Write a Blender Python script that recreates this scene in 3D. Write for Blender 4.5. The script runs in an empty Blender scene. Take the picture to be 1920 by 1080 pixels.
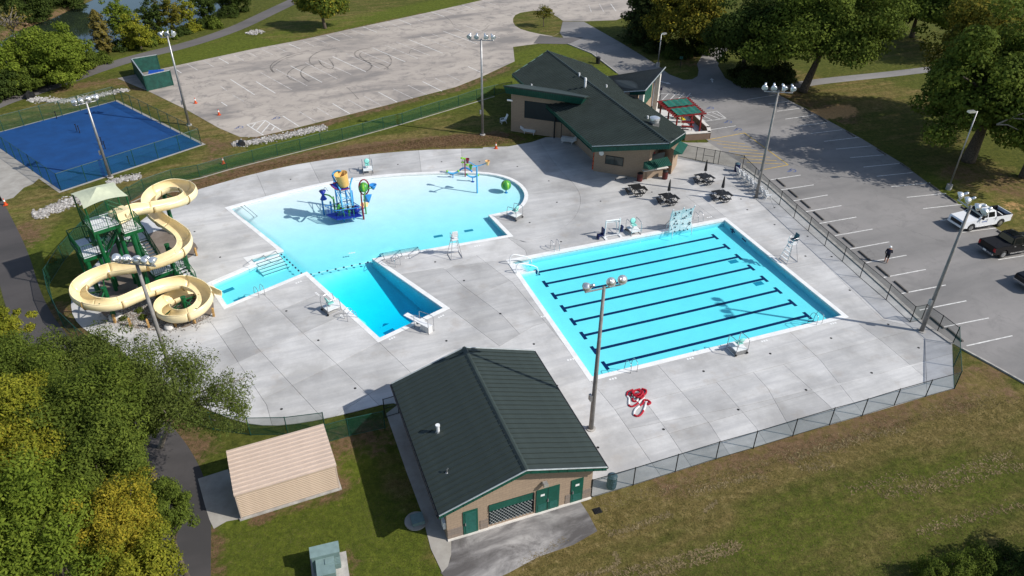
import bpy, bmesh, math, random
import numpy as np
from mathutils import Vector, Matrix
from mathutils.geometry import delaunay_2d_cdt

sc = bpy.context.scene
C = sc.collection
random.seed(7); rng = np.random.default_rng(7)
R = math.radians

# ------------------------------------------------------------------ camera, sky, sun, exposure
CAM_H = 37.1; F_PX = 1412.45; PITCH = 0.599274; ROLL = -0.00917
_fw = Vector((0, math.cos(PITCH), -math.sin(PITCH)))
_r0 = Vector((1, 0, 0)); _d0 = Vector((0, -math.sin(PITCH), -math.cos(PITCH)))
_r = _r0*math.cos(ROLL) + _d0*math.sin(ROLL)
_d = -_r0*math.sin(ROLL) + _d0*math.cos(ROLL)
cam = bpy.data.cameras.new('camera'); camo = bpy.data.objects.new('camera', cam); C.objects.link(camo)
cam.sensor_width = 36; cam.lens = F_PX/1920*36; cam.clip_end = 4000; cam.clip_start = 0.5
m = Matrix((( _r.x, -_d.x, -_fw.x, 0), (_r.y, -_d.y, -_fw.y, 0), (_r.z, -_d.z, -_fw.z, CAM_H), (0, 0, 0, 1)))
camo.matrix_world = m
sc.camera = camo

SUN_EL = 38.5; SUN_AZ = -15.0                      # azimuth measured from +X
world = bpy.data.worlds.new('World'); sc.world = world; world.use_nodes = True
wn = world.node_tree; bg = wn.nodes['Background']
sky = wn.nodes.new('ShaderNodeTexSky'); sky.sky_type = 'NISHITA'; sky.sun_disc = False
sky.sun_elevation = R(SUN_EL); sky.sun_rotation = R(90-SUN_AZ); sky.air_density = 1.0; sky.dust_density = 1.0
wn.links.new(sky.outputs[0], bg.inputs[0]); bg.inputs[1].default_value = 0.12
sun = bpy.data.lights.new('sun', 'SUN'); sun.energy = 4.3; sun.angle = R(0.53); sun.color = (1, 0.955, 0.89)
suno = bpy.data.objects.new('sun', sun); C.objects.link(suno)
_sd = Vector((math.cos(R(SUN_AZ))*math.cos(R(SUN_EL)), math.sin(R(SUN_AZ))*math.cos(R(SUN_EL)), math.sin(R(SUN_EL))))
suno.rotation_euler = (-_sd).to_track_quat('-Z', 'Y').to_euler(); suno.location = _sd*120
sc.view_settings.view_transform = 'Standard'; sc.view_settings.look = 'None'
sc.view_settings.exposure = 0.22; sc.view_settings.gamma = 1.0; sc.view_settings.use_curve_mapping = False
sc.render.engine = 'CYCLES'
sc.cycles.use_denoising = True
sc.cycles.max_bounces = 7; sc.cycles.diffuse_bounces = 3; sc.cycles.glossy_bounces = 3
sc.cycles.transmission_bounces = 4; sc.cycles.transparent_max_bounces = 24; sc.cycles.volume_bounces = 0
sc.cycles.caustics_reflective = False; sc.cycles.caustics_refractive = False

# ------------------------------------------------------------------ helpers
def G(x, y, z=0.0):
    """the point of the place at height z that the surveyed picture point (x, y) belongs to"""
    v = _fw*F_PX + _r*(x-960) + _d*(y-540)
    t = (z-CAM_H)/v.z
    return Vector((v.x*t, v.y*t, z))
def GP(pts, z=0.0): return [G(x, y, z) for x, y in pts]
def dirv(deg): return Vector((math.cos(R(deg)), math.sin(R(deg)), 0))
U = dirv(20.8); V = dirv(-69.2)                    # the grid of the lap pool and the buildings

ROOTM = {}
class MB:
    def __init__(s): s.v = []; s.f = []; s.m = []; s.cur = 0
    def add(s, vs, fs):
        o = len(s.v); s.v += [tuple(p) for p in vs]
        for f in fs: s.f.append(tuple(i+o for i in f)); s.m.append(s.cur)
        return s
    def box(s, c, sz, rz=0, rx=0, ry=0, taper=1.0):
        x, y, z = sz[0]/2, sz[1]/2, sz[2]/2; t = taper
        M = Matrix.Rotation(rz, 3, 'Z') @ Matrix.Rotation(ry, 3, 'Y') @ Matrix.Rotation(rx, 3, 'X')
        vs = [(-x,-y,-z),(x,-y,-z),(x,y,-z),(-x,y,-z),(-x*t,-y*t,z),(x*t,-y*t,z),(x*t,y*t,z),(-x*t,y*t,z)]
        c = Vector(c)
        return s.add([M@Vector(p)+c for p in vs], [(0,3,2,1),(4,5,6,7),(0,1,5,4),(1,2,6,5),(2,3,7,6),(3,0,4,7)])
    def hexa(s, b, t):
        return s.add(list(b)+list(t), [(0,3,2,1),(4,5,6,7),(0,1,5,4),(1,2,6,5),(2,3,7,6),(3,0,4,7)])
    def prism(s, poly, z0, z1):
        n = len(poly)
        vs = [(p[0],p[1],z0) for p in poly]+[(p[0],p[1],z1) for p in poly]
        return s.add(vs, [tuple(range(n-1,-1,-1)), tuple(range(n,2*n))]+[(i,(i+1)%n,n+(i+1)%n,n+i) for i in range(n)])
    def slab(s, pts, th):
        """flat or tilted polygon given thickness straight down"""
        n = len(pts); lo = [(p[0],p[1],p[2]-th) for p in pts]
        return s.add(list(lo)+[tuple(p) for p in pts], [tuple(range(n-1,-1,-1)), tuple(range(n,2*n))]+[(i,(i+1)%n,n+(i+1)%n,n+i) for i in range(n)])
    def sheet(s, pts): return s.add(pts, [tuple(range(len(pts)))])
    def tube(s, pts, r, n=8, cap=True, closed=False):
        pts = [Vector(p) for p in pts]; k = len(pts)
        rs = r if isinstance(r, (list, tuple)) else [r]*k
        rings = []; prev = None
        for i, p in enumerate(pts):
            a = pts[(i-1) % k] if (closed or i > 0) else p
            b = pts[(i+1) % k] if (closed or i < k-1) else p
            d = (b-a)
            if d.length < 1e-9: d = Vector((0,0,1))
            d.normalize()
            if prev is None:
                ref = Vector((0,0,1)) if abs(d.z) < .9 else Vector((1,0,0))
                e1 = d.cross(ref).normalized()
            else:
                e1 = (prev - d*prev.dot(d))
                if e1.length < 1e-6: e1 = d.orthogonal()
                e1.normalize()
            prev = e1; e2 = d.cross(e1)
            rings.append([p + (e1*math.cos(2*math.pi*j/n)+e2*math.sin(2*math.pi*j/n))*rs[i] for j in range(n)])
        vs = [q for ring in rings for q in ring]; fs = []
        for i in range(k if closed else k-1):
            a = i*n; b = ((i+1) % k)*n
            for j in range(n): fs.append((a+j, a+(j+1)%n, b+(j+1)%n, b+j))
        if cap and not closed: fs.append(tuple(range(n-1,-1,-1))); fs.append(tuple((k-1)*n+j for j in range(n)))
        return s.add(vs, fs)
    def cyl(s, c, r, h, n=16, r2=None):
        c = Vector(c); return s.tube([c, c+Vector((0,0,h))], [r, r if r2 is None else r2], n)
    def lathe(s, prof, n=16, c=(0,0,0), axis=None):
        c = Vector(c)
        if axis is None: M = Matrix.Identity(3)
        else: M = Vector((0,0,1)).rotation_difference(Vector(axis)).to_matrix()
        vs = [M@Vector((r*math.cos(2*math.pi*j/n), r*math.sin(2*math.pi*j/n), z))+c for r, z in prof for j in range(n)]
        fs = [(i*n+j, i*n+(j+1)%n, (i+1)*n+(j+1)%n, (i+1)*n+j) for i in range(len(prof)-1) for j in range(n)]
        fs += [tuple(range(n-1,-1,-1)), tuple((len(prof)-1)*n+j for j in range(n))]
        return s.add(vs, fs)
    def ball(s, c, r, n=12, k=8, sz=1.0):
        return s.lathe([(max(1e-3, r*math.sin(math.pi*i/k)), -r*sz*math.cos(math.pi*i/k)) for i in range(k+1)], n, c)
    def build(s, name, mat, parent=None, smooth=False, world=False):
        vs = s.v
        if world and parent is not None:
            Mi = ROOTM[parent.name].inverted(); vs = [tuple(Mi@Vector(p)) for p in vs]
        me = bpy.data.meshes.new(name); me.from_pydata(vs, [], s.f)
        mats = mat if isinstance(mat, (list, tuple)) else [mat]
        for q in mats: me.materials.append(q)
        if len(mats) > 1: me.polygons.foreach_set('material_index', s.m)
        if smooth: me.polygons.foreach_set('use_smooth', [True]*len(me.polygons))
        me.update()
        o = bpy.data.objects.new(name, me); C.objects.link(o)
        if parent is not None:
            o.parent = parent; ROOTM[o.name] = ROOTM[parent.name]
        else: ROOTM[o.name] = Matrix.Identity(4)
        return o
def tag(o, label=None, cat=None, group=None, kind=None):
    if label: o['label'] = label
    if cat: o['category'] = cat
    if group: o['group'] = group
    if kind: o['kind'] = kind
    return o
def thing(name, label, cat, loc, rz=0, group=None):
    o = bpy.data.objects.new(name, None); o.empty_display_size = .3; C.objects.link(o)
    o.location = loc; o.rotation_euler = (0, 0, rz)
    ROOTM[o.name] = Matrix.Translation(Vector(loc)) @ Matrix.Rotation(rz, 4, 'Z')
    return tag(o, label, cat, group)
def copy_tree(o, parent=None):
    c = o.copy(); C.objects.link(c); c.parent = parent
    ROOTM[c.name] = ROOTM[o.name].copy()
    for ch in list(o.children): copy_tree(ch, c)
    return c
def place(o, loc, rz):
    o.location = loc; o.rotation_euler = (0, 0, rz)
    M = Matrix.Translation(Vector(loc)) @ Matrix.Rotation(rz, 4, 'Z')
    ROOTM[o.name] = M
    for ch in o.children:
        ROOTM[ch.name] = M
    return o
ORD = ['first','second','third','fourth','fifth','sixth','seventh','eighth','ninth','tenth','eleventh','twelfth','thirteenth','fourteenth']

# ------------------------------------------------------------------ materials
def nt(name):
    m = bpy.data.materials.new(name); m.use_nodes = True
    t = m.node_tree; return m, t, t.nodes['Principled BSDF'], t.nodes['Material Output']
def node(t, kind, **kw):
    n = t.nodes.new(kind)
    for k, v in kw.items(): setattr(n, k, v)
    return n
def ramp(t, src, stops):
    r = node(t, 'ShaderNodeValToRGB'); e = r.color_ramp.elements
    while len(e) < len(stops): e.new(.5)
    for i, (p, c) in enumerate(stops): e[i].position = p; e[i].color = c if len(c) == 4 else (*c, 1)
    t.links.new(src, r.inputs[0]); return r.outputs[0]
def noise(t, vec, scale, detail=5, rough=.6, dist=0.0):
    n = node(t, 'ShaderNodeTexNoise'); n.inputs['Scale'].default_value = scale; n.inputs['Detail'].default_value = detail
    n.inputs['Roughness'].default_value = rough; n.inputs['Distortion'].default_value = dist
    if vec is not None: t.links.new(vec, n.inputs['Vector'])
    return n.outputs['Fac']
def mixc(t, fac, a, b, mode='MIX'):
    n = node(t, 'ShaderNodeMix'); n.data_type = 'RGBA'; n.blend_type = mode
    def put(sock, v):
        if hasattr(v, 'is_output'): t.links.new(v, sock)
        elif isinstance(v, (int, float)): sock.default_value = v
        else: sock.default_value = (*v, 1) if len(v) == 3 else v
    put(n.inputs['Factor'], fac); put(n.inputs['A'], a); put(n.inputs['B'], b)
    return n.outputs['Result']
def mathn(t, op, a, b=0.0, clamp=False):
    n = node(t, 'ShaderNodeMath', operation=op); n.use_clamp = clamp
    for i, v in enumerate((a, b)):
        if hasattr(v, 'is_output'): t.links.new(v, n.inputs[i])
        else: n.inputs[i].default_value = v
    return n.outputs[0]
def bump(t, h, strength, dist=.05):
    b = node(t, 'ShaderNodeBump'); b.inputs['Strength'].default_value = strength; b.inputs['Distance'].default_value = dist
    t.links.new(h, b.inputs['Height']); return b.outputs[0]
def pos(t): return node(t, 'ShaderNodeNewGeometry').outputs['Position']
def objc(t): return node(t, 'ShaderNodeTexCoord').outputs['Object']
def mapped(t, src, rot=0, scale=(1,1,1)):
    mp = node(t, 'ShaderNodeMapping'); mp.vector_type = 'TEXTURE'; mp.inputs['Rotation'].default_value = (0,0,-rot); mp.inputs['Scale'].default_value = tuple(1/s for s in scale)
    t.links.new(src, mp.inputs['Vector']); return mp.outputs[0]
def mat(name, col, rough=.6, metal=0.0, var=.12, scale=2.5, bmp=0.0, bscale=30, spec=.4, coat=0.0):
    m, t, b, o = nt(name); c = objc(t)
    f = noise(t, c, scale, 6, .65)
    lo = tuple(max(0, x*(1-2*var)) for x in col); hi = tuple(min(1, x*(1+2*var)) for x in col)
    t.links.new(ramp(t, f, [(.3, lo), (.7, hi)]), b.inputs['Base Color'])
    b.inputs['Roughness'].default_value = rough; b.inputs['Metallic'].default_value = metal
    b.inputs['Specular IOR Level'].default_value = spec; b.inputs['Coat Weight'].default_value = coat
    if bmp: t.links.new(bump(t, noise(t, c, bscale, 4), bmp, .02), b.inputs['Normal'])
    return m
M = {}
M['galv'] = mat('galvanised_steel', (.33,.33,.33), .45, .75, .12, 3)
M['steel'] = mat('stainless_tube', (.5,.5,.52), .25, .9, .06, 4)
M['pole'] = mat('weathered_pole', (.22,.21,.20), .7, .15, .15, 1.5)
M['lamp'] = mat('lamp_aluminium', (.75,.76,.76), .28, .75, .06, 5)
M['lampglass'] = mat('lamp_lens', (.45,.5,.5), .12, .1, .1, 5)
M['greenpost'] = mat('green_powder_coat', (.008,.055,.04), .5, 0, .15, 3)
M['blackpost'] = mat('black_powder_coat', (.012,.014,.014), .5, 0, .15, 3)
M['towergreen'] = mat('tower_green_paint', (.004,.085,.025), .4, 0, .15, 2)
M['white'] = mat('white_plastic', (.72,.73,.73), .45, 0, .06, 5)
M['offwhite'] = mat('white_paint', (.66,.66,.64), .5, 0, .08, 4)
M['teal'] = mat('aqua_plastic', (.25,.62,.55), .4, 0, .08, 5)
M['navy'] = mat('navy_plastic', (.008,.012,.07), .4, 0, .1, 5)
M['black'] = mat('black_coating', (.012,.012,.013), .55, 0, .2, 6)
M['rubber'] = mat('tyre_rubber', (.015,.015,.015), .8, 0, .2, 8)
M['blue'] = mat('play_blue_paint', (.03,.22,.55), .35, 0, .1, 4)
M['lblue'] = mat('play_sky_blue_paint', (.08,.38,.68), .35, 0, .1, 4)
M['dblue'] = mat('play_deep_blue', (.008,.025,.28), .4, 0, .15, 4)
M['red'] = mat('play_maroon', (.22,.01,.03), .4, 0, .15, 4)
M['pgreen'] = mat('play_green', (.05,.26,.05), .4, 0, .12, 4)
M['bucket'] = mat('bucket_yellow', (.72,.42,.12), .45, 0, .05, 2)
M['peach'] = mat('play_peach', (.75,.45,.2), .45, 0, .05, 2)
M['flume'] = mat('cream_fibreglass', (.80,.665,.39), .30, 0, .05, 1.2, spec=.5, coat=.25)
M['flange'] = mat('flume_joint', (.36,.24,.09), .6, 0, .1, 3)
M['canopy'] = mat('pale_shade_cloth', (.50,.53,.38), .85, 0, .05, 2)
M['wood'] = mat('timber_post', (.42,.25,.09), .85, 0, .25, 6, .3)
M['orange'] = mat('cone_orange', (.55,.07,.012), .5, 0, .1, 6)
M['redbin'] = mat('dark_red_bin', (.09,.014,.012), .5, 0, .2, 5)
M['bluebin'] = mat('blue_grey_bin', (.045,.085,.11), .55, 0, .15, 5)
M['dumpster'] = mat('dumpster_blue', (.01,.06,.3), .5, 0, .15, 4)
M['enclosure'] = mat('green_enclosure_board', (.008,.06,.045), .7, 0, .2, 2)
M['trunk'] = mat('bark', (.09,.07,.05), .9, 0, .3, 6, .5, 12)
M['palebark'] = mat('pale_bark', (.22,.19,.15), .9, 0, .3, 6, .4, 12)
M['roof'] = mat('dark_green_metal_roof', (.036,.048,.043), .5, .1, .1, .6, spec=.35)
M['roofblack'] = mat('charcoal_metal_roof', (.022,.026,.024), .55, .1, .12, .7)
M['fascia'] = mat('green_metal_trim', (.006,.07,.048), .45, .1, .12, 2)
M['gutter'] = mat('pale_drip_edge', (.42,.45,.45), .4, .4, .1, 3)
M['door'] = mat('green_door_paint', (.006,.075,.052), .45, 0, .1, 2)
M['doorpanel'] = mat('green_louvre', (.015,.10,.08), .5, 0, .12, 6)
M['darkglass'] = mat('dark_tinted_glazing', (.006,.014,.017), .6, 0, .1, 2)
M['window'] = mat('window_glass', (.05,.06,.055), .08, 0, .15, 2)
M['sign'] = mat('white_sign', (.75,.75,.73), .5, 0, .04, 6)
M['signred'] = mat('red_sign', (.45,.02,.04), .5, 0, .1, 6)
M['pergola'] = mat('dark_red_timber', (.17,.012,.012), .6, 0, .2, 5)
M['cloth'] = mat('green_shade_cloth', (.012,.13,.095), .8, 0, .2, 2.5)
M['yellow'] = mat('yellow_plastic', (.6,.5,.02), .5, 0, .1, 5)
M['kerb'] = mat('kerb_concrete', (.38,.36,.33), .9, 0, .15, 2, .2)
M['wheelstop'] = mat('old_wheel_stop', (.10,.09,.08), .9, 0, .25, 4, .2)
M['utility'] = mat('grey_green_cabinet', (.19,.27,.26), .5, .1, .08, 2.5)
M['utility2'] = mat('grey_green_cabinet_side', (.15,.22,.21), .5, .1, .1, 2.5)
M['coping'] = mat('white_coping', (.74,.74,.72), .6, 0, .05, 1.2, .1)
M['concwhite'] = mat('white_concrete_cap', (.62,.59,.54), .8, 0, .08, 2)
M['carwhite'] = mat('white_car_paint', (.78,.79,.80), .25, 0, .02, 1, coat=.6)
M['carblack'] = mat('black_car_paint', (.006,.006,.007), .3, 0, .1, 1, spec=.25, coat=.15)
M['carglass'] = mat('car_glass', (.006,.007,.009), .05, 0, .1, 1)
M['chrome'] = mat('chrome', (.6,.6,.6), .15, .9, .05, 4)
M['taillight'] = mat('tail_light_red', (.35,.01,.015), .2, 0, .1, 4)
M['rim'] = mat('alloy_rim', (.45,.46,.47), .3, .8, .1, 6)
M['bedliner'] = mat('dark_bed_liner', (.009,.010,.013), .7, 0, .2, 4, spec=.15)
M['skin'] = mat('skin', (.42,.22,.15), .6, 0, .06, 8)
M['shirt'] = mat('navy_shirt', (.012,.014,.03), .85, 0, .15, 8)
M['shorts'] = mat('black_shorts', (.008,.008,.009), .85, 0, .15, 8)
M['cap'] = mat('white_cap', (.75,.75,.73), .7, 0, .04, 8)
M['ropered'] = mat('red_lane_float', (.42,.008,.025), .45, 0, .15, 10)
M['ropewhite'] = mat('white_lane_float', (.75,.74,.73), .45, 0, .05, 10)
M['paintwhite'] = mat('road_paint_white', (.62,.61,.58), .8, 0, .16, 3)
M['paintold'] = mat('worn_road_paint', (.47,.44,.41), .85, 0, .22, 1.2)
M['paintyellow'] = mat('road_paint_yellow', (.50,.33,.05), .8, 0, .16, 3)
M['paintblue'] = mat('road_paint_blue', (.05,.10,.27), .8, 0, .2, 5)
M['crackseal'] = mat('asphalt_patch', (.07,.068,.066), .9, 0, .2, 3)
M['lane'] = mat('navy_pool_tile', (.004,.012,.075), .35, 0, .1, 3)
M['basin'] = mat('white_pool_plaster', (.80,.82,.82), .7, 0, .02, .8)
M['basinwall'] = mat('pale_blue_pool_wall', (.50,.66,.70), .6, 0, .04, .8)
M['grate'] = mat('blue_pool_grate', (.04,.25,.36), .6, 0, .1, 6)
M['stepedge'] = mat('dark_step_nosing', (.01,.05,.06), .6, 0, .1, 6)
M['drain'] = mat('dark_drain', (.015,.015,.015), .8, 0, .2, 8)
M['rock'] = mat('pale_limestone', (.52,.50,.47), .9, 0, .22, 3, .4, 10)
M['rail_grey'] = mat('grey_tread', (.62,.63,.64), .6, .1, .06, 4)
M['treadyellow'] = mat('cream_tread', (.66,.64,.5), .6, 0, .06, 4)
M['brown'] = mat('brown_brush', (.22,.14,.08), .95, 0, .3, 3, .5, 8)
M['rescue'] = mat('orange_rescue_board', (.75,.09,.01), .45, 0, .08, 4)
M['tyremark'] = None

def mat_rock():
    m, t, b, o = nt('limestone_rubble'); g = node(t, 'ShaderNodeNewGeometry')
    c = ramp(t, g.outputs['Random Per Island'], [(0, (.10,.09,.08)), (.35, (.26,.245,.225)), (.75, (.42,.40,.38)), (1, (.56,.54,.51))])
    c = mixc(t, mathn(t, 'MULTIPLY', noise(t, g.outputs['Position'], 8, 4), .4), c, (.28,.26,.23))
    t.links.new(c, b.inputs['Base Color']); b.inputs['Roughness'].default_value = .95; return m
M['rubble'] = mat_rock()
def mat_concrete():
    m, t, b, o = nt('pool_deck_concrete'); p = pos(t)
    info = node(t, 'ShaderNodeObjectInfo')
    big = noise(t, p, .22, 5, .6)
    st = noise(t, mapped(t, p, R(-20.8), (.12, 1.1, 1)), 1.0, 6, .7, .3)
    fine = noise(t, p, 9, 4, .7)
    c = ramp(t, big, [(.36, (.36,.352,.338)), (.5, (.47,.462,.447)), (.62, (.54,.532,.517))])
    c = mixc(t, mathn(t, 'MULTIPLY', ramp(t, st, [(.42, (0,0,0)), (.62, (1,1,1))]), .42), c, (.30,.30,.305))
    warm = ramp(t, noise(t, p, .5, 4, .6), [(.58, (0,0,0)), (.75, (1,1,1))])
    c = mixc(t, mathn(t, 'MULTIPLY', warm, .45), c, (.33,.285,.24))
    v = mathn(t, 'ADD', mathn(t, 'MULTIPLY', info.outputs['Random'], .30), .85)
    v = mathn(t, 'MULTIPLY', v, mathn(t, 'ADD', mathn(t, 'MULTIPLY', fine, .22), .89))
    hsv = node(t, 'ShaderNodeHueSaturation'); t.links.new(c, hsv.inputs['Color']); t.links.new(v, hsv.inputs['Value'])
    t.links.new(hsv.outputs[0], b.inputs['Base Color'])
    b.inputs['Roughness'].default_value = .85
    t.links.new(bump(t, noise(t, p, 25, 4), .15, .01), b.inputs['Normal'])
    return m
M['deck'] = mat_concrete()
def mat_plainconc(name, a, bcol):
    m, t, b, o = nt(name); p = pos(t)
    c = ramp(t, noise(t, p, .8, 6, .65), [(.3, a), (.7, bcol)])
    c = mixc(t, mathn(t, 'MULTIPLY', noise(t, p, 14, 3, .7), .3), c, a)
    t.links.new(c, b.inputs['Base Color']); b.inputs['Roughness'].default_value = .9
    t.links.new(bump(t, noise(t, p, 25, 4), .2, .01), b.inputs['Normal'])
    return m
M['walkconc'] = mat_plainconc('walkway_concrete', (.26,.24,.21), (.40,.38,.34))
M['whiteconc'] = mat_plainconc('new_white_concrete', (.50,.50,.49), (.60,.60,.59))
M['underbase'] = mat_plainconc('joint_filler', (.05,.048,.045), (.07,.066,.06))
def mat_lot(name, base, light, dark, stain_amt, crack, bs=.16, ss=.55):
    m, t, b, o = nt(name); p = pos(t)
    big = noise(t, mapped(t, p, R(-24), (.35, 1, 1)), bs, 6, .62, .4)
    c = ramp(t, big, [(.36, dark), (.48, base), (.64, light)])
    blot = ramp(t, noise(t, p, ss, 6, .72, .6), [(.50, (0,0,0)), (.66, (1,1,1))])
    c = mixc(t, mathn(t, 'MULTIPLY', blot, stain_amt), c, dark)
    sp = ramp(t, noise(t, p, 3.2, 3, .6), [(.66, (0,0,0)), (.74, (1,1,1))])
    c = mixc(t, mathn(t, 'MULTIPLY', sp, .25), c, tuple(x*.6 for x in dark))
    fine = noise(t, p, 22, 3, .8)
    c = mixc(t, mathn(t, 'MULTIPLY', fine, .35), c, tuple(x*.78 for x in base))
    vo = node(t, 'ShaderNodeTexVoronoi', feature='DISTANCE_TO_EDGE'); vo.inputs['Scale'].default_value = .11
    wob = node(t, 'ShaderNodeVectorMath', operation='ADD'); nn = node(t, 'ShaderNodeTexNoise'); nn.inputs['Scale'].default_value = .9; nn.inputs['Detail'].default_value = 5
    t.links.new(p, nn.inputs['Vector'])
    sc_ = node(t, 'ShaderNodeVectorMath', operation='SCALE'); sc_.inputs['Scale'].default_value = 2.2
    t.links.new(nn.outputs['Color'], sc_.inputs[0]); t.links.new(p, wob.inputs[0]); t.links.new(sc_.outputs[0], wob.inputs[1])
    t.links.new(wob.outputs[0], vo.inputs['Vector'])
    cr = ramp(t, vo.outputs['Distance'], [(0, (1,1,1)), (.006, (0,0,0))])
    gate = ramp(t, noise(t, p, .12, 2), [(.45, (0,0,0)), (.6, (1,1,1))])
    c = mixc(t, mathn(t, 'MULTIPLY', mathn(t, 'MULTIPLY', cr, gate), crack), c, (.06,.057,.055))
    t.links.new(c, b.inputs['Base Color']); b.inputs['Roughness'].default_value = .92
    t.links.new(bump(t, fine, .3, .02), b.inputs['Normal'])
    return m
M['oldlot'] = mat_lot('old_pale_paving', (.37,.325,.28), (.46,.405,.345), (.19,.174,.16), .85, .45)
M['lot'] = mat_lot('grey_asphalt', (.215,.205,.195), (.265,.25,.238), (.16,.154,.148), .5, .4)
M['path'] = mat_lot('dark_path_asphalt', (.060,.054,.052), (.080,.072,.069), (.043,.040,.039), .4, .2)
M['path2'] = mat_lot('trail_asphalt', (.115,.105,.10), (.14,.13,.125), (.09,.085,.08), .3, .2)
M['apron'] = mat_lot('worn_apron_asphalt', (.20,.19,.185), (.44,.42,.40), (.075,.068,.065), .9, .2, .6, .35)
M['court'] = mat('blue_court_acrylic', (.003,.048,.170), .75, 0, .1, .5, .1, 40)
def mat_ground():
    m, t, b, o = nt('grass_ground'); p = pos(t)
    def at(n): a = node(t, 'ShaderNodeAttribute'); a.attribute_name = n; return a.outputs['Fac']
    n1 = noise(t, p, .35, 7, .68, .3); n2 = noise(t, p, 1.6, 6, .75, .5); n3 = noise(t, p, 9, 4, .8)
    streak = noise(t, mapped(t, p, R(-20.8), (.10, 1.0, 1)), .75, 5, .65, .25)
    g = ramp(t, n2, [(.3, (.040,.050,.010)), (.5, (.072,.082,.015)), (.72, (.115,.115,.026))])
    lush = ramp(t, n2, [(.3, (.055,.078,.010)), (.7, (.120,.140,.018))])
    g = mixc(t, mathn(t, 'MULTIPLY', at('lush'), 1.0, True), g, lush)
    dryc = ramp(t, n2, [(.28, (.085,.066,.022)), (.5, (.150,.115,.040)), (.75, (.25,.19,.085))])
    f = mathn(t, 'ADD', mathn(t, 'MULTIPLY', n1, .9), mathn(t, 'MULTIPLY', streak, 1.15))
    f = mathn(t, 'ADD', f, mathn(t, 'MULTIPLY', n3, .35))
    f = mathn(t, 'ADD', mathn(t, 'SUBTRACT', f, 1.62), at('dry'))
    f = mathn(t, 'MULTIPLY', mathn(t, 'ADD', mathn(t, 'MULTIPLY', f, 2.4), .30), 1.0, True)
    c = mixc(t, f, g, dryc)
    soil = ramp(t, n2, [(.3, (.085,.052,.028)), (.6, (.155,.098,.054)), (.8, (.25,.172,.10))])
    brk = mathn(t, 'ADD', mathn(t, 'MULTIPLY', mathn(t, 'SUBTRACT', n1, .5), 1.5), mathn(t, 'MULTIPLY', mathn(t, 'SUBTRACT', n2, .5), 1.9))
    sf = mathn(t, 'MULTIPLY', mathn(t, 'ADD', mathn(t, 'SUBTRACT', at('soil'), .36), brk), 2.4, True)
    sf = mathn(t, 'MULTIPLY', sf, mathn(t, 'GREATER_THAN', at('soil'), .03))
    c = mixc(t, sf, c, soil)
    sand = mathn(t, 'MULTIPLY', mathn(t, 'ADD', mathn(t, 'SUBTRACT', at('sand'), .45), brk), 2.6, True)
    sand = mathn(t, 'MULTIPLY', sand, mathn(t, 'GREATER_THAN', at('sand'), .03))
    c = mixc(t, sand, c, (.42,.25,.11))
    dk = mathn(t, 'ADD', mathn(t, 'MULTIPLY', mathn(t, 'ADD', n3, noise(t, p, 3.2, 5, .75, .8)), 1.35), -.32)
    hsv = node(t, 'ShaderNodeHueSaturation'); t.links.new(c, hsv.inputs['Color']); t.links.new(dk, hsv.inputs['Value'])
    t.links.new(hsv.outputs[0], b.inputs['Base Color']); b.inputs['Roughness'].default_value = 1; b.inputs['Specular IOR Level'].default_value = .1
    t.links.new(bump(t, noise(t, p, 14, 5, .8), .9, .06), b.inputs['Normal'])
    return m
M['ground'] = mat_ground()
def mat_brick(name, c1, c2, mortar, w=.4, h=.2):
    m, t, b, o = nt(name)
    tc = node(t, 'ShaderNodeTexCoord'); geo = node(t, 'ShaderNodeNewGeometry')
    # wall coordinates: distance along the wall, height
    sep = node(t, 'ShaderNodeSeparateXYZ'); t.links.new(geo.outputs['Position'], sep.inputs[0])
    nx = node(t, 'ShaderNodeSeparateXYZ'); t.links.new(geo.outputs['True Normal'], nx.inputs[0])
    al = mathn(t, 'SUBTRACT', mathn(t, 'MULTIPLY', sep.outputs[1], nx.outputs[0]), mathn(t, 'MULTIPLY', sep.outputs[0], nx.outputs[1]))
    cb = node(t, 'ShaderNodeCombineXYZ'); t.links.new(al, cb.inputs[0]); t.links.new(sep.outputs[2], cb.inputs[1])
    br = node(t, 'ShaderNodeTexBrick'); t.links.new(cb.outputs[0], br.inputs['Vector'])
    br.inputs['Scale'].default_value = 1; br.inputs['Brick Width'].default_value = w; br.inputs['Row Height'].default_value = h
    br.inputs['Mortar Size'].default_value = .012; br.inputs['Color1'].default_value = (*c1,1); br.inputs['Color2'].default_value = (*c2,1); br.inputs['Mortar'].default_value = (*mortar,1)
    n = noise(t, geo.outputs['Position'], 1.2, 6, .7)
    c = mixc(t, mathn(t, 'MULTIPLY', n, .5), br.outputs['Color'], tuple(x*.7 for x in c1))
    t.links.new(c, b.inputs['Base Color']); b.inputs['Roughness'].default_value = .9
    t.links.new(bump(t, br.outputs['Fac'], -.5, .01), b.inputs['Normal'])
    return m
M['block'] = mat_brick('tan_block_wall', (.36,.265,.185), (.32,.235,.165), (.24,.18,.13))
M['brick'] = mat_brick('brown_brick', (.20,.12,.08), (.15,.09,.06), (.2,.17,.14), .22, .08)
M['split'] = mat_brick('rough_grey_brown_block', (.26,.20,.155), (.21,.175,.15), (.15,.12,.1))
M['tanmetal'] = mat('tan_sheet_metal', (.54,.43,.35), .5, .1, .05, 1)
M['tanmetal2'] = mat('tan_sheet_metal_wall', (.50,.39,.29), .5, .1, .05, 1)
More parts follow.
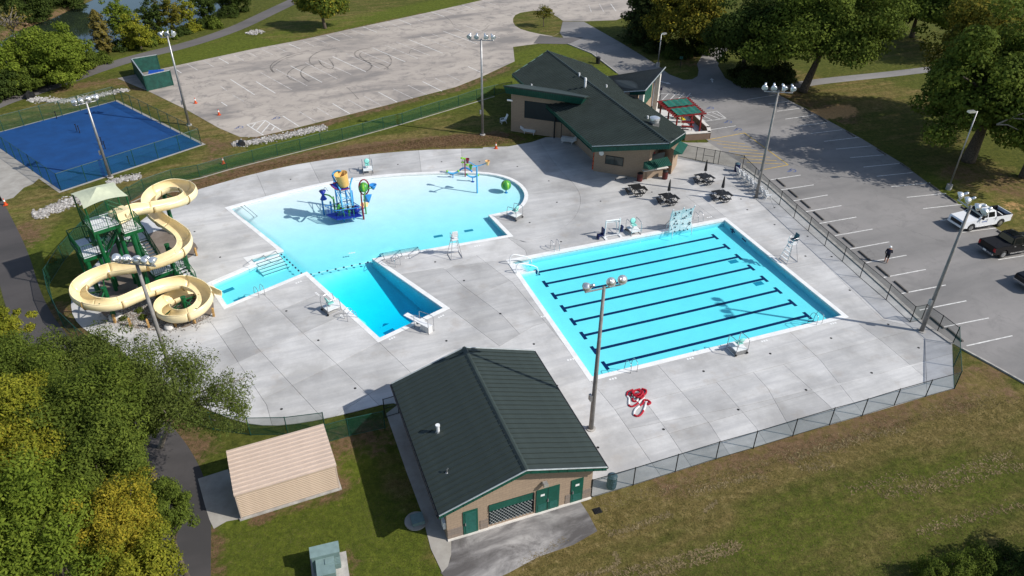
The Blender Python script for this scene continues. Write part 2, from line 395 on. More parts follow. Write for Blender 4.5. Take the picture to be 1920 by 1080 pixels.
def mat_mesh(name, col, op):
    m, t, b, o = nt(name); t.nodes.remove(b)
    tr = node(t, 'ShaderNodeBsdfTransparent'); df = node(t, 'ShaderNodeBsdfDiffuse'); df.inputs[0].default_value = (*col,1)
    mx = node(t, 'ShaderNodeMixShader')
    n = noise(t, pos(t), 1.2, 3); f = mathn(t, 'ADD', mathn(t, 'MULTIPLY', mathn(t, 'SUBTRACT', n, .5), .15), op)
    t.links.new(f, mx.inputs[0]); t.links.new(tr.outputs[0], mx.inputs[1]); t.links.new(df.outputs[0], mx.inputs[2])
    t.links.new(mx.outputs[0], o.inputs[0]); return m
M['meshgreen'] = mat_mesh('green_chain_link', (.010,.065,.042), .44)
M['meshdense'] = mat_mesh('dense_green_screen', (.010,.075,.050), .50)
M['meshgrey'] = mat_mesh('weathered_chain_link', (.06,.11,.10), .30)
M['meshcourt'] = mat_mesh('court_chain_link', (.008,.085,.065), .22)
M['netting'] = mat_mesh('tower_bar_mesh', (.006,.07,.03), .38)
def mat_tyre():
    m, t, b, o = nt('tyre_rubber_mark'); b.inputs['Base Color'].default_value = (.05,.048,.046,1); b.inputs['Roughness'].default_value = .9
    tr = node(t, 'ShaderNodeBsdfTransparent'); mx = node(t, 'ShaderNodeMixShader')
    t.links.new(ramp(t, noise(t, pos(t), .5, 4), [(.3, (.12,.12,.12)), (.7, (.62,.62,.62))]), mx.inputs[0])
    t.links.new(tr.outputs[0], mx.inputs[1]); t.links.new(b.outputs[0], mx.inputs[2]); t.links.new(mx.outputs[0], o.inputs[0]); return m
M['tyremark'] = mat_tyre()
def mat_water(name, sig, refl=.55):
    m, t, b, o = nt(name); t.nodes.remove(b)
    tr = node(t, 'ShaderNodeBsdfTransparent'); gl = node(t, 'ShaderNodeBsdfGlossy'); gl.inputs['Roughness'].default_value = .08
    fr = node(t, 'ShaderNodeLayerWeight'); fr.inputs['Blend'].default_value = .5
    p = pos(t)
    nb = bump(t, noise(t, p, 3.0, 5, .65, .6), .35, .05)
    t.links.new(nb, gl.inputs['Normal']); t.links.new(nb, fr.inputs['Normal'])
    mx = node(t, 'ShaderNodeMixShader'); t.links.new(mathn(t, 'ADD', mathn(t, 'MULTIPLY', mathn(t, 'POWER', fr.outputs['Facing'], 5.0), refl), .028), mx.inputs[0])
    t.links.new(tr.outputs[0], mx.inputs[1]); t.links.new(gl.outputs[0], mx.inputs[2]); t.links.new(mx.outputs[0], o.inputs['Surface'])
    va = node(t, 'ShaderNodeVolumeAbsorption'); d = max(sig); va.inputs['Density'].default_value = d
    va.inputs['Color'].default_value = (1-sig[0]/d, 1-sig[1]/d, 1-sig[2]/d, 1)
    t.links.new(va.outputs[0], o.inputs['Volume']); return m
M['water'] = mat_water('pool_water', (.95, .070, .012))
def mat_river():
    m, t, b, o = nt('river_water'); p = pos(t)
    b.inputs['Base Color'].default_value = (.020,.030,.018,1); b.inputs['Roughness'].default_value = .06; b.inputs['Specular IOR Level'].default_value = .6
    t.links.new(bump(t, noise(t, p, .8, 3), .05, .05), b.inputs['Normal']); return m
M['river'] = mat_river()
def mat_leaf(name, cols, trans=.35):
    m, t, b, o = nt(name); g = node(t, 'ShaderNodeNewGeometry')
    n = noise(t, g.outputs['Position'], .45, 3, .6)
    f = mathn(t, 'ADD', mathn(t, 'MULTIPLY', g.outputs['Random Per Island'], .55), mathn(t, 'MULTIPLY', mathn(t, 'SUBTRACT', n, .28), 1.0), True)
    k = len(cols)
    c = ramp(t, f, [(i/(k-1), col) for i, col in enumerate(cols)])
    t.links.new(c, b.inputs['Base Color']); b.inputs['Roughness'].default_value = .75; b.inputs['Specular IOR Level'].default_value = .06
    tl = node(t, 'ShaderNodeBsdfTranslucent'); t.links.new(c, tl.inputs[0])
    mx = node(t, 'ShaderNodeMixShader'); mx.inputs[0].default_value = trans
    t.links.new(b.outputs[0], mx.inputs[1]); t.links.new(tl.outputs[0], mx.inputs[2]); t.links.new(mx.outputs[0], o.inputs[0]); return m
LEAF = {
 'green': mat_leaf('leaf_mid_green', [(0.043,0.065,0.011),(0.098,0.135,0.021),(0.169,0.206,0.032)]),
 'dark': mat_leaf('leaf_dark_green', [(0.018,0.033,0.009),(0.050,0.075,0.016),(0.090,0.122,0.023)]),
 'bright': mat_leaf('leaf_bright_green', [(0.062,0.098,0.011),(0.144,0.194,0.023),(0.231,0.269,0.037)]),
 'lime': mat_leaf('leaf_yellow_green', [(0.088,0.110,0.011),(0.206,0.219,0.023),(0.338,0.306,0.034)]),
 'gold': mat_leaf('leaf_gold', [(0.119,0.112,0.014),(0.269,0.231,0.023),(0.450,0.344,0.040)]),
 'autumn': mat_leaf('leaf_turning', [(0.045,0.057,0.011),(0.125,0.131,0.021),(0.300,0.213,0.028)]),
 'feather': mat_leaf('leaf_feathery', [(0.050,0.073,0.016),(0.100,0.131,0.028),(0.156,0.188,0.044)]),
 'pine': mat_leaf('needle_dark', [(0.015,0.025,0.009),(0.035,0.050,0.014),(0.060,0.077,0.021)], .15),
 'rust': mat_leaf('cedar_olive', [(0.075,0.070,0.018),(0.144,0.119,0.030),(0.213,0.169,0.041)], .2),
}
# ================================================================== THE SETTING
def inpoly(x, y, poly):
    """vectorised point-in-polygon"""
    x = np.asarray(x); y = np.asarray(y); ins = np.zeros(x.shape, bool); n = len(poly)
    for i in range(n):
        x1, y1 = poly[i][0], poly[i][1]; x2, y2 = poly[(i+1) % n][0], poly[(i+1) % n][1]
        c = ((y1 > y) != (y2 > y)) & (x < (x2-x1)*(y-y1)/((y2-y1) if y2 != y1 else 1e-12)+x1)
        ins ^= c
    return ins
def smoothpoly(pts, it=2):
    """corner-cutting of an open polyline"""
    for _ in range(it):
        q = [pts[0]]
        for a, b in zip(pts, pts[1:]):
            q.append(tuple(a[i]*.75+b[i]*.25 for i in range(len(a)))); q.append(tuple(a[i]*.25+b[i]*.75 for i in range(len(a))))
        q.append(pts[-1]); pts = q
    return pts
def area(p): return .5*sum(p[i][0]*p[(i+1)%len(p)][1]-p[(i+1)%len(p)][0]*p[i][1] for i in range(len(p)))
def offset(poly, d):
    """inset a polygon by d (positive = inwards)"""
    n = len(poly); s = 1 if area(poly) > 0 else -1; out = []
    for i in range(n):
        p0, p1, p2 = Vector(poly[i-1][:2]), Vector(poly[i][:2]), Vector(poly[(i+1)%n][:2])
        a = (p1-p0).normalized(); b = (p2-p1).normalized()
        na = Vector((-a.y, a.x))*s; nb = Vector((-b.y, b.x))*s
        k = (na+nb); l = k.length
        if l < 1e-6: out.append(tuple(p1+na*d)); continue
        k /= l; out.append(tuple(p1+k*(d/max(.35, k.dot(na)))))
    return out

# deck outline (clockwise from the top left)
D_top = smoothpoly([(375,355),(480,325),(580,304),(692,290),(785,282),(865,279.5),(905,279)], 1)
D_out_px = D_top + [(906,277),(954,275),(997,267),(1023,258),(1050,258),(1120,262),(1235,262),(1268,293),(1320,304),(1394,316),(1440,347.5),(1515,414.5),(1612,499.5),(1660,542.5),(1727,604),(1785,645),(1789,729),
  (1735,744),(1616,780),(1486,817),(1342,861),(1187,910),(1112,932),(985,862),(880,800),(738,757)] + \
  smoothpoly([(714,760),(640,779),(567,794),(505,800),(450,793),(380,765),(300,712),(200,641),(160,621),(137,596),(132,568),(140,540),(175,500),(215,458),(262,415),(310,385),(375,355)], 1)[:-1]
D_out = [tuple(G(x, y)[:2]) for x, y in D_out_px]
# pools: outer line of the white coping
LAP_px = [(948.4,488.1),(1360.7,408.5),(1591.9,595.6),(1105.3,715.9)]
LAP_out = [tuple(G(x, y)[:2]) for x, y in LAP_px]
L_arc = smoothpoly([(421,390),(480,373.5),(555,354.5),(617,341),(680,332),(740,326),(800,323),(850,321.5),(890,322),(925,325),(955,332),(977,344),(989,358),(991.5,370),(986,383),(976,391.5),(966,397.5)], 1)
LEI_px = L_arc + [(926,406),(963,444),(712,488),(844,579),(709,643),(572,517),(420,581),(387,532),(469,497),(456,484),(519,469)]
LEI_out = [tuple(G(x, y)[:2]) for x, y in LEI_px]
LAP_in = offset(LAP_out, .42); LEI_in = offset(LEI_out, .42)

# joints of the deck slabs, as surveyed
JOINTS = [[(1132,337),(1235,429)],[(1086,404),(1185,386),(1287,369)],[(1240,328),(1287,369),(1348,416)],
 [(1357,312),(1417,375),(1440,394),(1510,460),(1590,539),(1655,600),(1706,612),(1734,640),(1737,714),(1738,748)],
 [(1588,592),(1655,642),(1737,711)],[(1480,622),(1537,675),(1622,782)],[(1372,655),(1440,730),(1490,820)],[(1300,668),(1417,802),(1440,838)],[(1232,684),(1330,795),(1372,860)],[(1170,700),(1252,810),(1300,882)],
 [(1420,640),(1555,762),(1580,795)],[(1105,712),(1152,768),(1240,895)],
 [(1095,822),(1252,790),(1417,757),(1560,722),(1700,690),(1740,680)],[(1040,800),(1060,825),(1110,895)],
 [(492,550),(567,625),(630,682),(712,762)],[(435,580),(480,650),(605,785),(612,800)],[(385,590),(420,640),(500,760),(512,803)],[(709,641),(770,699),(880,800)],[(842,578),(937,650),(1010,720)],
 [(330,625),(360,617),(480,580)],[(480,755),(550,722),(630,684),(709,643)],[(848,578),(925,540),(1020,500)],[(430,700),(497,657),(565,625),(640,590)],[(600,800),(700,735),(770,699),(850,655),(937,650)],
 [(925,452),(960,492)],[(870,462),(960,530),(1060,650)],[(800,475),(870,538),(940,590),(1060,720)],[(750,515),(850,500),(950,488)],[(937,650),(1000,612),(1040,600)],
 [(375,356),(462,437)],[(355,478),(375,465),(462,438)],[(580,303),(601,345)],[(785,281),(790,324)],[(941,274),(924,325)],[(692,289),(697,331)],[(480,324),(500,371)],[(865,279),(868,323)],[(1000,345),(1086,330),(1130,300)],
 [(990,365),(1090,358)],[(988,455),(950,445),(985,470),(990,486)],[(1182,386),(1190,440)],[(1287,369),(1372,350),(1410,368)],[(1361,409),(1452,391)],[(1362,409),(1300,360)],[(1452,392),(1441,366)],
 [(1405,368),(1437,364)],[(1545,492),(1470,505)],[(1655,600),(1590,612)],[(1579,492),(1548,496)],[(1510,460),(1540,455)],[(1734,640),(1786,648)],[(1737,678),(1788,688)],[(1391,314),(1413,340),(1437,364),(1461,385),(1515,434),(1612,521),(1706,605),(1728,606)]]
arcj = smoothpoly([(1010,262),(1042,312),(1077,345),(1091,372),(1082,405),(1055,430),(1010,450),(985,457),(963,446)], 2)
JOINTS.append(arcj)

def cdt(loops, segs=()):
    vs = []; es = []
    for lp in loops:
        o = len(vs); vs += [Vector(p[:2]) for p in lp]; es += [(o+i, o+(i+1) % len(lp)) for i in range(len(lp))]
    for sg in segs:
        o = len(vs); vs += [Vector(p[:2]) for p in sg]; es += [(o+i, o+i+1) for i in range(len(sg)-1)]
    return delaunay_2d_cdt(vs, es, [], 0, 1e-4)
def tri_sheet(outer, holes=()):
    vo, eo, fo, _, _, _ = cdt([outer, *holes]); fs = []
    for f in fo:
        c = (vo[f[0]]+vo[f[1]]+vo[f[2]])/3
        if inpoly(c.x, c.y, outer) and not any(inpoly(c.x, c.y, h) for h in holes): fs.append(tuple(f))
    return vo, fs
def flat(name, poly, z, mat, holes=(), th=0.0, kind='structure', parent=None):
    vo, fs = tri_sheet(poly, holes); mb = MB(); mb.add([(p.x, p.y, z) for p in vo], fs)
    if th:
        for lp in [poly, *holes]:
            n = len(lp); s = 1 if (area(lp) > 0) == (lp is poly) else -1
            mb.add([(p[0], p[1], z) for p in lp]+[(p[0], p[1], z-th) for p in lp], [((i, i+n, (i+1)%n+n, (i+1)%n) if s > 0 else (i, (i+1)%n, (i+1)%n+n, i+n)) for i in range(n)])
    o = mb.build(name, mat, parent)
    if kind and parent is None: tag(o, kind=kind)
    return o
def px(poly): return [tuple(G(x, y)[:2]) for x, y in poly]

# ---- river polygon, needed by the ground
RIV = px([(-90,150),(-20,75),(22,50),(85,28),(140,3),(190,-18),(300,-60),(520,-75),(470,-20),(425,10),(388,36),(345,56),(300,69),(240,84),(190,96),(130,108),(60,126),(0,145),(-90,190)])
def dist_poly(X, Y, pts):
    d = np.full(X.shape, 1e9)
    for (x1, y1), (x2, y2) in zip(pts, pts[1:]):
        L2 = (x2-x1)**2+(y2-y1)**2+1e-9; t = np.clip(((X-x1)*(x2-x1)+(Y-y1)*(y2-y1))/L2, 0, 1)
        d = np.minimum(d, np.hypot(X-x1-t*(x2-x1), Y-y1-t*(y2-y1)))
    return d
def make_ground():
    st = .7; xs = np.arange(-112, 112.1, st); ys = np.arange(14, 200.1, st)
    X, Y = np.meshgrid(xs, ys); nx, ny = len(xs), len(ys)
    dry = np.full(X.shape, .18); soil = np.zeros(X.shape); lush = np.zeros(X.shape); sand = np.zeros(X.shape)
    def line(arr, pts, w, v, soft=1.0):
        q = px(pts) if len(pts) > 1 else px(pts+[(pts[0][0]+.1, pts[0][1])])
        d = dist_poly(X, Y, q); k = np.clip(1-(d-w)/max(soft, .01), 0, 1); k = k*k*(3-2*k)
        arr[:] = arr*(1-k)+v*k
    line(lush, [(440,1000),(640,960),(760,1010)], 4.5, .9, 3); line(dry, [(440,1000),(640,960),(760,1040)], 4.5, -.08, 3)
    line(dry, [(1130,1010),(1300,960),(1500,900),(1700,850),(1900,820)], 8, .56, 5)
    line(dry, [(1150,1075),(1400,1010),(1600,960)], 4, .44, 3)
    line(lush, [(1430,1010),(1560,980),(1700,950),(1830,900)], 1.2, .5, 2.5); line(dry, [(1430,1010),(1560,985),(1700,950),(1830,905)], 1.2, .24, 2.5)
    line(dry, [(1450,1060),(1700,1040),(1920,980)], 3, .34, 3)
    line(dry, [(1110,945),(1300,900),(1500,835),(1700,785),(1790,762),(1850,740)], 1.4, .85, 1.5)
    line(soil, [(1250,905),(1420,862),(1560,818),(1700,775),(1800,745)], .6, .62, 1.4)
    line(soil, [(1810,690),(1850,712)], 1.5, .5, 2)
    line(dry, [(1000,1060),(1080,1030),(1130,1000),(1180,960)], 1.3, .72, 1.6); line(dry, [(1200,1020),(1330,960)], .8, .66, 1.6)
    line(soil, [(270,372),(330,357),(395,339),(480,313),(600,292),(720,274),(840,263),(930,256)], 1.35, .72, 1.0)
    line(dry, [(270,372),(330,357),(395,339),(480,313),(600,292),(720,274),(840,263),(940,254)], 2.6, .60, 1.2)
    line(lush, [(330,330),(480,292),(620,254),(760,218),(900,176),(960,152)], 1.6, .9, 1.5)
    line(dry, [(330,330),(480,292),(620,254),(760,218),(900,176),(960,152)], 1.6, -.1, 1.5)
    line(dry, [(820,235),(900,230),(940,250)], 2.5, .42, 2)
    line(soil, [(440,268),(520,252),(590,238),(640,222),(730,199),(870,163),(950,128)], .5, .62, 1.0)
    line(lush, [(225,118),(350,105),(480,82),(640,44),(800,15),(900,-10)], 2.6, .8, 2.2); line(dry, [(225,118),(350,105),(480,82),(640,44),(800,15)], 2.6, -.05, 2)
    line(soil, [(480,92),(600,66),(700,44),(800,23)], .25, .5, .5)
    line(lush, [(190,128),(300,100),(430,70)], 2.0, .6, 2)
    line(dry, [(560,60),(640,25),(720,-5)], 5, .38, 5)
    line(dry, [(130,170),(200,160),(240,165),(300,190),(400,235),(425,262)], 2.0, .60, 1.8); line(soil, [(120,168),(190,150),(230,155),(265,165)], .8, .55, 1.6)
    line(dry, [(20,222),(120,192),(200,178)], 2.2, .40, 2)
    line(dry, [(390,285),(430,285),(330,320),(220,360)], 1.4, .55, 1.6)
    line(soil, [(395,262),(420,290),(400,297)], .7, .6, 1.5)
    line(dry, [(30,350),(80,365),(60,400),(30,430)], 2.5, .50, 2); line(soil, [(45,430),(60,450)], .8, .6, 1.6)
    line(lush, [(15,400),(45,395)], .8, .8, 1); line(lush, [(110,440),(85,480),(60,500)], 1.2, .7, 1.6)
    line(soil, [(100,585),(130,640),(180,680),(240,720),(300,790),(350,850)], 1.0, .66, 1.6)
    line(soil, [(180,470),(260,430),(300,440),(360,500)], 1.0, .6, 1.2)
    line(soil, [(640,830),(700,820)], 1.2, .62, 1.4); line(soil, [(615,880),(640,910)], .5, .7, .8); line(soil, [(480,972),(560,948),(630,928)], .3, .75, .5)
    line(soil, [(395,1000),(400,1040),(398,1080)], .35, .7, .7); line(soil, [(640,1075),(655,1050)], .5, .8, .6)
    line(dry, [(740,870),(765,930)], .8, .5, 1.2)
    line(lush, [(1000,110),(1040,95),(1100,92)], 3, .75, 2); line(dry, [(980,45),(1020,30),(1060,60)], 3, .42, 3); line(lush, [(1130,130),(1150,133)], 1.5, .9, 1)
    line(dry, [(1600,200),(1660,210),(1700,250)], 5, .35, 5); line(dry, [(1480,150),(1560,190),(1640,170),(1700,185)], 4, .55, 3)
    line(sand, [(1540,214),(1568,212),(1585,205)], .8, 1.1, 2.0); line(soil, [(1480,180),(1540,200),(1590,222)], 1.2, .6, 2)
    line(lush, [(1780,345),(1830,370),(1860,395)], 1.6, .9, 2); line(dry, [(1840,330),(1900,380),(1920,420)], 3.5, .55, 3); line(soil, [(1820,330),(1900,345)], 2, .55, 3)
    line(sand, [(1900,385),(1925,400)], .8, .55, 2)
    line(dry, [(1660,90),(1720,100),(1790,110)], 6, .36, 5)
    line(dry, [(1180,90),(1240,125),(1290,145)], 2, .35, 2); line(soil, [(1210,75),(1300,112),(1290,120)], 1.2, .5, 2)
    riv = inpoly(X, Y, RIV); dr = dist_poly(X, Y, RIV+[RIV[0]])
    Z = np.where(riv, -np.clip(dr*.45, 0, 1.6), 0.0)
    line_s = np.clip(1-(dr-0)/2.0, 0, 1)*.55; soil = np.maximum(soil, np.where(riv, .7, line_s))
    Dv = inpoly(X, Y, offset(D_out, .25))
    idx = np.arange(nx*ny).reshape(ny, nx)
    q = np.stack([idx[:-1,:-1], idx[:-1,1:], idx[1:,1:], idx[1:,:-1]], -1).reshape(-1, 4)
    keep = ~Dv.ravel()[q].all(1); q = q[keep]
    v = np.stack([X.ravel(), Y.ravel(), Z.ravel()], 1)
    # far country round the surveyed field, same sheet
    far = 1500.0; b0 = len(v)
    ring = np.concatenate([idx[0,:], idx[1:,-1], idx[-1,-2::-1], idx[-2:0:-1,0]])
    cx, cy = 0.0, 107.0; rv = v[ring].copy()
    k = far/np.maximum(np.abs(rv[:,0]-cx), np.abs(rv[:,1]-cy)*1.0); rv[:,0] = cx+(rv[:,0]-cx)*k; rv[:,1] = cy+(rv[:,1]-cy)*k; rv[:,2] = 0
    v = np.concatenate([v, rv]); n = len(ring)
    q2 = np.array([(b0+i, b0+(i+1) % n, ring[(i+1) % n], ring[i]) for i in range(n)]); q = np.concatenate([q, q2])
    me = bpy.data.meshes.new('ground'); me.vertices.add(len(v)); me.vertices.foreach_set('co', v.ravel().astype(np.float32))
    me.loops.add(q.size); me.loops.foreach_set('vertex_index', q.ravel().astype(np.int32))
    me.polygons.add(len(q)); me.polygons.foreach_set('loop_start', np.arange(0, q.size, 4, dtype=np.int32)); me.polygons.foreach_set('loop_total', np.full(len(q), 4, np.int32))
    me.update(); me.validate()
    for nme, arr in (('dry', dry), ('soil', soil), ('lush', lush), ('sand', sand)):
        a = me.attributes.new(nme, 'FLOAT', 'POINT'); a.data.foreach_set('value', np.concatenate([arr.ravel(), np.full(n, float(arr.mean()))]).astype(np.float32))
    me.materials.append(M['ground']); o = bpy.data.objects.new('ground', me); C.objects.link(o); tag(o, kind='structure'); ROOTM[o.name] = Matrix.Identity(4)
    return o
ground = make_ground()
rv = MB(); rv.sheet([(p[0], p[1], -.55) for p in RIV]); tag(rv.build('river', M['river']), kind='structure')

# ---- concrete deck: base sheet, then every slab between the joints
deck = flat('pool_deck', D_out, 0.0, M['underbase'], [LAP_out, LEI_out])
def deck_slabs():
    segs = [px(s) for s in JOINTS]
    A_, B_, C_, D_ = [Vector((*p, 0)) for p in LAP_out]
    def seg(a, d, l0, l1): segs.append([tuple((a+d*l0)[:2]), tuple((a+d*l1)[:2])])
    for f in (.18,.36,.54,.72,.9): seg(B_+(C_-B_)*f, U, .01, 14)
    for k in (3.3, 6.7): seg(D_+V*k, U, -1.5, 34)
    for k in (4.2,8.4,12.6,16.8): seg(A_+U*k, -V, .01, 5.2)
    q_ = Vector((*px([(572,517)])[0], 0))
    for k in (3.4,7.4): seg(q_+dirv(-48)*k, dirv(-138), .01, 18)
    q_ = Vector((*px([(844,579)])[0], 0)); seg(q_+dirv(132)*5, dirv(42), .01, 9)
    vo, eo, fo, ov, oe, of = cdt([D_out, LAP_out, LEI_out], segs)
    con = {tuple(sorted(e)) for e, src in zip(eo, oe) if src}
    tris = []
    for f in fo:
        c = (vo[f[0]]+vo[f[1]]+vo[f[2]])/3
        if inpoly(c.x, c.y, D_out) and not inpoly(c.x, c.y, LAP_out) and not inpoly(c.x, c.y, LEI_out): tris.append(tuple(f))
    par = list(range(len(tris)))
    def find(a):
        while par[a] != a: par[a] = par[par[a]]; a = par[a]
        return a
    em = {}
    for i, f in enumerate(tris):
        for k in range(3):
            e = tuple(sorted((f[k], f[(k+1) % 3])))
            if e in con: continue
            if e in em: par[find(i)] = find(em[e])
            else: em[e] = i
    reg = {}
    for i in range(len(tris)): reg.setdefault(find(i), []).append(tris[i])
    for fs in reg.values():
        bm = bmesh.new(); vm = {}
        for f in fs:
            for i in f:
                if i not in vm: vm[i] = bm.verts.new((vo[i].x, vo[i].y, .05))
            try: bm.faces.new([vm[i] for i in f])
            except ValueError: pass
        bmesh.ops.recalc_face_normals(bm, faces=bm.faces)
        for f in bm.faces:
            if f.normal.z < 0: f.normal_flip()
        ar = sum(f.calc_area() for f in bm.faces)
        if ar < .05: bm.free(); continue
        if ar > 1.0:
            r = bmesh.ops.inset_region(bm, faces=bm.faces[:], thickness=.011, use_even_offset=True, use_boundary=True)
            bmesh.ops.delete(bm, geom=r['faces'], context='FACES')
        ed = [e for e in bm.edges if e.is_boundary]
        r = bmesh.ops.extrude_edge_only(bm, edges=ed)
        for v in r['geom']:
            if isinstance(v, bmesh.types.BMVert): v.co.z = .004
        me = bpy.data.meshes.new('slab'); bm.to_mesh(me); bm.free(); me.materials.append(M['deck'])
        o = bpy.data.objects.new('slab', me); C.objects.link(o); o.parent = deck
deck_slabs()
for x, y in [(545,337),(746,309),(828,304),(899,304),(970,313),(1029,340),(1044,380),(1126,378),(993,418),(1052,454),(1161,416),(1222,361),(1154,337),(1174,335),(1401,394),(1389,374),(1452,390),(1452,422),(1514,444),(1510,481),(1559,482),
  (1001,646),(1044,724),(1319,697),(1384,769),(1244,806),(1444,664),(1511,732),(1558,635),(1593,545),(1634,700),(1665,609),(1768,635),(1722,653),(537,584),(597,639),(666,729),(528,768),(837,640),(938,589),(816,492),(870,527),(365,435),(413,483),(1121,840)]:
    MB().cyl(tuple(G(x, y))[:2]+(.046,), .10, .012, 10).build('drain', M['drain'], deck)
for (x, y), a in (((1020,594),20),((1070,675),20),((1149,711),20),((1294,673),20),((1433,640),20),((1562,607),20),((735,635),42),((827,594),42),((595,552),-48),((642,594),-48),((560,530),42),((1330,408),20),((660,440+35),20),((895,462),20),((765,484),20)):
    p = G(x, y); mb = MB()
    for k in (-1, 0, 1): mb.box((p.x+math.cos(R(a))*k*.22, p.y+math.sin(R(a))*k*.22, .052), (.15, .17, .008), R(a))
    mb.build('depth_marker_tile', M['sign'], deck)

# ---- pools
def pool(name, out, inn, depth, lvl, fine=None):
    b = bpy.data.objects.new(name, None); C.objects.link(b); tag(b, kind='structure'); ROOTM[b.name] = Matrix.Identity(4)
    n = len(out); mb = MB(); zt = .06
    mb.add([(p[0],p[1],zt) for p in out]+[(p[0],p[1],zt) for p in inn]+[(p[0],p[1],-.05) for p in out]+[(p[0],p[1],-.16) for p in inn],
           [(i,(i+1)%n,n+(i+1)%n,n+i) for i in range(n)]+[(i,2*n+i,2*n+(i+1)%n,(i+1)%n) for i in range(n)]+[(n+i,n+(i+1)%n,3*n+(i+1)%n,3*n+i) for i in range(n)])
    mb.build('coping', M['coping'], b)
    # floor
    xs = [p[0] for p in inn]; ys = [p[1] for p in inn]; pts = [Vector(p) for p in inn]; es = [(i,(i+1)%n) for i in range(n)]
    st = .6; gx = np.arange(min(xs), max(xs), st); gy = np.arange(min(ys), max(ys), st); GX, GY = np.meshgrid(gx, gy)
    small = offset(inn, .15); ok = inpoly(GX, GY, small)
    pts += [Vector((float(a), float(c))) for a, c in zip(GX[ok], GY[ok])]
    vo, eo, fo, _, _, _ = delaunay_2d_cdt(pts, es, [], 0, 1e-4); fs = []
    for f in fo:
        c = (vo[f[0]]+vo[f[1]]+vo[f[2]])/3
        if inpoly(c.x, c.y, inn): fs.append(tuple(f))
    fl = MB(); fl.add([(p.x, p.y, -depth(p.x, p.y)) for p in vo], fs); fl.build('floor', M['basin'], b, smooth=True)
    wl = MB()
    for i in range(n):
        p, q = inn[i], inn[(i+1)%n]; k = max(1, int(math.hypot(p[0]-q[0], p[1]-q[1])/.6)); ring = [(p[0]+(q[0]-p[0])*j/k, p[1]+(q[1]-p[1])*j/k) for j in range(k+1)]
        for a, c in zip(ring, ring[1:]): wl.add([(a[0],a[1],-.1),(c[0],c[1],-.1),(c[0],c[1],-depth(*c)-.02),(a[0],a[1],-depth(*a)-.02)], [(0,1,2,3)])
    wl.build('wall', M['basinwall'], b)
    big = offset(inn, -.10); vo, fs = tri_sheet(big); k = len(vo); bo = -4.2
    w = MB(); w.add([(p.x,p.y,lvl) for p in vo], fs); w.add([(p.x,p.y,bo) for p in vo], [f[::-1] for f in fs])
    nb = len(big); s = 1 if area(big) > 0 else -1
    w.add([(p[0],p[1],lvl) for p in big]+[(p[0],p[1],bo) for p in big], [((i,nb+i,nb+(i+1)%nb,(i+1)%nb) if s > 0 else (i,(i+1)%nb,nb+(i+1)%nb,nb+i)) for i in range(nb)])
    bm = bmesh.new(); tmp = w.build(name.replace('basin','water'), M['water']); bm.from_mesh(tmp.data); bmesh.ops.remove_doubles(bm, verts=bm.verts, dist=1e-4); bmesh.ops.recalc_face_normals(bm, faces=bm.faces); bm.to_mesh(tmp.data); bm.free()
    tag(tmp, kind='structure'); return b
lo = Vector((*LAP_in[0], 0)); lu = (Vector((*LAP_in[1], 0))-lo); lv = (Vector((*LAP_in[3], 0))-lo); LU, LV = lu.length, lv.length; lu.normalize(); lv.normalize()
def lap_depth(x, y):
    t = (Vector((x, y, 0))-lo).dot(lu)/LU; return .64+.06*math.sin(math.pi*min(1, max(0, t)))
lap = pool('lap_pool_basin', LAP_out, LAP_in, lap_depth, -.11)
def lap_pt(u, v, dz=.006): p = lo+lu*u+lv*v; return (p.x, p.y, -lap_depth(p.x, p.y)+dz)
def strip(mb, f, u0, u1, v0, v1, k=8):
    for i in range(k):
        a, b = u0+(u1-u0)*i/k, u0+(u1-u0)*(i+1)/k; mb.add([f(a,v0), f(b,v0), f(b,v1), f(a,v1)], [(0,1,2,3)])
for i in range(8):
    vc = LV/2+2.0*(i-3.5); mb = MB(); strip(mb, lap_pt, 2.0, LU-2.1, vc-.15, vc+.15); strip(mb, lap_pt, 1.75, 2.05, vc-.52, vc+.52, 1); strip(mb, lap_pt, LU-2.15, LU-1.85, vc-.52, vc+.52, 1)
    mb.build('lane_line', M['lane'], lap)
    mb = MB()
    def wp(v, z, off=.012): p = lo+lu*(LU-off)+lv*v; return (p.x, p.y, z)
    mb.add([wp(vc-.15,-.14), wp(vc+.15,-.14), wp(vc+.15,-.60), wp(vc-.15,-.60)], [(0,1,2,3)])
    mb.add([wp(vc-.42,-.26,.016), wp(vc+.42,-.26,.016), wp(vc+.42,-.42,.016), wp(vc-.42,-.42,.016)], [(0,1,2,3)]); mb.build('wall_target', M['lane'], lap)
for u, v in ((LU-3.4, LV*.34), (LU-3.4, LV*.57)):
    mb = MB(); strip(mb, lap_pt, u, u+.9, v, v+.55, 1); mb.build('floor_grate', M['grate'], lap)

A0 = G(740,326); DP = (G(640,502)-A0).dot(V)
dp0 = G(572,517); dp1 = G(712,488); dpn = dirv(-48)
def lei_depth(x, y):
    p = Vector((x, y, 0)); s = (p-A0).dot(V)
    d = .14+.44*max(0, min(1.15, s/DP))**1.5
    q = (p-(dp0+dp1)/2); along = q.dot(dpn); across = q.dot(dirv(42))
    if along > 0 and abs(across) < 6: d = max(d, .74+min(1.5, .22*along))
    if across < -2.5 and (p-G(519,469)).dot(dirv(42)) < .6: d = max(.62, min(d, .7))
    return d
lei = pool('leisure_pool_basin', LEI_out, LEI_in, lei_depth, -.11)
for x, y in ((822,448.5),(879,438)):
    c = G(x, y, -.8); mb = MB(); d1 = U*.45; d2 = V*.2
    z = -lei_depth(c.x, c.y)+.012
    mb.sheet([(c+d1*a+d2*b)[:2]+(z,) if False else ((c+d1*a+d2*b).x, (c+d1*a+d2*b).y, z) for a, b in ((-1,-1),(1,-1),(1,1),(-1,1))]); mb.build('floor_grate', M['grate'], lei)
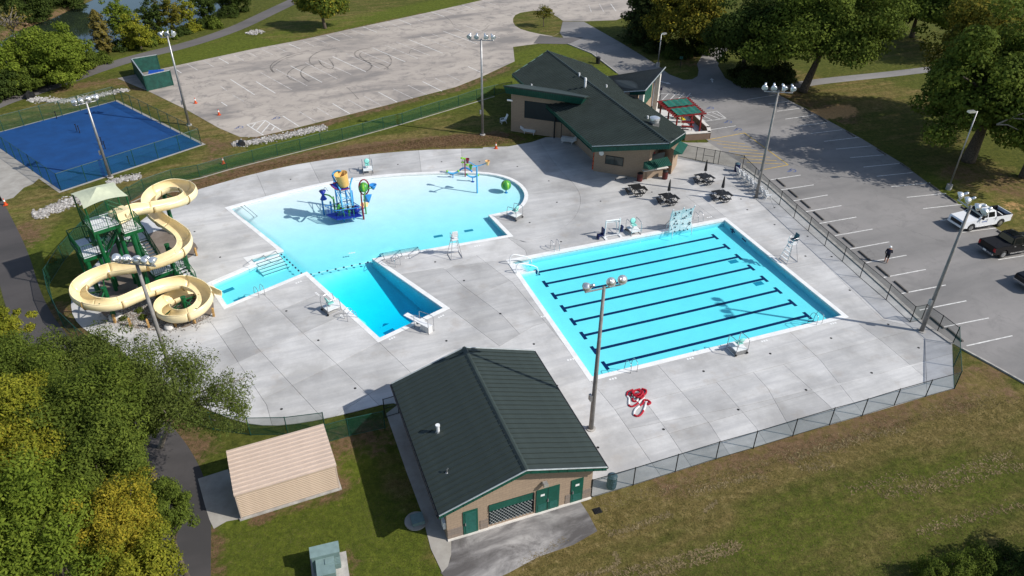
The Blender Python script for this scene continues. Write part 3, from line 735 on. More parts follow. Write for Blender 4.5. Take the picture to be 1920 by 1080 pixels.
for x, y in ((428,544),(450,561),(719,608),(730,622)):
    c = G(x, y, -1.0); z = -lei_depth(c.x, c.y)+.012; c = G(x, y, z); d1 = dirv(42)*.5; d2 = dirv(-48)*.24; mb = MB()
    mb.sheet([((c+d1*a+d2*b).x, (c+d1*a+d2*b).y, z) for a, b in ((-1,-1),(1,-1),(1,1),(-1,1))]); mb.build('floor_grate', M['grate'], lei)
# entry steps in the corner by the slide channel
e0 = G(462,489); e1 = G(517,471); stepv = dirv(-48)
for k in range(5):
    a = e0+stepv*(.45+k*.42)+dirv(42)*.35; b = e1+stepv*(.45+k*.42)+dirv(42)*(.0)
    z = -.13-.09*k; mb = MB()
    mb.slab([(a.x,a.y,z),((a+stepv*.46).x,(a+stepv*.46).y,z),((b+stepv*.46).x,(b+stepv*.46).y,z),(b.x,b.y,z)], .9)
    s = mb.build('step', M['basin'], lei)
    a2 = a+stepv*.40; b2 = b+stepv*.40; mb = MB(); mb.slab([(a2.x,a2.y,z+.01),((a2+stepv*.07).x,(a2+stepv*.07).y,z+.01),((b2+stepv*.07).x,(b2+stepv*.07).y,z+.01),(b2.x,b2.y,z+.01)], .03); mb.build('nosing', M['stepedge'], s)
f0 = G(720,487); f1 = G(792,474)
for k in range(4):
    a = f0+(-V)*(.42+k*.36); b = f1+(-V)*(.42+k*.36); z = -.13-.10*k; mb = MB(); w = -V*.38
    mb.slab([(a.x,a.y,z),(b.x,b.y,z),((b+w).x,(b+w).y,z),((a+w).x,(a+w).y,z)], .8); s = mb.build('step', M['basin'], lei)
    w1 = -V*.34; w2 = -V*.39; mb = MB(); mb.slab([((a+w1).x,(a+w1).y,z+.01),((b+w1).x,(b+w1).y,z+.01),((b+w2).x,(b+w2).y,z+.01),((a+w2).x,(a+w2).y,z+.01)], .03); mb.build('nosing', M['stepedge'], s)

# ---- paved areas
RLOT = px([(1268,290),(1329,266),(1290,230),(1228,205),(1200,180),(1157,137),(1110,101),(1065,83),(1050,62),(1055,41),(1095,41),(1167,82),(1232,122),(1255,140),(1282,150),(1298,149),(1308,143),(1310,132),(1307,120),(1322,95),(1345,80),(1370,69),(1410,58),(1440,62),(1400,76),(1365,92),(1349,112),(1346,124),(1360,147),(1385,160),(1435,166),(1477,187),(1535,217),(1615,260),(1690,306),(1742,345),(1800,385),(1870,430),(1960,486),(2080,560),(2080,800),(1920,719),(1865,688),(1804,655),(1785,643.5),(1727,602),(1660,540),(1612,497),(1515,412),(1440,345),(1396,312),(1330,297)])
lot = flat('parking_lot', RLOT, .03, M['lot'], th=.03)
ISL1 = px(smoothpoly([(1000,20),(968,25),(960,38),(968,52),(1000,62),(1050,70),(1088,68),(1090,64),(1062,44),(1040,28),(1020,21),(1000,20)], 1)[:-1])
LLOT = px([(220,147),(350,119),(475,92),(560,76),(660,54),(805,23),(905,0),(1000,-22),(1160,-35),(1240,-20),(1230,10),(1155,38),(1095,40),(1055,40),(1049,62),(1008,82),(962,88),(965,115),(905,143),(855,163),(730,196),(630,221),(530,246),(480,257),(450,257),(410,240),(350,206),(280,172)])
old = flat('old_parking_lot', LLOT, .024, M['oldlot'], [ISL1], th=.024)
tag(flat('dark_road_patch', px([(1000,82),(1012,66),(1050,71),(1095,70),(1066,83)]), .034, M['path2']), kind='structure')
def ribbon(pts, w, z, closed=False):
    mb = MB(); P = [Vector(p[:2]) for p in pts]; L = []; Rr = []
    for i, p in enumerate(P):
        a = P[max(0, i-1)]; b = P[min(len(P)-1, i+1)]; d = (b-a).normalized(); n = Vector((-d.y, d.x))*(w[i] if isinstance(w, list) else w)/2
        L.append(p+n); Rr.append(p-n)
    k = len(P); mb.add([(p.x,p.y,z) for p in L]+[(p.x,p.y,z) for p in Rr], [(k+i,k+i+1,i+1,i) for i in range(k-1)]); return mb
def pxs(pts, it=3): return [tuple(G(x, y)[:2]) for x, y in smoothpoly(pts, it)]
tag(ribbon(pxs([(-120,262),(-60,222),(0,192),(60,174),(130,150),(180,131),(260,106),(350,85),(440,55),(500,26),(555,0),(640,-40)]), 3.0, .012).build('walking_trail', M['path2']), kind='structure')
tag(ribbon(pxs([(-45,340),(-15,400),(22,480),(42,560),(75,625),(140,690),(220,755),(290,820),(335,890),(352,960),(348,1040),(345,1120),(345,1250)]), 2.75, .012).build('service_path', M['path']), kind='structure')
tag(ribbon(pxs([(1440,168),(1520,155),(1580,148),(1680,138),(1760,128),(1900,110)]), 2.2, .012).build('park_path', M['lot']), kind='structure')
tag(flat('court_side_pad', px([(-60,258),(0,283),(75,333),(62,345),(45,352),(25,371),(-10,380),(-60,350)]), .012, M['walkconc']), kind='structure')
tag(flat('shed_pad', px([(371,898),(428,880),(458,972),(425,978),(401,992),(393,975),(385,950)]), .02, M['walkconc']), kind='structure')
tag(flat('side_walk', px([(724,776),(745,760),(790,880),(846,1010),(846,1040),(840,1062),(829,1074),(808,1030),(790,960),(762,885)]), .03, M['walkconc']), kind='structure')
tag(flat('building_apron', px([(846,1012),(1086,938),(1104,965),(1120,996),(1075,1022),(1010,1044),(955,1074),(900,1100),(850,1100),(826,1074),(845,1048)]), .02, M['apron']), kind='structure')
tag(flat('entry_walk', px([(1236,262),(1290,268),(1329,268),(1400,313),(1392,317),(1320,303),(1268,292)]), .045, M['walkconc']), kind='structure')
CT = [G(217,190), G(378,271), G(115,358)]; CT.append(CT[0]+CT[2]-CT[1])
ctc = [tuple(p[:2]) for p in CT]
tag(flat('blue_court', ctc, .04, M['court'], th=.04), kind='structure')
kb = offset(ctc, -.35); tag(flat('court_edge', kb, .018, M['walkconc']), kind='structure')
# gravel bed under the slide
GB = px(smoothpoly([(205,470),(190,520),(185,560),(188,588),(215,606),(262,619),(312,622),(360,612),(402,590),(400,562),(372,535),(345,512),(345,490),(368,476),(372,462),(350,445),(330,420),(300,410),(250,430),(205,470)], 1)[:-1])
M['gravel'] = mat_plainconc('gravel_soil', (.13,.10,.075), (.24,.20,.165))
tag(flat('gravel_bed', GB, .065, M['gravel'], th=.03), kind='structure')
tag(flat('tower_pad', px([(262,418),(302,403),(318,425),(272,442)]), .072, M['whiteconc']), kind='structure')

# kerbs
def kerb(name, pts, label=None, w=.15, h=.13, mat='kerb', z=0):
    mb = MB(); P = [G(x, y) for x, y in pts]
    for a, b in zip(P, P[1:]):
        d = (b-a); c = (a+b)/2; mb.box((c.x, c.y, z+h/2), (d.length+.02, w, h), math.atan2(d.y, d.x))
    return mb.build(name, M[mat])
tag(kerb('lot_kerb', [(1804,655),(1865,688),(1920,719),(2010,765)]), kind='structure')
tag(kerb('island_kerb', [(1157,137),(1110,101),(1065,83)]), kind='structure')
tag(kerb('fence_kerb', [(1785,646),(1727,605),(1660,543),(1612,500),(1515,415),(1440,348),(1396,316)], w=.3, h=.14), kind='structure')
tag(kerb('mow_strip', [(246,380),(325,345),(376,334),(427,319),(477,306),(564,284),(643,264),(719,243),(790,222),(860,201),(927,181)], w=.15, h=.03, mat='walkconc'), kind='structure')

# painted lines
def pline(a, b, parent, z, mat, w=.11):
    A, B = G(*a), G(*b); mb = ribbon([A, B], w, z); return mb.build('painted_line', M[mat], parent)
Z4 = lambda lst, ox, oy: [((a/4+ox, b/4+oy), (c/4+ox, d/4+oy)) for a, b, c, d in lst]
rl = [((1445,337.5),(1501,328.7)),((1462.5,356.7),(1525.7,347)),((1486,377.5),(1551.7,366)),((1510,397.5),(1577.5,386)),((1536,419.5),(1605.5,407.5)),((1565,442.5),(1635.7,430)),((1593.7,467.5),(1667,454)),((1623.7,493),(1699.5,479)),((1657,520.7),(1735.7,505.7)),((1690,551),(1773,535)),((1724,582),(1811.7,564.5)),((1762,615),(1853.7,596.7)),((1812,649),(1898,630)),
 ((1567.5,280),(1633.7,274)),((1593.7,296),(1661,290.5)),((1618.7,313.7),(1686,307)),((1643.7,331),(1711,324)),((1671,350.5),(1743.7,343)),((1700,370.5),(1773.7,363)),((1731,391.7),(1803.7,383.7)),((1763,414),(1835,405)),((1797.5,437),(1867.5,428)),((1833,462),(1905,452)),((1871,487.5),(1945,476)),((1912,516),(1990,503)),
 ((1440,195.5),(1479,190)),((1457,209),(1506,202.5)),((1472.5,223.7),(1530,215.7)),((1496,236.7),(1550,230)),((1520,250.7),(1579,243.7)),((1545,265.5),(1610,258)),((1400,187),(1457,178)),((1323.6,245),(1379.4,236.3))]
for a, b in rl: pline(a, b, lot, .036, 'paintwhite')
z7 = lambda x, y: (x/6.353+1200, y/6.353+160)
hy = [z7(810,650), z7(1245,570), z7(1765,950), z7(1480,1005)]
for a, b in zip(hy, hy[1:]): pline(a, b, lot, .036, 'paintyellow', .12)
for t in range(8):
    a = z7(850+70*t, 655+44*t); b = z7(1290+62*t, 620+44*t)
    if t < 7: pline(a, z7(1250+75*t, 700+40*t), lot, .036, 'paintyellow', .10)
hw = [z7(700,345), z7(915,310), z7(1025,395), z7(640,450)]
for a, b in zip(hw, hw[1:]): pline(a, b, lot, .036, 'paintwhite', .1)
for x0, y0, x1, y1 in ((730,352,860,418),(800,342,955,405),(860,325,1010,392),(680,380,790,432),(640,400,720,440)): pline(z7(x0,y0), z7(x1,y1), lot, .036, 'paintwhite', .1)
pline(z7(200,95), z7(620,125), lot, .036, 'paintwhite', .1)
for x in (250,340,430,520,600): pline(z7(x,100), z7(x-75,175), lot, .036, 'paintwhite', .1)
def arrow(p, q, parent):
    A, B = G(*p), G(*q); d = (B-A).normalized(); n = Vector((-d.y, d.x, 0)); L = (B-A).length; z = .037; mb = MB()
    f = lambda u, w: ((A+d*u+n*w).x, (A+d*u+n*w).y, z)
    mb.sheet([f(0,-.09), f(L*.6,-.09), f(L*.6,.09), f(0,.09)]); mb.sheet([f(L*.6,-.32), f(L,0), f(L*.6,.32)]); mb.build('arrow_marking', M['paintwhite'], parent)
arrow((1238,153),(1258,158), lot); arrow((1336,155),(1334,147), lot)
def wheelchair(p, parent, rot):
    c = G(*p); mb = MB(); z = .037; rd = rot; s = .8
    def f(x, y): return (c.x+(x*math.cos(rd)-y*math.sin(rd))*s, c.y+(x*math.sin(rd)+y*math.cos(rd))*s, z)
    for i in range(14):
        a0, a1 = R(150+i*18), R(150+(i+1)*18)
        mb.sheet([f(.38*math.cos(a0), .38*math.sin(a0)-.2), f(.38*math.cos(a1), .38*math.sin(a1)-.2), f(.5*math.cos(a1), .5*math.sin(a1)-.2), f(.5*math.cos(a0), .5*math.sin(a0)-.2)])
    for seg in (((-.1,.55),(-.02,0)),((-.02,0),(.38,0)),((.38,0),(.55,-.42)),((-.07,.32),(.25,.32))):
        (x0,y0),(x1,y1) = seg; L = math.hypot(x1-x0,y1-y0); nx, ny = -(y1-y0)/L*.07, (x1-x0)/L*.07
        mb.sheet([f(x0-nx,y0-ny), f(x1-nx,y1-ny), f(x1+nx,y1+ny), f(x0+nx,y0+ny)])
    mb.sheet([f(-.12+.11*math.cos(R(k*45)), .7+.11*math.sin(R(k*45))) for k in range(8)])
    mb.build('wheelchair_symbol', M['paintblue'], parent)
for p in ((1331,203),(1364.5,229),(1383,243.4),(1484,320.5)): wheelchair(p, lot, R(110))
o2 = Z4([(1310,515,1360,548),(1400,480,1485,528),(1525,457,1605,503),(1640,435,1715,478),(1750,410,1828,455),(1860,393,1922,425),(1730,597,1910,712),(1650,645,1700,680),(1745,712,1830,762),(1660,767,1705,797)], 0, 0)
o2 += Z4([(40,370,125,410),(135,345,230,390),(245,330,335,368),(350,308,435,348),(435,283,535,327),(530,265,628,307),(625,245,722,285),(715,225,815,265),(805,203,908,243),(895,183,995,222),(985,167,1080,205),(1070,148,1165,185),(1150,130,1250,165),(1230,108,1335,148),(1315,90,1415,127),(1390,70,1495,110),(1470,55,1570,90),(1545,38,1645,75),(1620,22,1720,60),(1700,5,1800,40),
 (0,612,145,700),(35,545,270,675),(150,520,385,645),(260,495,495,618),(370,470,610,593),(470,450,715,560),(575,425,825,540),(675,403,930,515),(775,383,1010,480),(875,360,1120,465),(965,338,1215,440),(1050,315,1305,418),(1145,297,1400,400),(1235,275,1485,375),(1320,255,1575,352),(1405,235,1660,330),(1490,215,1740,310),(1580,197,1830,285),
 (200,870,325,950),(325,838,440,908),(455,808,580,883),(575,778,705,855),(690,748,830,827),(810,722,940,793),(920,693,1060,768),(1030,667,1175,738),(1140,640,1280,712),(1250,613,1395,685),(1345,588,1420,625),(1430,557,1530,607),(1590,500,1690,545)], 480, 0)
o2 += Z4([(575,35,595,92),(655,30,688,88),(740,30,780,85)], 960, 0)
for i, (a, b) in enumerate(o2): pline(a, b, old, .030, 'paintold' if i % 3 else 'paintwhite', .12)
z8 = lambda x, y: (x/8.31+430, y/8.31+180)
for s in ((275,450,535,615),(555,380,815,540),(275,450,555,380),(410,425,350,490),(555,390,430,530),(635,430,510,575),(705,485,660,540)): pline(z8(*s[:2]), z8(*s[2:]), old, .030, 'paintwhite', .14)
wheelchair(z8(725,350), old, R(130)); wheelchair(z8(150,495), old, R(130))
# tyre marks on the old lot
def z2(pts): return [(x/4+480, y/4) for x, y in pts]
for pts, w in (([(400,380),(250,410),(130,465),(100,510),(130,545)], .35),([(350,400),(210,440),(150,480),(110,515),(140,548)], .3),([(600,365),(480,380),(400,430),(400,470),(440,500)], .35),([(400,480),(300,500),(230,550),(240,590),(300,610)], .35),([(520,480),(400,485),(330,530),(340,575),(400,615)], .4),
  ([(470,450),(490,490),(560,525),(590,500),(545,440)], .35),([(860,360),(760,375),(730,410),(790,455),(860,470),(870,510),(820,540)], .45),([(870,380),(790,390),(770,420),(830,465),(880,500)], .4),([(880,365),(960,390),(1020,440),(1010,490),(960,520)], .35),([(790,450),(900,465),(1000,510),(980,520)], .4),
  ([(1610,270),(1400,320),(1160,365),(1150,400)], .25),([(1150,400),(1000,420),(860,440)], .2),([(1750,190),(1700,240),(1560,240),(1400,230)], .25),([(680,655),(720,690),(770,745)], .22),([(1410,120),(1460,155),(1480,190)], .2)):
    ribbon(pxs(z2(pts), 3), w*.5, .027).build('tyre_mark', M['tyremark'], old)
# ================================================================== FENCES
def fence(name, label, pts, h, postm, meshm, z0=0.0, step=None, group='fences', bottom=True, mid=False, r=.035):
    P = [G(x, y) for x, y in pts]
    if step:
        Q = [P[0]]
        for a, b in zip(P, P[1:]):
            k = max(1, round((b-a).length/step)); Q += [a+(b-a)*(i/k) for i in range(1, k+1)]
        P = Q
    t = thing(name, label, 'fence', tuple(P[0])[:2]+(0,), 0)
    for p in P: MB().cyl((p.x, p.y, z0), r, h+.05, 8).build('post', postm, t, world=True)
    for a, b in zip(P, P[1:]):
        up = Vector((0,0,z0+h)); mb = MB().tube([a+up, b+up], .026, 6); mb.build('top_rail', postm, t, world=True)
        if bottom: MB().tube([a+Vector((0,0,z0+.06)), b+Vector((0,0,z0+.06))], .018, 6).build('bottom_rail', postm, t, world=True)
        if mid: MB().tube([a+Vector((0,0,z0+h/2)), b+Vector((0,0,z0+h/2))], .02, 6).build('mid_rail', postm, t, world=True)
        mb = MB(); mb.add([a+Vector((0,0,z0+.05)), b+Vector((0,0,z0+.05)), b+Vector((0,0,z0+h-.02)), a+Vector((0,0,z0+h-.02))], [(0,1,2,3)]); mb.build('mesh_panel', meshm, t, world=True)
    return t
gp, bp = M['greenpost'], M['blackpost']
fence('chain_link_fence', 'green chain link fence along the grass between pool deck and old lot', [(960,172),(927,179),(894,187),(860,199),(824,209.5),(790,220),(755,232.5),(719,241),(682,252),(643,262),(602,271),(564,282),(521,292),(476,304),(426,317),(375,332),(325,341),(272,360),(246,376)], 1.45, gp, M['meshgreen'])
fence('chain_link_fence', 'green chain link fence curving behind the slide tower and through the trees', [(246,376),(205,405),(160,445),(120,490),(92,535),(100,570),(120,612),(150,642),(186,672),(235,715),(290,755),(345,785),(400,806),(470,816),(540,815),(610,806)], 1.6, gp, M['meshgreen'], step=3.2)
fence('chain_link_fence', 'short green fence with gate rail between tan shed and pump building', [(612,830),(655,818),(722,803)], 1.6, gp, M['meshgreen'])
fence('chain_link_fence', 'grey green fence along the front lawn from pump building to the corner', [(1108,933),(1187,910),(1266,885),(1342,861),(1412,841),(1486,818),(1555,797),(1616,780),(1676,761),(1735,744),(1789,729)], 1.6, bp, M['meshgrey'])
fence('chain_link_fence', 'green angled fence panels at the lot corner of the deck', [(1789,729),(1787,688),(1786,645)], 1.7, gp, M['meshdense'])
fence('chain_link_fence', 'dark framed fence beside the right parking lot', [(1706,605),(1661,563),(1612,521),(1579,491),(1546,462),(1515,434),(1488,410),(1461,385),(1437,364),(1413,340),(1391,318)], 1.62, bp, M['meshgrey'])
fence('chain_link_fence', 'short jogged fence section behind the right floodlight pole', [(1706,605),(1727,601),(1757,622),(1786,645)], 1.62, bp, M['meshgrey'])
gf = fence('chain_link_fence', 'black framed gate fence between concession stand and chairs', [(1391,318),(1346,309),(1337,307.5),(1317,304),(1304,301.5),(1270,295)], 1.7, bp, M['meshgrey'])
a, b = G(1317,304), G(1337,307.5); MB().tube([a+Vector((0,0,.9)), b+Vector((0,0,.9))], .025, 6).build('gate_rail', bp, gf, world=True)
g2 = fence('gate', 'black pipe gate closing the walk beside the pump building', [(722,783),(748,775)], 1.7, bp, M['meshgrey'], mid=True)
g2['category'] = 'gate'
c0, c1, c2, c3 = [tuple(p) for p in CT]
def cfence(label, A, B, n, h):
    A, B = Vector(A), Vector(B); t = thing('court_fence', label, 'fence', (A.x, A.y, 0))
    for i in range(n+1):
        p = A+(B-A)*i/n; MB().cyl((p.x,p.y,0), .04, h+.05, 8).build('post', gp, t, world=True)
    for i in range(n):
        a, b = A+(B-A)*i/n, A+(B-A)*(i+1)/n; u = Vector((0,0,h)); MB().tube([a+u,b+u], .028, 6).build('top_rail', gp, t, world=True)
        MB().add([a+Vector((0,0,.05)), b+Vector((0,0,.05)), b+u, a+u], [(0,1,2,3)]).build('mesh_panel', M['meshcourt'], t, world=True)
off = .15
cfence('green court fence on the side facing the trail and river', c0, c3, 7, 2.0); cfence('green court fence on the side facing the old parking lot', c0, c1, 9, 2.0)
cfence('green court fence on the side facing the slide', c1, c2, 6, 2.0); cfence('green court fence beside the concrete pad at the left edge', c2, c3, 9, 2.0)
for i, (x, y) in enumerate(((107,223),(145,247),(150,250),(192,272),(198,280),(243,308))):
    p = G(x, y); t = thing('net_post', 'short dark net post standing on the blue court, %s from the far fence' % ORD[i], 'post', (p.x,p.y,.04), 0, 'net posts on the blue court')
    MB().cyl((0,0,0), .05, .95, 8).build('post', M['black'], t); MB().box((0,0,.93), (.14,.1,.08)).build('winch', M['black'], t)

# ================================================================== LIGHT POLES
def lamp(root, p, aim, k=1.0):
    """reflector bowl with ballast behind it; aim = direction of the open side"""
    aim = Vector(aim).normalized(); p = Vector(p)
    prof = [(.05*k,-.30*k),(.15*k,-.28*k),(.24*k,-.18*k),(.29*k,-.05*k),(.31*k,.06*k),(.28*k,.05*k),(.2*k,-.1*k),(.03*k,-.2*k)]
    b = MB(); b.lathe(prof, 16, p, aim); o = b.build('reflector', M['lamp'], root, smooth=True, world=True)
    l = MB(); l.lathe([(.285*k,.045*k),(.02*k,.075*k)], 14, p, aim); l.build('lens', M['lampglass'], o, world=True)
    c = MB(); c.lathe([(.05*k,-.62*k),(.10*k,-.58*k),(.11*k,-.33*k),(.07*k,-.28*k)], 10, p, aim); c.build('ballast', M['lamp'], o, smooth=True, world=True)
def flood(label, base, h, armdir, span, aims, polem='pole', r=.17, z0=.05, box=True):
    p = G(*base); t = thing('floodlight_pole', label, 'light pole', (p.x,p.y,0), 0, 'tall floodlight poles'); B = Vector((p.x,p.y,0))
    MB().tube([B+Vector((0,0,0)), B+Vector((0,0,h*.5)), B+Vector((0,0,h))], [r, r*.8, r*.58], 14).build('pole', M[polem], t, smooth=True, world=True)
    MB().cyl((p.x,p.y,0), r*1.9, .12, 14).build('footing', M['kerb'], t, world=True)
    d = dirv(armdir); hz = h-.18
    MB().tube([B+d*(-span/2)+Vector((0,0,hz)), B+d*(span/2)+Vector((0,0,hz))], .055, 8).build('crossarm', M['galv'], t, world=True)
    for s, az, el in aims:
        q = B+d*(s*span/2)+Vector((0,0,hz+.34)); a = dirv(az)*math.cos(R(el))-Vector((0,0,math.sin(R(el))))
        MB().tube([B+d*(s*span/2)+Vector((0,0,hz)), q-a*.25], .035, 6).build('bracket', M['galv'], t, world=True); lamp(t, q, a)
    if box:
        MB().box(tuple(B+dirv(200)*(r+.08)+Vector((0,0,3.0))), (.16,.3,.45), R(200)).build('control_box', M['galv'], t, world=True)
    return t
flood('tall weathered floodlight pole beside the dark pump building roof', (1108,805), 11.9, 21, 2.5, [(-.95,150,35),(.35,70,40),(.95,60,35)])
flood('floodlight pole rising through the tree beside the slide', (341,757), 11.9, -8, 2.5, [(-1,100,20),(-.45,80,35),(.1,60,35),(.55,20,35),(.98,-10,35)])
flood('tall floodlight pole at the right fence corner of the deck', (1727,622), 11.5, -78, 2.6, [(-1,165,30),(-.4,170,30),(.4,150,30),(.98,195,30)])
flood('floodlight pole at the far corner of the blue court', (355,235), 11.2, 15, 1.5, [(-1,-120,25),(0,-90,25),(1,-50,25)], 'galv')
flood('floodlight pole between the blue court and the pool fence', (207,333), 8.7, 45, 2.2, [(-1,140,20),(-.4,120,20),(.3,100,25),(1,70,20)], 'galv')
flood('floodlight pole standing on the brown grass left of the bathhouse', (905,253), 11.8, -5, 2.8, [(-1,-110,30),(-.4,-100,30),(.4,-70,30),(1,-60,30)], 'galv')
flood('floodlight pole beside the white chairs and the right lot', (1417,372), 11.8, -8, 2.7, [(-1,-110,35),(-.35,-100,35),(.4,-70,35),(1,-80,35)])
def shoebox(label, base, h, az):
    p = G(*base); t = thing('lot_lamp', label, 'light pole', (p.x,p.y,0), 0, 'parking lot lamps')
    MB().cyl((0,0,0), .3, .6, 14).build('concrete_base', M['kerb'], t); MB().tube([(0,0,.6),(0,0,h)], [.09,.06], 10).build('pole', M['galv'], t, smooth=True)
    d = dirv(az); MB().tube([(0,0,h-.05), d*.35+Vector((0,0,h-.02))], .035, 6).build('arm', M['galv'], t)
    c = d*.65; MB().box((c.x,c.y,h), (.75,.42,.2), R(az), taper=.9).build('lamp_head', M['lamp'], t)
shoebox('grey lot lamp on a concrete base by the right grass bank', (1778,355), 8.9, 190)
shoebox('slim lot lamp behind the bathhouse near the dark trees', (1233,125), 4.9, 40)

# ================================================================== PUMP BUILDING
def pump_building():
    he, hr = 3.15, 4.85
    L0, L1 = G(732,721,he), G(826,968,he); R0, R1 = G(1001,657,he), G(1137,875,he)
    K0, K1 = G(871,651,hr), G(987,879,hr)
    # regular plan from the surveyed corners
    c = (L0+L1+R0+R1)/4; wid = ((R0-L0).dot(U)+(R1-L1).dot(U))/2; ln = ((L1-L0).dot(V)+(R1-R0).dot(V))/2
    t = thing('pump_building', 'tan block pump building with dark green standing seam gable roof', 'building', (c.x, c.y, 0), R(20.8))
    hw, hl = wid/2, ln/2           # local: x along U, y = -V
    wx, y0, y1 = hw-.55, -hl+.62, hl-.55
    zw = he+.04
    mb = MB(); gz = lambda x: he+(hr-he)*(1-abs(x)/hw)-.16
    for y, s in ((y0, 1), (y1, -1)):
        pts = [(-wx,y,.02),(wx,y,.02),(wx,y,gz(wx)),(0,y,gz(0)),(-wx,y,gz(wx))]; mb.sheet(pts if s > 0 else pts[::-1])
    for x, s in ((-wx, 1), (wx, -1)):
        pts = [(x,y1,.02),(x,y0,.02),(x,y0,gz(wx)),(x,y1,gz(wx))]; mb.sheet(pts if s > 0 else pts[::-1])
    wall = mb.build('wall', M['block'], t)
    for xa, xb in ((-wx,-wx+.95),(-2.62,-2.1),(.98,1.75),(2.85,wx)): MB().box(((xa+xb)/2, y0-.012, .47), (xb-xa-.03, .03, .9)).build('rough_block_band', M['split'], wall)
    MB().box((0,y0-.06,.06), (2*wx,.12,.12)).build('plinth', M['concwhite'], wall)
    rf = MB(); th = .05
    for s in (-1, 1): rf.slab([(0,-hl,hr-.02),(s*hw,-hl,he-.02),(s*hw,hl,he-.02),(0,hl,hr-.02)] if s > 0 else [(0,hl,hr-.02),(s*hw,hl,he-.02),(s*hw,-hl,he-.02),(0,-hl,hr-.02)], .06)
    roof = rf.build('roof', M['roof'], t)
    n = 27; pw = 2*hl/n
    for s in (-1, 1):
        base = None
        sl = math.hypot(hw, hr-he); an = math.atan2(hr-he, hw)
        for i in range(n):
            y = -hl+pw*(i+.5)
            if base is None:
                mb = MB(); xm = s*hw/2; zm = (he+hr)/2
                mb.box((0,0,.005), (sl, pw-.012, .012)); mb.box((0,-pw/2+.035,.032), (sl, .045, .055))
                o = mb.build('roof_panel', M['roof'], roof); base = o
            else:
                o = base.copy(); C.objects.link(o); o.parent = roof
            o.location = (s*hw/2, y, (he+hr)/2+.004); o.rotation_euler = (0, s*an, 0)
    MB().hexa([(-.2,-hl-.03,hr-.03),(.2,-hl-.03,hr-.03),(.2,hl+.03,hr-.03),(-.2,hl+.03,hr-.03)], [(-.06,-hl-.03,hr+.085),(.06,-hl-.03,hr+.085),(.06,hl+.03,hr+.085),(-.06,hl+.03,hr+.085)]).build('ridge_cap', M['roof'], roof)
    for y, nm in ((-hl-.02,'front'),(hl+.02,'rear')):
        for s in (-1, 1):
            MB().add([(0,y,hr+.03),(s*hw,y,he+.03),(s*hw,y,he-.28),(0,y,hr-.28)], [(0,1,2,3)]).build('barge_board', M['fascia'], roof)
            MB().tube([(0,y-.02,hr+.04),(s*hw,y-.02,he+.04)], .045, 6).build('drip_edge', M['gutter'], roof)
            if y < 0:
                for q in range(9):
                    f = (q+.5)/9; MB().box((s*hw*f, y-.012, hr+(he-hr)*f-.14), (.03,.02,.27)).build('barge_rib', M['fascia'], roof)
        ez = gz(0)
    for s in (-1, 1):
        MB().box((s*(hw+.05), 0, he-.1), (.12, 2*hl, .14)).build('gutter', M['black'], roof)
        MB().add([(s*hw,-hl,he-.07),(s*(wx-.02),-hl,he-.02),(s*(wx-.02),hl,he-.02),(s*hw,hl,he-.07)], [(0,1,2,3)]).build('soffit', M['fascia'], roof)
    MB().add([(-hw,-hl,he-.1),(0,-hl,hr-.1),(0,y0,hr-.14),(-hw,y0,he-.14)], [(0,1,2,3)]).build('soffit', M['fascia'], roof)
    MB().add([(hw,-hl,he-.1),(0,-hl,hr-.1),(0,y0,hr-.14),(hw,y0,he-.14)], [(0,1,2,3)]).build('soffit', M['fascia'], roof)
    # front openings (x from the left corner): door, grille, double door, door
    def leaf(x0, x1, z0, z1, name, handle=True, louv=0, sgn=True):
        fr = MB(); yy = y0-.02
        fr.box(((x0+x1)/2, yy, (z0+z1)/2), (x1-x0, .05, z1-z0)); d = fr.build(name, M['door'], t)
        if louv:
            k = louv; w = (x1-x0)/k
            for i in range(k):
                lx = x0+w*(i+.5); MB().box((lx, yy-.03, z0+.42), (w*.66, .02, .55)).build('louvre', M['doorpanel'], d)
        else:
            MB().box(((x0+x1)/2, yy-.03, (z0+z1)/2), (x1-x0-.26, .02, z1-z0-.24)).build('panel', M['doorpanel'], d)
        if handle: MB().box((x0+.12 if louv < 2 else (x0+x1)/2, yy-.06, z0+.95), (.06,.06,.22)).build('handle', M['chrome'], d)
        if sgn: MB().box(((x0+x1)/2-(.35 if louv > 1 else 0), yy-.035, z0+1.5), (.26,.012,.16)).build('notice', M['sign'], d)
        if louv > 1: MB().box(((x0+x1)/2, yy-.028, (z0+z1)/2), (.02,.02,z1-z0)).build('meeting_stile', M['black'], d)
        return d
    leaf(-wx+.98, -wx+1.88, .1, 2.1, 'door', True, 0, False)
    leaf(.98-.9+.85, 2.45-.02, .1, 2.1, 'double_door', True, 2)
    leaf(3.2, 4.0, .1, 2.1, 'door', True, 1)
    ox0, ox1, oz0, oz1 = -2.05, .72, .35, 2.05
    MB().box(((ox0+ox1)/2, y0-.012, (oz0+oz1)/2), (ox1-ox0, .03, oz1-oz0)).build('opening_back', M['darkglass'], t)
    MB().box(((ox0+ox1)/2, y0-.04, oz1-.26), (ox1-ox0, .05, .5)).build('roller_header', M['door'], t)
    g = MB(); y = y0-.09
    for k in range(-8, 20):
        for s in (1, -1):
            x = ox0+k*.22; zt = oz1-.5; q = []
            for f in np.linspace(0, 1, 9):
                xx = x+s*f*(zt-oz0)*.8+(0 if s > 0 else (zt-oz0)*.8)
                if ox0 <= xx <= ox1: q.append((xx, y+(.012 if s > 0 else 0), oz0+f*(zt-oz0)))
            if len(q) > 1: g.tube([q[0], q[-1]], .012, 4)
    g.build('scissor_grille', M['gutter'], t)
    MB().box((ox1+.03,y0-.06,(oz0+oz1)/2), (.06,.1,oz1-oz0)).build('frame', M['black'], t)
    lm = MB().box((1.4,y0-.2,2.72), (.34,.36,.18), taper=.8); lm.build('wall_lamp', M['lamp'], t)
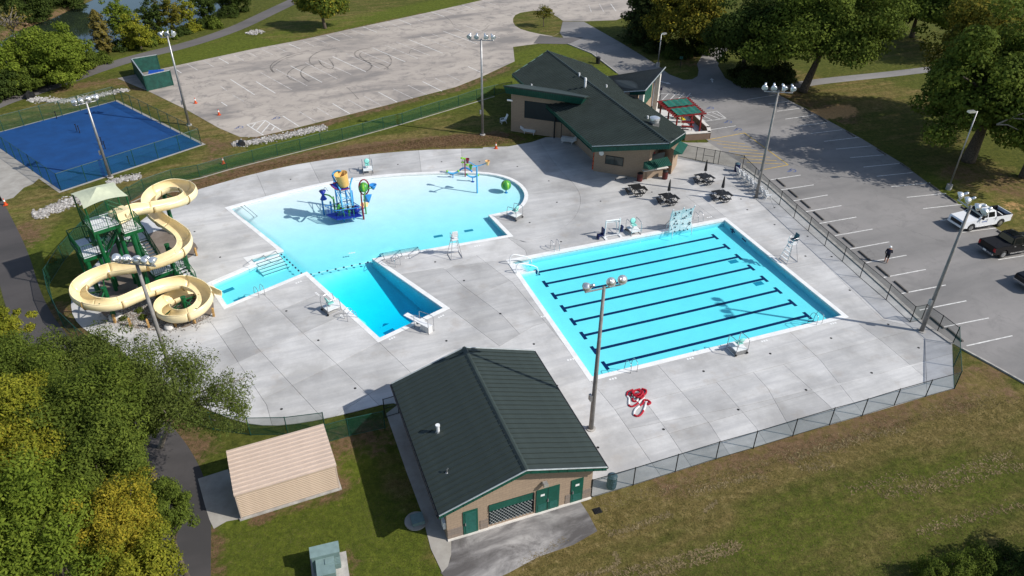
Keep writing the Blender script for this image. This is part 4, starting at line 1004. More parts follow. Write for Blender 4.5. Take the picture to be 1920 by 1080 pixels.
    MB().box((-wx-.09, y0+.35, 1.15), (.16,.4,.55)).build('meter_box', M['sign'], t)
    # roof vents
    p1 = G(821,805,he+.75); p2 = G(838,884,he+.5); inv = ROOTM[t.name].inverted()
    q = inv@p1; zz = he+(hr-he)*(1-abs(q.x)/hw); MB().cyl((q.x,q.y,zz-.1), .11, .62, 12).build('vent_pipe', M['white'], roof); MB().cyl((q.x,q.y,zz+.5), .14, .10, 12).build('vent_cap', M['white'], roof); MB().cyl((q.x,q.y,zz-.06), .2, .1, 12, .13).build('flashing', M['galv'], roof)
    q = inv@p2; zz = he+(hr-he)*(1-abs(q.x)/hw); MB().tube([(q.x,q.y,zz),(q.x,q.y,zz+.25),(q.x+.08,q.y,zz+.33)], .04, 8).build('vent_pipe', M['galv'], roof); MB().cyl((q.x,q.y,zz-.03), .13, .06, 12, .07).build('flashing', M['galv'], roof)
pump_building()
p = G(780,978); t = thing('utility_pad', 'round concrete pad with square lid beside the shaded walk', 'pad', (p.x,p.y,0))
MB().cyl((0,0,0), .68, .10, 24).build('pad', M['walkconc'], t); MB().box((.1,0,.22), (.75,.75,.24), R(20)).build('lid', M['utility2'], t)
p = G(1120,958); t = thing('drain_grate', 'square black drain grate lying in the dry grass', 'grate', (p.x,p.y,0), R(20)); MB().box((0,0,.02), (.5,.42,.04)).build('frame', M['black'], t)
for k in range(5): MB().box((-.18+k*.09,0,.05), (.03,.36,.03)).build('bar', M['drain'], t)

# ================================================================== TAN SHED
def shed():
    z = 2.2; A, B, Cc, Dd = G(427,852,z), G(609,797,z), G(625,874,z), G(440,925,z)
    c = (A+B+Cc+Dd)/4; w = ((B-A).length+(Cc-Dd).length)/2; d = ((Dd-A).length+(Cc-B).length)/2; e = ((B-A)+(Cc-Dd)); rz = math.atan2(e.y, e.x)
    t = thing('metal_shed', 'tan ribbed metal shed beside the dark service path', 'shed', (c.x,c.y,0), rz); zf, zr = 2.15, 2.3
    MB().box((0,0,.05), (w+.25,d+.25,.1)).build('foundation', M['kerb'], t)
    n = 13; 
    for y, nm in ((-d/2, 'front'), (d/2, 'rear')):
        h = zf if y < 0 else zr; s = -1 if y < 0 else 1; mb = MB(); mb.box((0,y-s*.03,h/2+.08), (w-.06,.04,h-.1))
        o = mb.build('wall', M['tanmetal2'], t)
        base = None
        for k in range(n):
            zz = .16+(h-.2)*(k+.5)/n; b = MB(); b.hexa([(-w/2+.03,0,-.05),(w/2-.03,0,-.05),(w/2-.03,s*.001,.05),(-w/2+.03,s*.001,.05)], [(-w/2+.03,s*.05,-.03),(w/2-.03,s*.05,-.03),(w/2-.03,s*.05,.02),(-w/2+.03,s*.05,.02)])
            if base is None: base = b.build('rib', M['tanmetal2'], o); q = base
            else: q = base.copy(); C.objects.link(q); q.parent = o
            q.location = (0, y, zz)
    for s in (-1, 1):
        MB().add([(s*w/2,-d/2,.08),(s*w/2,d/2,.08),(s*w/2,d/2,zr),(s*w/2,-d/2,zf)], [(0,1,2,3)]).build('end_wall', M['tanmetal2'], t)
        MB().box((s*(w/2),-d/2,zf/2), (.07,.07,zf)).build('corner_trim', M['tanmetal'], t)
    mb = MB(); mb.slab([(-w/2-.06,-d/2-.1,zf+.05),(w/2+.06,-d/2-.1,zf+.05),(w/2+.06,d/2+.1,zr+.05),(-w/2-.06,d/2+.1,zr+.05)], .05); r = mb.build('roof', M['tanmetal'], t)
    base = None; k = 11
    for i in range(k):
        f = (i+.5)/k; y = -d/2-.1+(d+.2)*f; zz = zf+(zr-zf)*f+.05
        if base is None: b = MB(); b.hexa([(-w/2-.06,-.06,0),(w/2+.06,-.06,0),(w/2+.06,.03,0),(-w/2-.06,.03,0)], [(-w/2-.06,-.025,.065),(w/2+.06,-.025,.065),(w/2+.06,.015,.065),(-w/2-.06,.015,.065)]); base = b.build('roof_rib', M['tanmetal'], r); q = base
        else: q = base.copy(); C.objects.link(q); q.parent = r
        q.location = (0, y, zz)
shed()

# ================================================================== UTILITY CABINET
p = G(617,1068); t = thing('utility_cabinet', 'grey green steel electrical cabinet on the lower lawn', 'cabinet', (p.x,p.y,0), R(17))
MB().box((.05,-.25,.05), (2.0,2.3,.1)).build('pad', M['kerb'], t)
MB().box((-.05,.25,.75), (1.5,.62,1.3)).build('body', M['utility2'], t)
MB().hexa([(-.85,-.08,1.38),(.75,-.08,1.38),(.75,.60,1.46),(-.85,.60,1.46)], [(-.85,-.08,1.44),(.75,-.08,1.44),(.75,.60,1.53),(-.85,.60,1.53)]).build('lid', M['utility'], t)
MB().box((-.1,-.62,.62), (.95,1.05,1.05)).build('tank_body', M['utility2'], t); MB().box((-.1,-.62,1.17), (1.0,1.1,.05)).build('tank_lid', M['utility'], t)
MB().box((.14,-.36,1.21), (.5,.36,.05)).build('hatch', M['utility'], t); MB().box((.55,-.3,.8), (.3,.45,.4)).build('radiator', M['utility2'], t)
for k in range(5): MB().box((.55,-.5+k*.1,1.01), (.3,.03,.03)).build('fin', M['utility'], t)

# ================================================================== BATHHOUSE
def bathhouse():
    he, hr = 4.0, 6.0; o = Vector((16.0, 71.97, 0)); ang = -69.5; d = dirv(ang); n = dirv(ang+90)
    t = thing('bathhouse', 'tan bathhouse and concession building with long green gable roof', 'building', tuple(o), 0)
    W = lambda a, b, z: o+n*a+d*b+Vector((0,0,z))
    hw = 5.8; near, far_e, far_r = -6.0, -30.9, -32.8
    RP = {s: [W(0,0,hr), W(s*hw,near,he), W(s*hw,far_e,he), W(0,far_r,hr)] for s in (-1, 1)}
    rf = MB()
    for s in (-1, 1): rf.slab(RP[s] if s < 0 else RP[s][::-1], .12)
    roof = rf.build('roof', M['roof'], t, world=True)
    rib = MB(); k = 78
    for s in (-1, 1):
        for i in range(k):
            b = far_r+.25+(0-far_r-.4)*i/(k-1)
            a1 = hw
            if b > near: a1 = hw*(b/near)
            if b < far_e: a1 = hw*(b-far_r)/(far_e-far_r)
            if a1 < .3: continue
            p, q = W(0,b,hr+.02), W(s*a1,b,he+(hr-he)*(1-a1/hw)+.02); e = d*.032; u = Vector((0,0,.085))
            rib.add([p-e, q-e, q+e, p+e, p-e+u, q-e+u, q+e+u, p+e+u], [(4,5,6,7),(0,1,5,4),(2,3,7,6),(1,2,6,5)])
    tag(rib.build('standing_seams', M['roof'], roof, world=True), kind='stuff')
    MB().tube([W(0,.05,hr+.03), W(0,far_r-.05,hr+.03)], .11, 6).build('ridge_cap', M['roof'], roof, world=True)
    # deep fascias
    def fas(a, b, dep, m='fascia', ribs=True, lift=.03):
        u = Vector((0,0,lift)); w = Vector((0,0,-dep)); f = MB().add([a+u, b+u, b+w, a+w], [(0,1,2,3)]).build('fascia', M[m], roof, world=True)
        if ribs:
            L = (b-a).length; kk = int(L/.3); mb = MB(); nn = Vector((-(b-a).y, (b-a).x, 0)).normalized()
            for i in range(kk):
                q = a+(b-a)*((i+.5)/kk); mb.box(tuple(q+w*.5+u*.5), (.05,.07,dep), math.atan2((b-a).y, (b-a).x))
            tag(mb.build('fascia_ribs', M[m], roof, world=True), kind='stuff')
        MB().tube([a+u, b+u], .05, 6).build('drip_edge', M['gutter'] if ribs else M['fascia'], roof, world=True)
    fas(W(-hw,near,he), W(0,0,hr), .62); fas(W(0,0,hr), W(hw,near,he), .62)
    fas(W(-hw,near,he), W(-hw,far_e,he), .3, ribs=False); fas(W(hw,near,he), W(hw,far_e,he), .3, ribs=False)
    fas(W(-hw,far_e,he), W(0,far_r,hr), .5, ribs=False); fas(W(0,far_r,hr), W(hw,far_e,he), .5, ribs=False)
    MB().add([W(-hw,near,he-.5), W(0,0,hr-.6), W(hw,near,he-.5), W(hw,far_e,he-.3), W(0,far_r,hr-.5), W(-hw,far_e,he-.3)], [(0,1,4,5),(1,2,3,4)]).build('soffit', M['fascia'], roof, world=True)
    # walls
    def wallseg(pts, h, m='block', name='wall', z0=.02, closed=True):
        mb = MB(); k = len(pts)
        for i in range(k if closed else k-1):
            a, b = pts[i], pts[(i+1)%k]
            ha, hb = (h(a) if callable(h) else h), (h(b) if callable(h) else h)
            mb.add([(a.x,a.y,z0),(b.x,b.y,z0),(b.x,b.y,hb),(a.x,a.y,ha)], [(0,1,2,3)])
        return mb.build(name, M[m], t, world=True)
    rz = lambda p: he+(hr-he)*(1-min(hw, abs((p-o).dot(n)))/hw)-.42
    g0 = lambda x, y: G(x, y)
    A = g0(1112,321); B = W(-.3,-4.5,0); Cc = W(.25,-4.0,0); E = W(5.0,-8.8,0)
    wallseg([A, B, Cc, E, W(5.0,-29.5,0), W(-3.2,-29.5,0), W(-3.2,-9.6,0)], rz)
    # ticket / kitchen window on the front wall
    def onwall(a, b, s0, s1, z0, z1, name, m, proud=.04):
        L = b-a; nn = Vector((L.y,-L.x,0)).normalized()*proud
        p, q = a+L*s0+nn, a+L*s1+nn
        return MB().hexa([(p.x,p.y,z0),(q.x,q.y,z0),((q-nn).x,(q-nn).y,z0),((p-nn).x,(p-nn).y,z0)], [(p.x,p.y,z1),(q.x,q.y,z1),((q-nn).x,(q-nn).y,z1),((p-nn).x,(p-nn).y,z1)]).build(name, M[m], t, world=True)
    fr = onwall(A, B, .24, .62, 1.15, 2.2, 'window', 'black')
    L = B-A; nn = Vector((L.y,-L.x,0)).normalized()
    for s0, s1 in ((.255,.425),(.44,.605)):
        p, q = A+L*s0+nn*.05, A+L*s1+nn*.05; MB().add([(p.x,p.y,1.22),(q.x,q.y,1.22),(q.x,q.y,2.13),(p.x,p.y,2.13)], [(0,1,2,3)]).build('pane', M['window'], fr, world=True)
    c = A+L*.15+nn*.06; MB().lathe([(.02,-.03),(.28,-.03),(.28,.03),(.02,.03)], 20, (c.x,c.y,2.35), tuple(nn)).build('clock', M['sign'], t, world=True)
    # serving counter with awning on the prow
    k0, k1 = g0(1205,337), g0(1248,330); e = (k1-k0).normalized(); back = Vector((-e.y, e.x, 0)); ln = (k1-k0).length
    cc = (k0+k1)/2+back*.55
    MB().box((cc.x,cc.y,.53), (ln,1.1,1.06), math.atan2(e.y,e.x)).build('counter_wall', M['block'], t, world=True)
    MB().box((cc.x-back.x*.1,cc.y-back.y*.1,1.10), (ln+.2,1.3,.09), math.atan2(e.y,e.x)).build('counter_top', M['concwhite'], t, world=True)
    b0 = k0+back*.7-e*.0; b1 = k1+back*.7
    MB().add([(b0.x,b0.y,1.1),(b1.x,b1.y,1.1),(b1.x,b1.y,2.6),(b0.x,b0.y,2.6)], [(0,1,2,3)]).build('serving_hatch', M['darkglass'], t, world=True)
    w0, w1 = G(1203,318,2.7), G(1244,301,2.95)
    a0, a1 = G(1215,326,2.15), G(1258,310,2.2)
    t0, t1, f0, f1 = G(1207,304,2.65), G(1251,294,2.65), G(1217,318,2.1), G(1260,309,2.1)
    aw = MB().slab([f0,f1,t1,t0], .05).build('awning', M['fascia'], t, world=True)
    for i in range(14):
        f = (i+.5)/14; p, q = t0+(t1-t0)*f, f0+(f1-f0)*f; MB().tube([p+Vector((0,0,.03)), q+Vector((0,0,.03))], .03, 5).build('awning_rib', M['fascia'], aw, world=True)
    for f, tt in ((f0,t0),(f1,t1)): MB().add([f, tt, tt-Vector((0,0,.75))], [(0,1,2)]).build('awning_side', M['fascia'], aw, world=True)
    # second awning at the far right door
    q0, q1 = Cc+(E-Cc)*.66, Cc+(E-Cc)*1.04; sn = Vector(((E-Cc).y, -(E-Cc).x, 0)).normalized()
    aq = [G(1264,281,3.0), G(1275,264,3.0), G(1290,271,2.4), G(1279,289,2.4)]
    vq = [aq[0], aq[1], W(4.98,-9.6,0), Cc+(E-Cc)*.62]
    MB().prism([(q.x,q.y) for q in vq], .02, 3.0).build('vestibule', M['block'], t, world=True)
    a2 = MB().slab([aq[0], aq[3], aq[2], aq[1]], .06).build('awning', M['fascia'], t, world=True)
    MB().add([aq[0], aq[3], aq[0]-Vector((0,0,.6))], [(0,1,2)]).build('awning_side', M['fascia'], a2, world=True)
    onwall(Cc, E, .70, .95, .05, 2.2, 'doorway', 'darkglass', .05)
    onwall(Cc, E, .20, .33, 1.6, 2.5, 'menu_sign', 'signred', .06); onwall(Cc, E, .225, .305, 1.85, 2.25, 'menu_panel', 'sign', .08)
    # left wing with the high green screen
    hb = 6.2; la, lb = G(958,246), G(1050,259); le = (lb-la).normalized(); lb = la+le*10.2*.9; lbk = Vector((-le.y, le.x, 0))
    wl = [la, lb, lb+lbk*4.2, la+lbk*4.2]
    mb = MB()
    hf = hb-.75
    mb.add([(la.x,la.y,.02),(lb.x,lb.y,.02),(lb.x,lb.y,hf),(la.x,la.y,hf)], [(0,1,2,3)])
    for p, s in ((la,1),(lb,-1)):
        q = p+lbk*4.2; mb.add([(p.x,p.y,.02),(q.x,q.y,.02),(q.x,q.y,hf-1.15),(p.x,p.y,hf)], [(0,1,2,3)])
    mb.build('wall', M['block'], t, world=True)
    r0 = G(944,161,hb); r1 = G(1096,183,hb); re = (r1-r0).normalized(); rb = Vector((-re.y, re.x, 0))
    wr = MB().slab([r0, r1, r1+rb*5.0-Vector((0,0,1.35)), r0+rb*5.0-Vector((0,0,1.35))], .12).build('wing_roof', M['roof'], t, world=True)
    mb = MB(); mb.add([r0+Vector((0,0,.03))-rb*.02, r1+Vector((0,0,.03))-rb*.02, r1-Vector((0,0,1.0))+rb*.35-re*.5, r0-Vector((0,0,1.0))+rb*.35+re*.2], [(0,1,2,3)])
    mb.add([r1+Vector((0,0,.03)), r1+rb*5.0-Vector((0,0,1.32)), r1+rb*5.0-Vector((0,0,2.0))-re*.5, r1-Vector((0,0,1.0))+rb*.35-re*.5], [(0,1,2,3)])
    mb.add([r0+Vector((0,0,.03)), r0+rb*5.0-Vector((0,0,1.32)), r0+rb*5.0-Vector((0,0,2.0))+re*.2, r0-Vector((0,0,1.0))+rb*.35+re*.2], [(0,1,2,3)])
    mb.build('fascia', M['fascia'], wr, world=True)
    mb = MB(); kk = 34
    for i in range(kk):
        f = (i+.5)/kk; p = r0+(r1-r0)*f-rb*.03; q = r0+re*.2+rb*.35+((r1-re*.5)-(r0+re*.2))*f-Vector((0,0,1.0))-rb*.03; mb.tube([p,q], .025, 4)
    tag(mb.build('fascia_ribs', M['fascia'], wr, world=True), kind='stuff')
    MB().tube([r0+Vector((0,0,.03)), r1+Vector((0,0,.03))], .05, 6).build('drip_edge', M['roof'], wr, world=True)
    onwall(la, lb, .19, .80, 2.05, 4.2, 'green_screen', 'darkglass', .06)
    lq = la-le*.15; MB().box((lq.x,lq.y,4.0), (.7,.18,.14), math.atan2(le.y,le.x)).build('wall_lamp', M['lamp'], t, world=True)
    # right wing, charcoal roof rising outward
    lo1, lo2 = G(1139,143,4.0), G(1149,174,3.95); h1, h2 = G(1248,126,5.6), G(1210,170,5.6)
    wr2 = MB().slab([lo2, h2, h1, lo1], .14).build('wing_roof', M['roofblack'], t, world=True)
    for i in range(22):
        f = (i+.5)/22; MB().tube([lo2+(lo1-lo2)*f+Vector((0,0,.02)), h2+(h1-h2)*f+Vector((0,0,.02))], .022, 4).build('seam', M['roofblack'], wr2, world=True)
    MB().tube([h2,h1], .07, 6).build('drip_edge', M['gutter'], wr2, world=True); MB().tube([lo2,h2], .06, 6).build('drip_edge', M['gutter'], wr2, world=True); MB().tube([lo1,lo2], .05, 6).build('flashing', M['gutter'], wr2, world=True)
    out = Vector(((h1-h2).y, -(h1-h2).x, 0)).normalized()
    dn = Vector((0,0,-.5))
    MB().add([h2, h1, h1+dn-out*.2, h2+dn-out*.2], [(0,1,2,3)]).build('fascia', M['fascia'], wr2, world=True)
    MB().add([lo2, h2, h2+dn, lo2+dn*.6], [(0,1,2,3)]).build('fascia', M['fascia'], wr2, world=True)
    v1, v2 = h1-out*1.1+(h2-h1)*.08, h2-out*1.1-(h2-h1)*.10
    f = lambda p, z: (p.x, p.y, z)
    MB().add([f(v2,.02), f(v1,.02), f(v1,5.0), f(v2,5.0)], [(0,1,2,3)]).build('wall', M['block'], t, world=True)
    s2 = v2-out*4.0; MB().add([f(v2,.02), f(s2,.02), f(s2,4.1), f(v2,5.0)], [(0,1,2,3)]).build('wall', M['block'], t, world=True)
    s1 = v1-out*4.0; MB().add([f(v1,.02), f(s1,.02), f(s1,4.1), f(v1,5.0)], [(0,1,2,3)]).build('wall', M['block'], t, world=True)
    x1, x2 = v1+(v2-v1)*.12+out*.05, v1+(v2-v1)*.86+out*.05
    MB().add([f(x2,2.0), f(x1,2.0), f(x1,4.9), f(x2,4.9)], [(0,1,2,3)]).build('green_screen', M['fascia'], t, world=True)
    for q in (v2+out*.5, v1+out*.5): MB().box((q.x,q.y,2.5), (.55,.55,5.0), math.atan2(out.y,out.x)).build('pier', M['concwhite'], t, world=True)
    # roof kit
    def vent(x, y, z, r, h, m='white', cap=False):
        p = G(x, y, z); a = abs((p-o).dot(n)); zz = he+(hr-he)*(1-min(a,hw)/hw); MB().cyl((p.x,p.y,zz-.1), r, h, 12).build('vent_pipe', M[m], roof, world=True)
        if cap: MB().cyl((p.x,p.y,zz+h-.12), r*1.25, h*.3, 14, r*.9).build('vent_cap', M[m], roof, world=True)
    vent(997,149,5.2,.09,.55); vent(1086,144,5.9,.1,.55); vent(1097,164,5.7,.14,1.0,'white',True); vent(1137,165,5.3,.1,.5); vent(1214,225,5.3,.1,.5)
    p = G(1226,238,5.4); a = abs((p-o).dot(n)); zz = he+(hr-he)*(1-a/hw)
    MB().box((p.x,p.y,zz+.1), (.8,.8,.6), R(20)).build('fan_curb', M['galv'], roof, world=True); MB().lathe([(.42,.4),(.5,.5),(.5,.75),(.58,.8),(.56,1.0),(.3,1.1)], 16, (p.x,p.y,zz-.05)).build('exhaust_fan', M['lamp'], roof, world=True)
    # patio posts under the long eave
    for x, y in ((1052,259),): 
        p = g0(x, y); MB().tube([(p.x,p.y,0),(p.x,p.y,2.9),(p.x-.3,p.y-.5,3.7)], .07, 8).build('downpipe', M['black'], t, world=True)
    for b in (-18.0,):
        p = W(-5.0,b,0); MB().cyl((p.x,p.y,0), .09, 3.7, 10).build('patio_post', M['black'], t, world=True)
bathhouse()
# rescue backboard leaning at the corner of the front wall
p = G(1114,318); t = thing('rescue_board', 'orange rescue backboard standing against the concession wall', 'rescue board', (p.x,p.y,.05), R(-20))
MB().hexa([(-.24,-.12,0),(.24,-.12,0),(.24,-.05,0),(-.24,-.05,0)], [(-.2,.0,2.0),(.2,.0,2.0),(.2,.07,2.0),(-.2,.07,2.0)]).build('board', M['rescue'], t)
for z, nm in ((.45,'strap'),(1.0,'strap'),(1.5,'strap')): MB().box((0,-.11+z*.06,z), (.5,.1,.06)).build(nm, M['redbin'], t)
MB().box((0,-.03,1.72), (.28,.16,.22)).build('head_block', M['redbin'], t)

# planter wall and pergola
PL = [G(1226,201), G(1223,209), G(1285,263), G(1328,260), G(1326,251), G(1306,228), G(1286,212)]
t = thing('planter_wall', 'brown brick patio wall with pale cap beside the bathhouse', 'wall', tuple(PL[2])[:2]+(0,))
def wallrun(a, b, root, h=.85, w=.32):
    dd = b-a; c = (a+b)/2; an = math.atan2(dd.y, dd.x); s = MB().box((c.x,c.y,h/2), (dd.length+w*.9,w,h), an).build('wall', M['brick'], root, world=True); MB().box((c.x,c.y,h+.05), (dd.length+w*1.1,w+.12,.1), an).build('cap', M['concwhite'], s, world=True)
for a, b in ((PL[2],PL[3]),(PL[3],PL[4]),(PL[4],PL[6]),(PL[6],PL[0])): wallrun(a, b, t)
flat('patio_floor', [tuple(p[:2]) for p in PL], .05, M['whiteconc'])
def pergola():
    zt = 2.75; z7_ = lambda x, y, z: G(x/6.353+1200, y/6.353+160, z)
    a, b, c_, d_ = z7_(250,205,zt), z7_(540,170,zt), z7_(740,355,zt), z7_(450,385,zt)
    t = thing('pergola', 'dark red timber pergola with two green shade cloths', 'pergola', tuple(((a+b+c_+d_)/4)[:2])+(0,))
    for e0, e1 in ((a,d_),(b,c_),((a+b)/2,(c_+d_)/2)):
        v = (e1-e0).normalized(); MB().tube([e0-v*.5, e1+v*.5], .09, 4).build('beam', M['pergola'], t, world=True)
    for i in range(11):
        f = i/10; p, q = a+(d_-a)*f, b+(c_-b)*f; v = (q-p).normalized(); p, q = p-v*.55+Vector((0,0,.16)), q+v*.55+Vector((0,0,.16)); m_ = (p+q)/2; MB().box(tuple(m_), ((q-p).length,.09,.18), math.atan2(v.y,v.x)).build('rafter', M['pergola'], t, world=True)
    for f in (.02,.5,.98):
        for e0, e1 in ((a,d_),(b,c_)):
            p = e0+(e1-e0)*f; MB().box((p.x,p.y,zt/2), (.16,.16,zt), R(20)).build('post', M['pergola'], t, world=True)
    for f0, f1 in ((.04,.45),(.56,.97)):
        q = [a+(d_-a)*f0, a+(d_-a)*f1, b+(c_-b)*f1, b+(c_-b)*f0]; k = 8; mb = MB(); up = .30
        for i in range(k):
            g0_, g1_ = i/k, (i+1)/k; s = lambda g: Vector((0,0,up-.06*math.sin(math.pi*g*4)**2))
            mb.add([q[0]+(q[3]-q[0])*g0_+s(g0_), q[1]+(q[2]-q[1])*g0_+s(g0_), q[1]+(q[2]-q[1])*g1_+s(g1_), q[0]+(q[3]-q[0])*g1_+s(g1_)], [(0,1,2,3)])
        mb.build('shade_cloth', M['cloth'], t, smooth=True, world=True)
pergola()
for i, (x, y) in enumerate(((1268,222),(1280,230),(1277,223))):
    p = G(x, y); t = thing('patio_chair', 'yellow patio chair under the pergola, %s from the green building' % ORD[i], 'chair', (p.x,p.y,.05), R(40+70*i), 'yellow patio chairs')
    MB().box((0,0,.42), (.5,.5,.05)).build('seat', M['yellow'], t); MB().box((0,.24,.72), (.5,.05,.55), rx=-.15).build('backrest', M['yellow'], t)
    for sx in (-.21,.21):
        for sy in (-.21,.21): MB().cyl((sx,sy,0), .025, .42, 6).build('leg', M['yellow'], t)
p = G(1288,244); t = thing('bench', 'dark red timber bench inside the brick patio wall', 'bench', (p.x,p.y,.05), R(-10))
MB().box((0,0,.45), (1.5,.4,.06)).build('seat', M['pergola'], t); MB().box((0,.7,.75), (1.6,.7,.06)).build('table_top', M['pergola'], t)
for s in (-.55,.55): MB().tube([(s,-.1,0),(s,0,.42)], .04, 6).build('leg', M['pergola'], t); MB().tube([(s,.7,0),(s,.7,.72)], .04, 6).build('leg', M['pergola'], t)
p = G(1237,190); t = thing('sign_post', 'slim dark sign post by the brick patio wall', 'post', (p.x,p.y,.03)); MB().cyl((0,0,0), .05, 1.9, 8).build('post', M['black'], t); MB().box((0,0,1.75), (.3,.05,.4)).build('panel', M['navy'], t)
p = G(1275,128); t = thing('sign_post', 'small green sign on a thin post in front of the dark trees', 'sign', (p.x,p.y,0)); MB().cyl((0,0,0), .04, 1.7, 8).build('post', M['black'], t); MB().box((0,0,1.6), (.5,.05,.4)).build('panel', M['doorpanel'], t)
p = G(1121,119); t = thing('waste_bin', 'black waste bin behind the bathhouse by the road', 'bin', (p.x,p.y,0)); MB().cyl((0,0,0), .32, .95, 14, .36).build('body', M['black'], t); MB().cyl((0,0,.95), .38, .12, 14, .2).build('lid', M['black'], t); MB().tube([(-.3,0,0),(-.3,0,1.9),(-.9,0,1.95)], .03, 6).build('bag_hook', M['galv'], t)

# dumpster enclosure
E4 = [G(277,171), G(325,160), G(300,130), G(254,138)]
t = thing('dumpster_enclosure', 'green board enclosure at the corner of the old parking lot', 'enclosure', tuple(E4[0])[:2]+(0,))
for a, b, nm in ((E4[0],E4[1],'board_wall'),(E4[0],E4[3],'board_wall'),(E4[3],E4[2],'board_wall')):
    dd = b-a; c = (a+b)/2; an = math.atan2(dd.y,dd.x); MB().box((c.x,c.y,1.1), (dd.length,.1,2.1), an).build(nm, M['enclosure'], t, world=True)
    MB().box((c.x,c.y,2.2), (dd.length+.1,.16,.08), an).build('top_trim', M['gutter'], t, world=True)
for p in E4[:1]+E4[1:]: MB().box((p.x,p.y,1.1), (.18,.18,2.2), R(20)).build('post', M['enclosure'], t, world=True)
p = G(298,158); t = thing('dumpster', 'blue dumpster inside the green board enclosure', 'dumpster', (p.x,p.y,.03), R(15))
MB().hexa([(-.9,-.6,.15),(.9,-.6,.15),(.9,.6,.15),(-.9,.6,.15)], [(-1.0,-.75,1.4),(1.0,-.75,1.4),(1.0,.75,1.7),(-1.0,.75,1.7)]).build('body', M['dumpster'], t); MB().hexa([(-1.03,-.78,1.42),(1.03,-.78,1.42),(1.03,.78,1.72),(-1.03,.78,1.72)], [(-1.0,-.75,1.48),(1.0,-.75,1.48),(1.0,.7,1.85),(-1.0,.7,1.85)]).build('lid', M['dumpster'], t)
# ================================================================== WATER SLIDE AND TOWER
z3 = lambda x, y: (x/3.376+100, y/3.376+320)
def catmull(P, k=6):
    out = []
    for i in range(len(P)-1):
        p0, p1, p2, p3 = P[max(0,i-1)], P[i], P[i+1], P[min(len(P)-1,i+2)]
        for j in range(k):
            t = j/k; out.append(.5*((2*p1)+(p2-p0)*t+(2*p0-5*p1+4*p2-p3)*t*t+(3*p1-p0-3*p2+p3)*t*t*t))
    out.append(P[-1]); return out
SL = [(430,268),(520,240),(620,222),(735,200),(825,172),(868,132),(830,98),(745,92),(655,125),(606,176),(612,226),(640,272),(690,312),(755,352),(815,402),(832,455),(795,508),(705,552),(600,585),(480,606),(350,628),(240,672),(168,730),(163,786),(220,828),(320,842),(420,828),(520,788),(620,748),(720,718),(830,708),(920,738),(962,795),(930,858),(850,904),(765,916),(698,892),(690,850),(732,812),(805,782),(885,762),(960,766),(1035,792)]
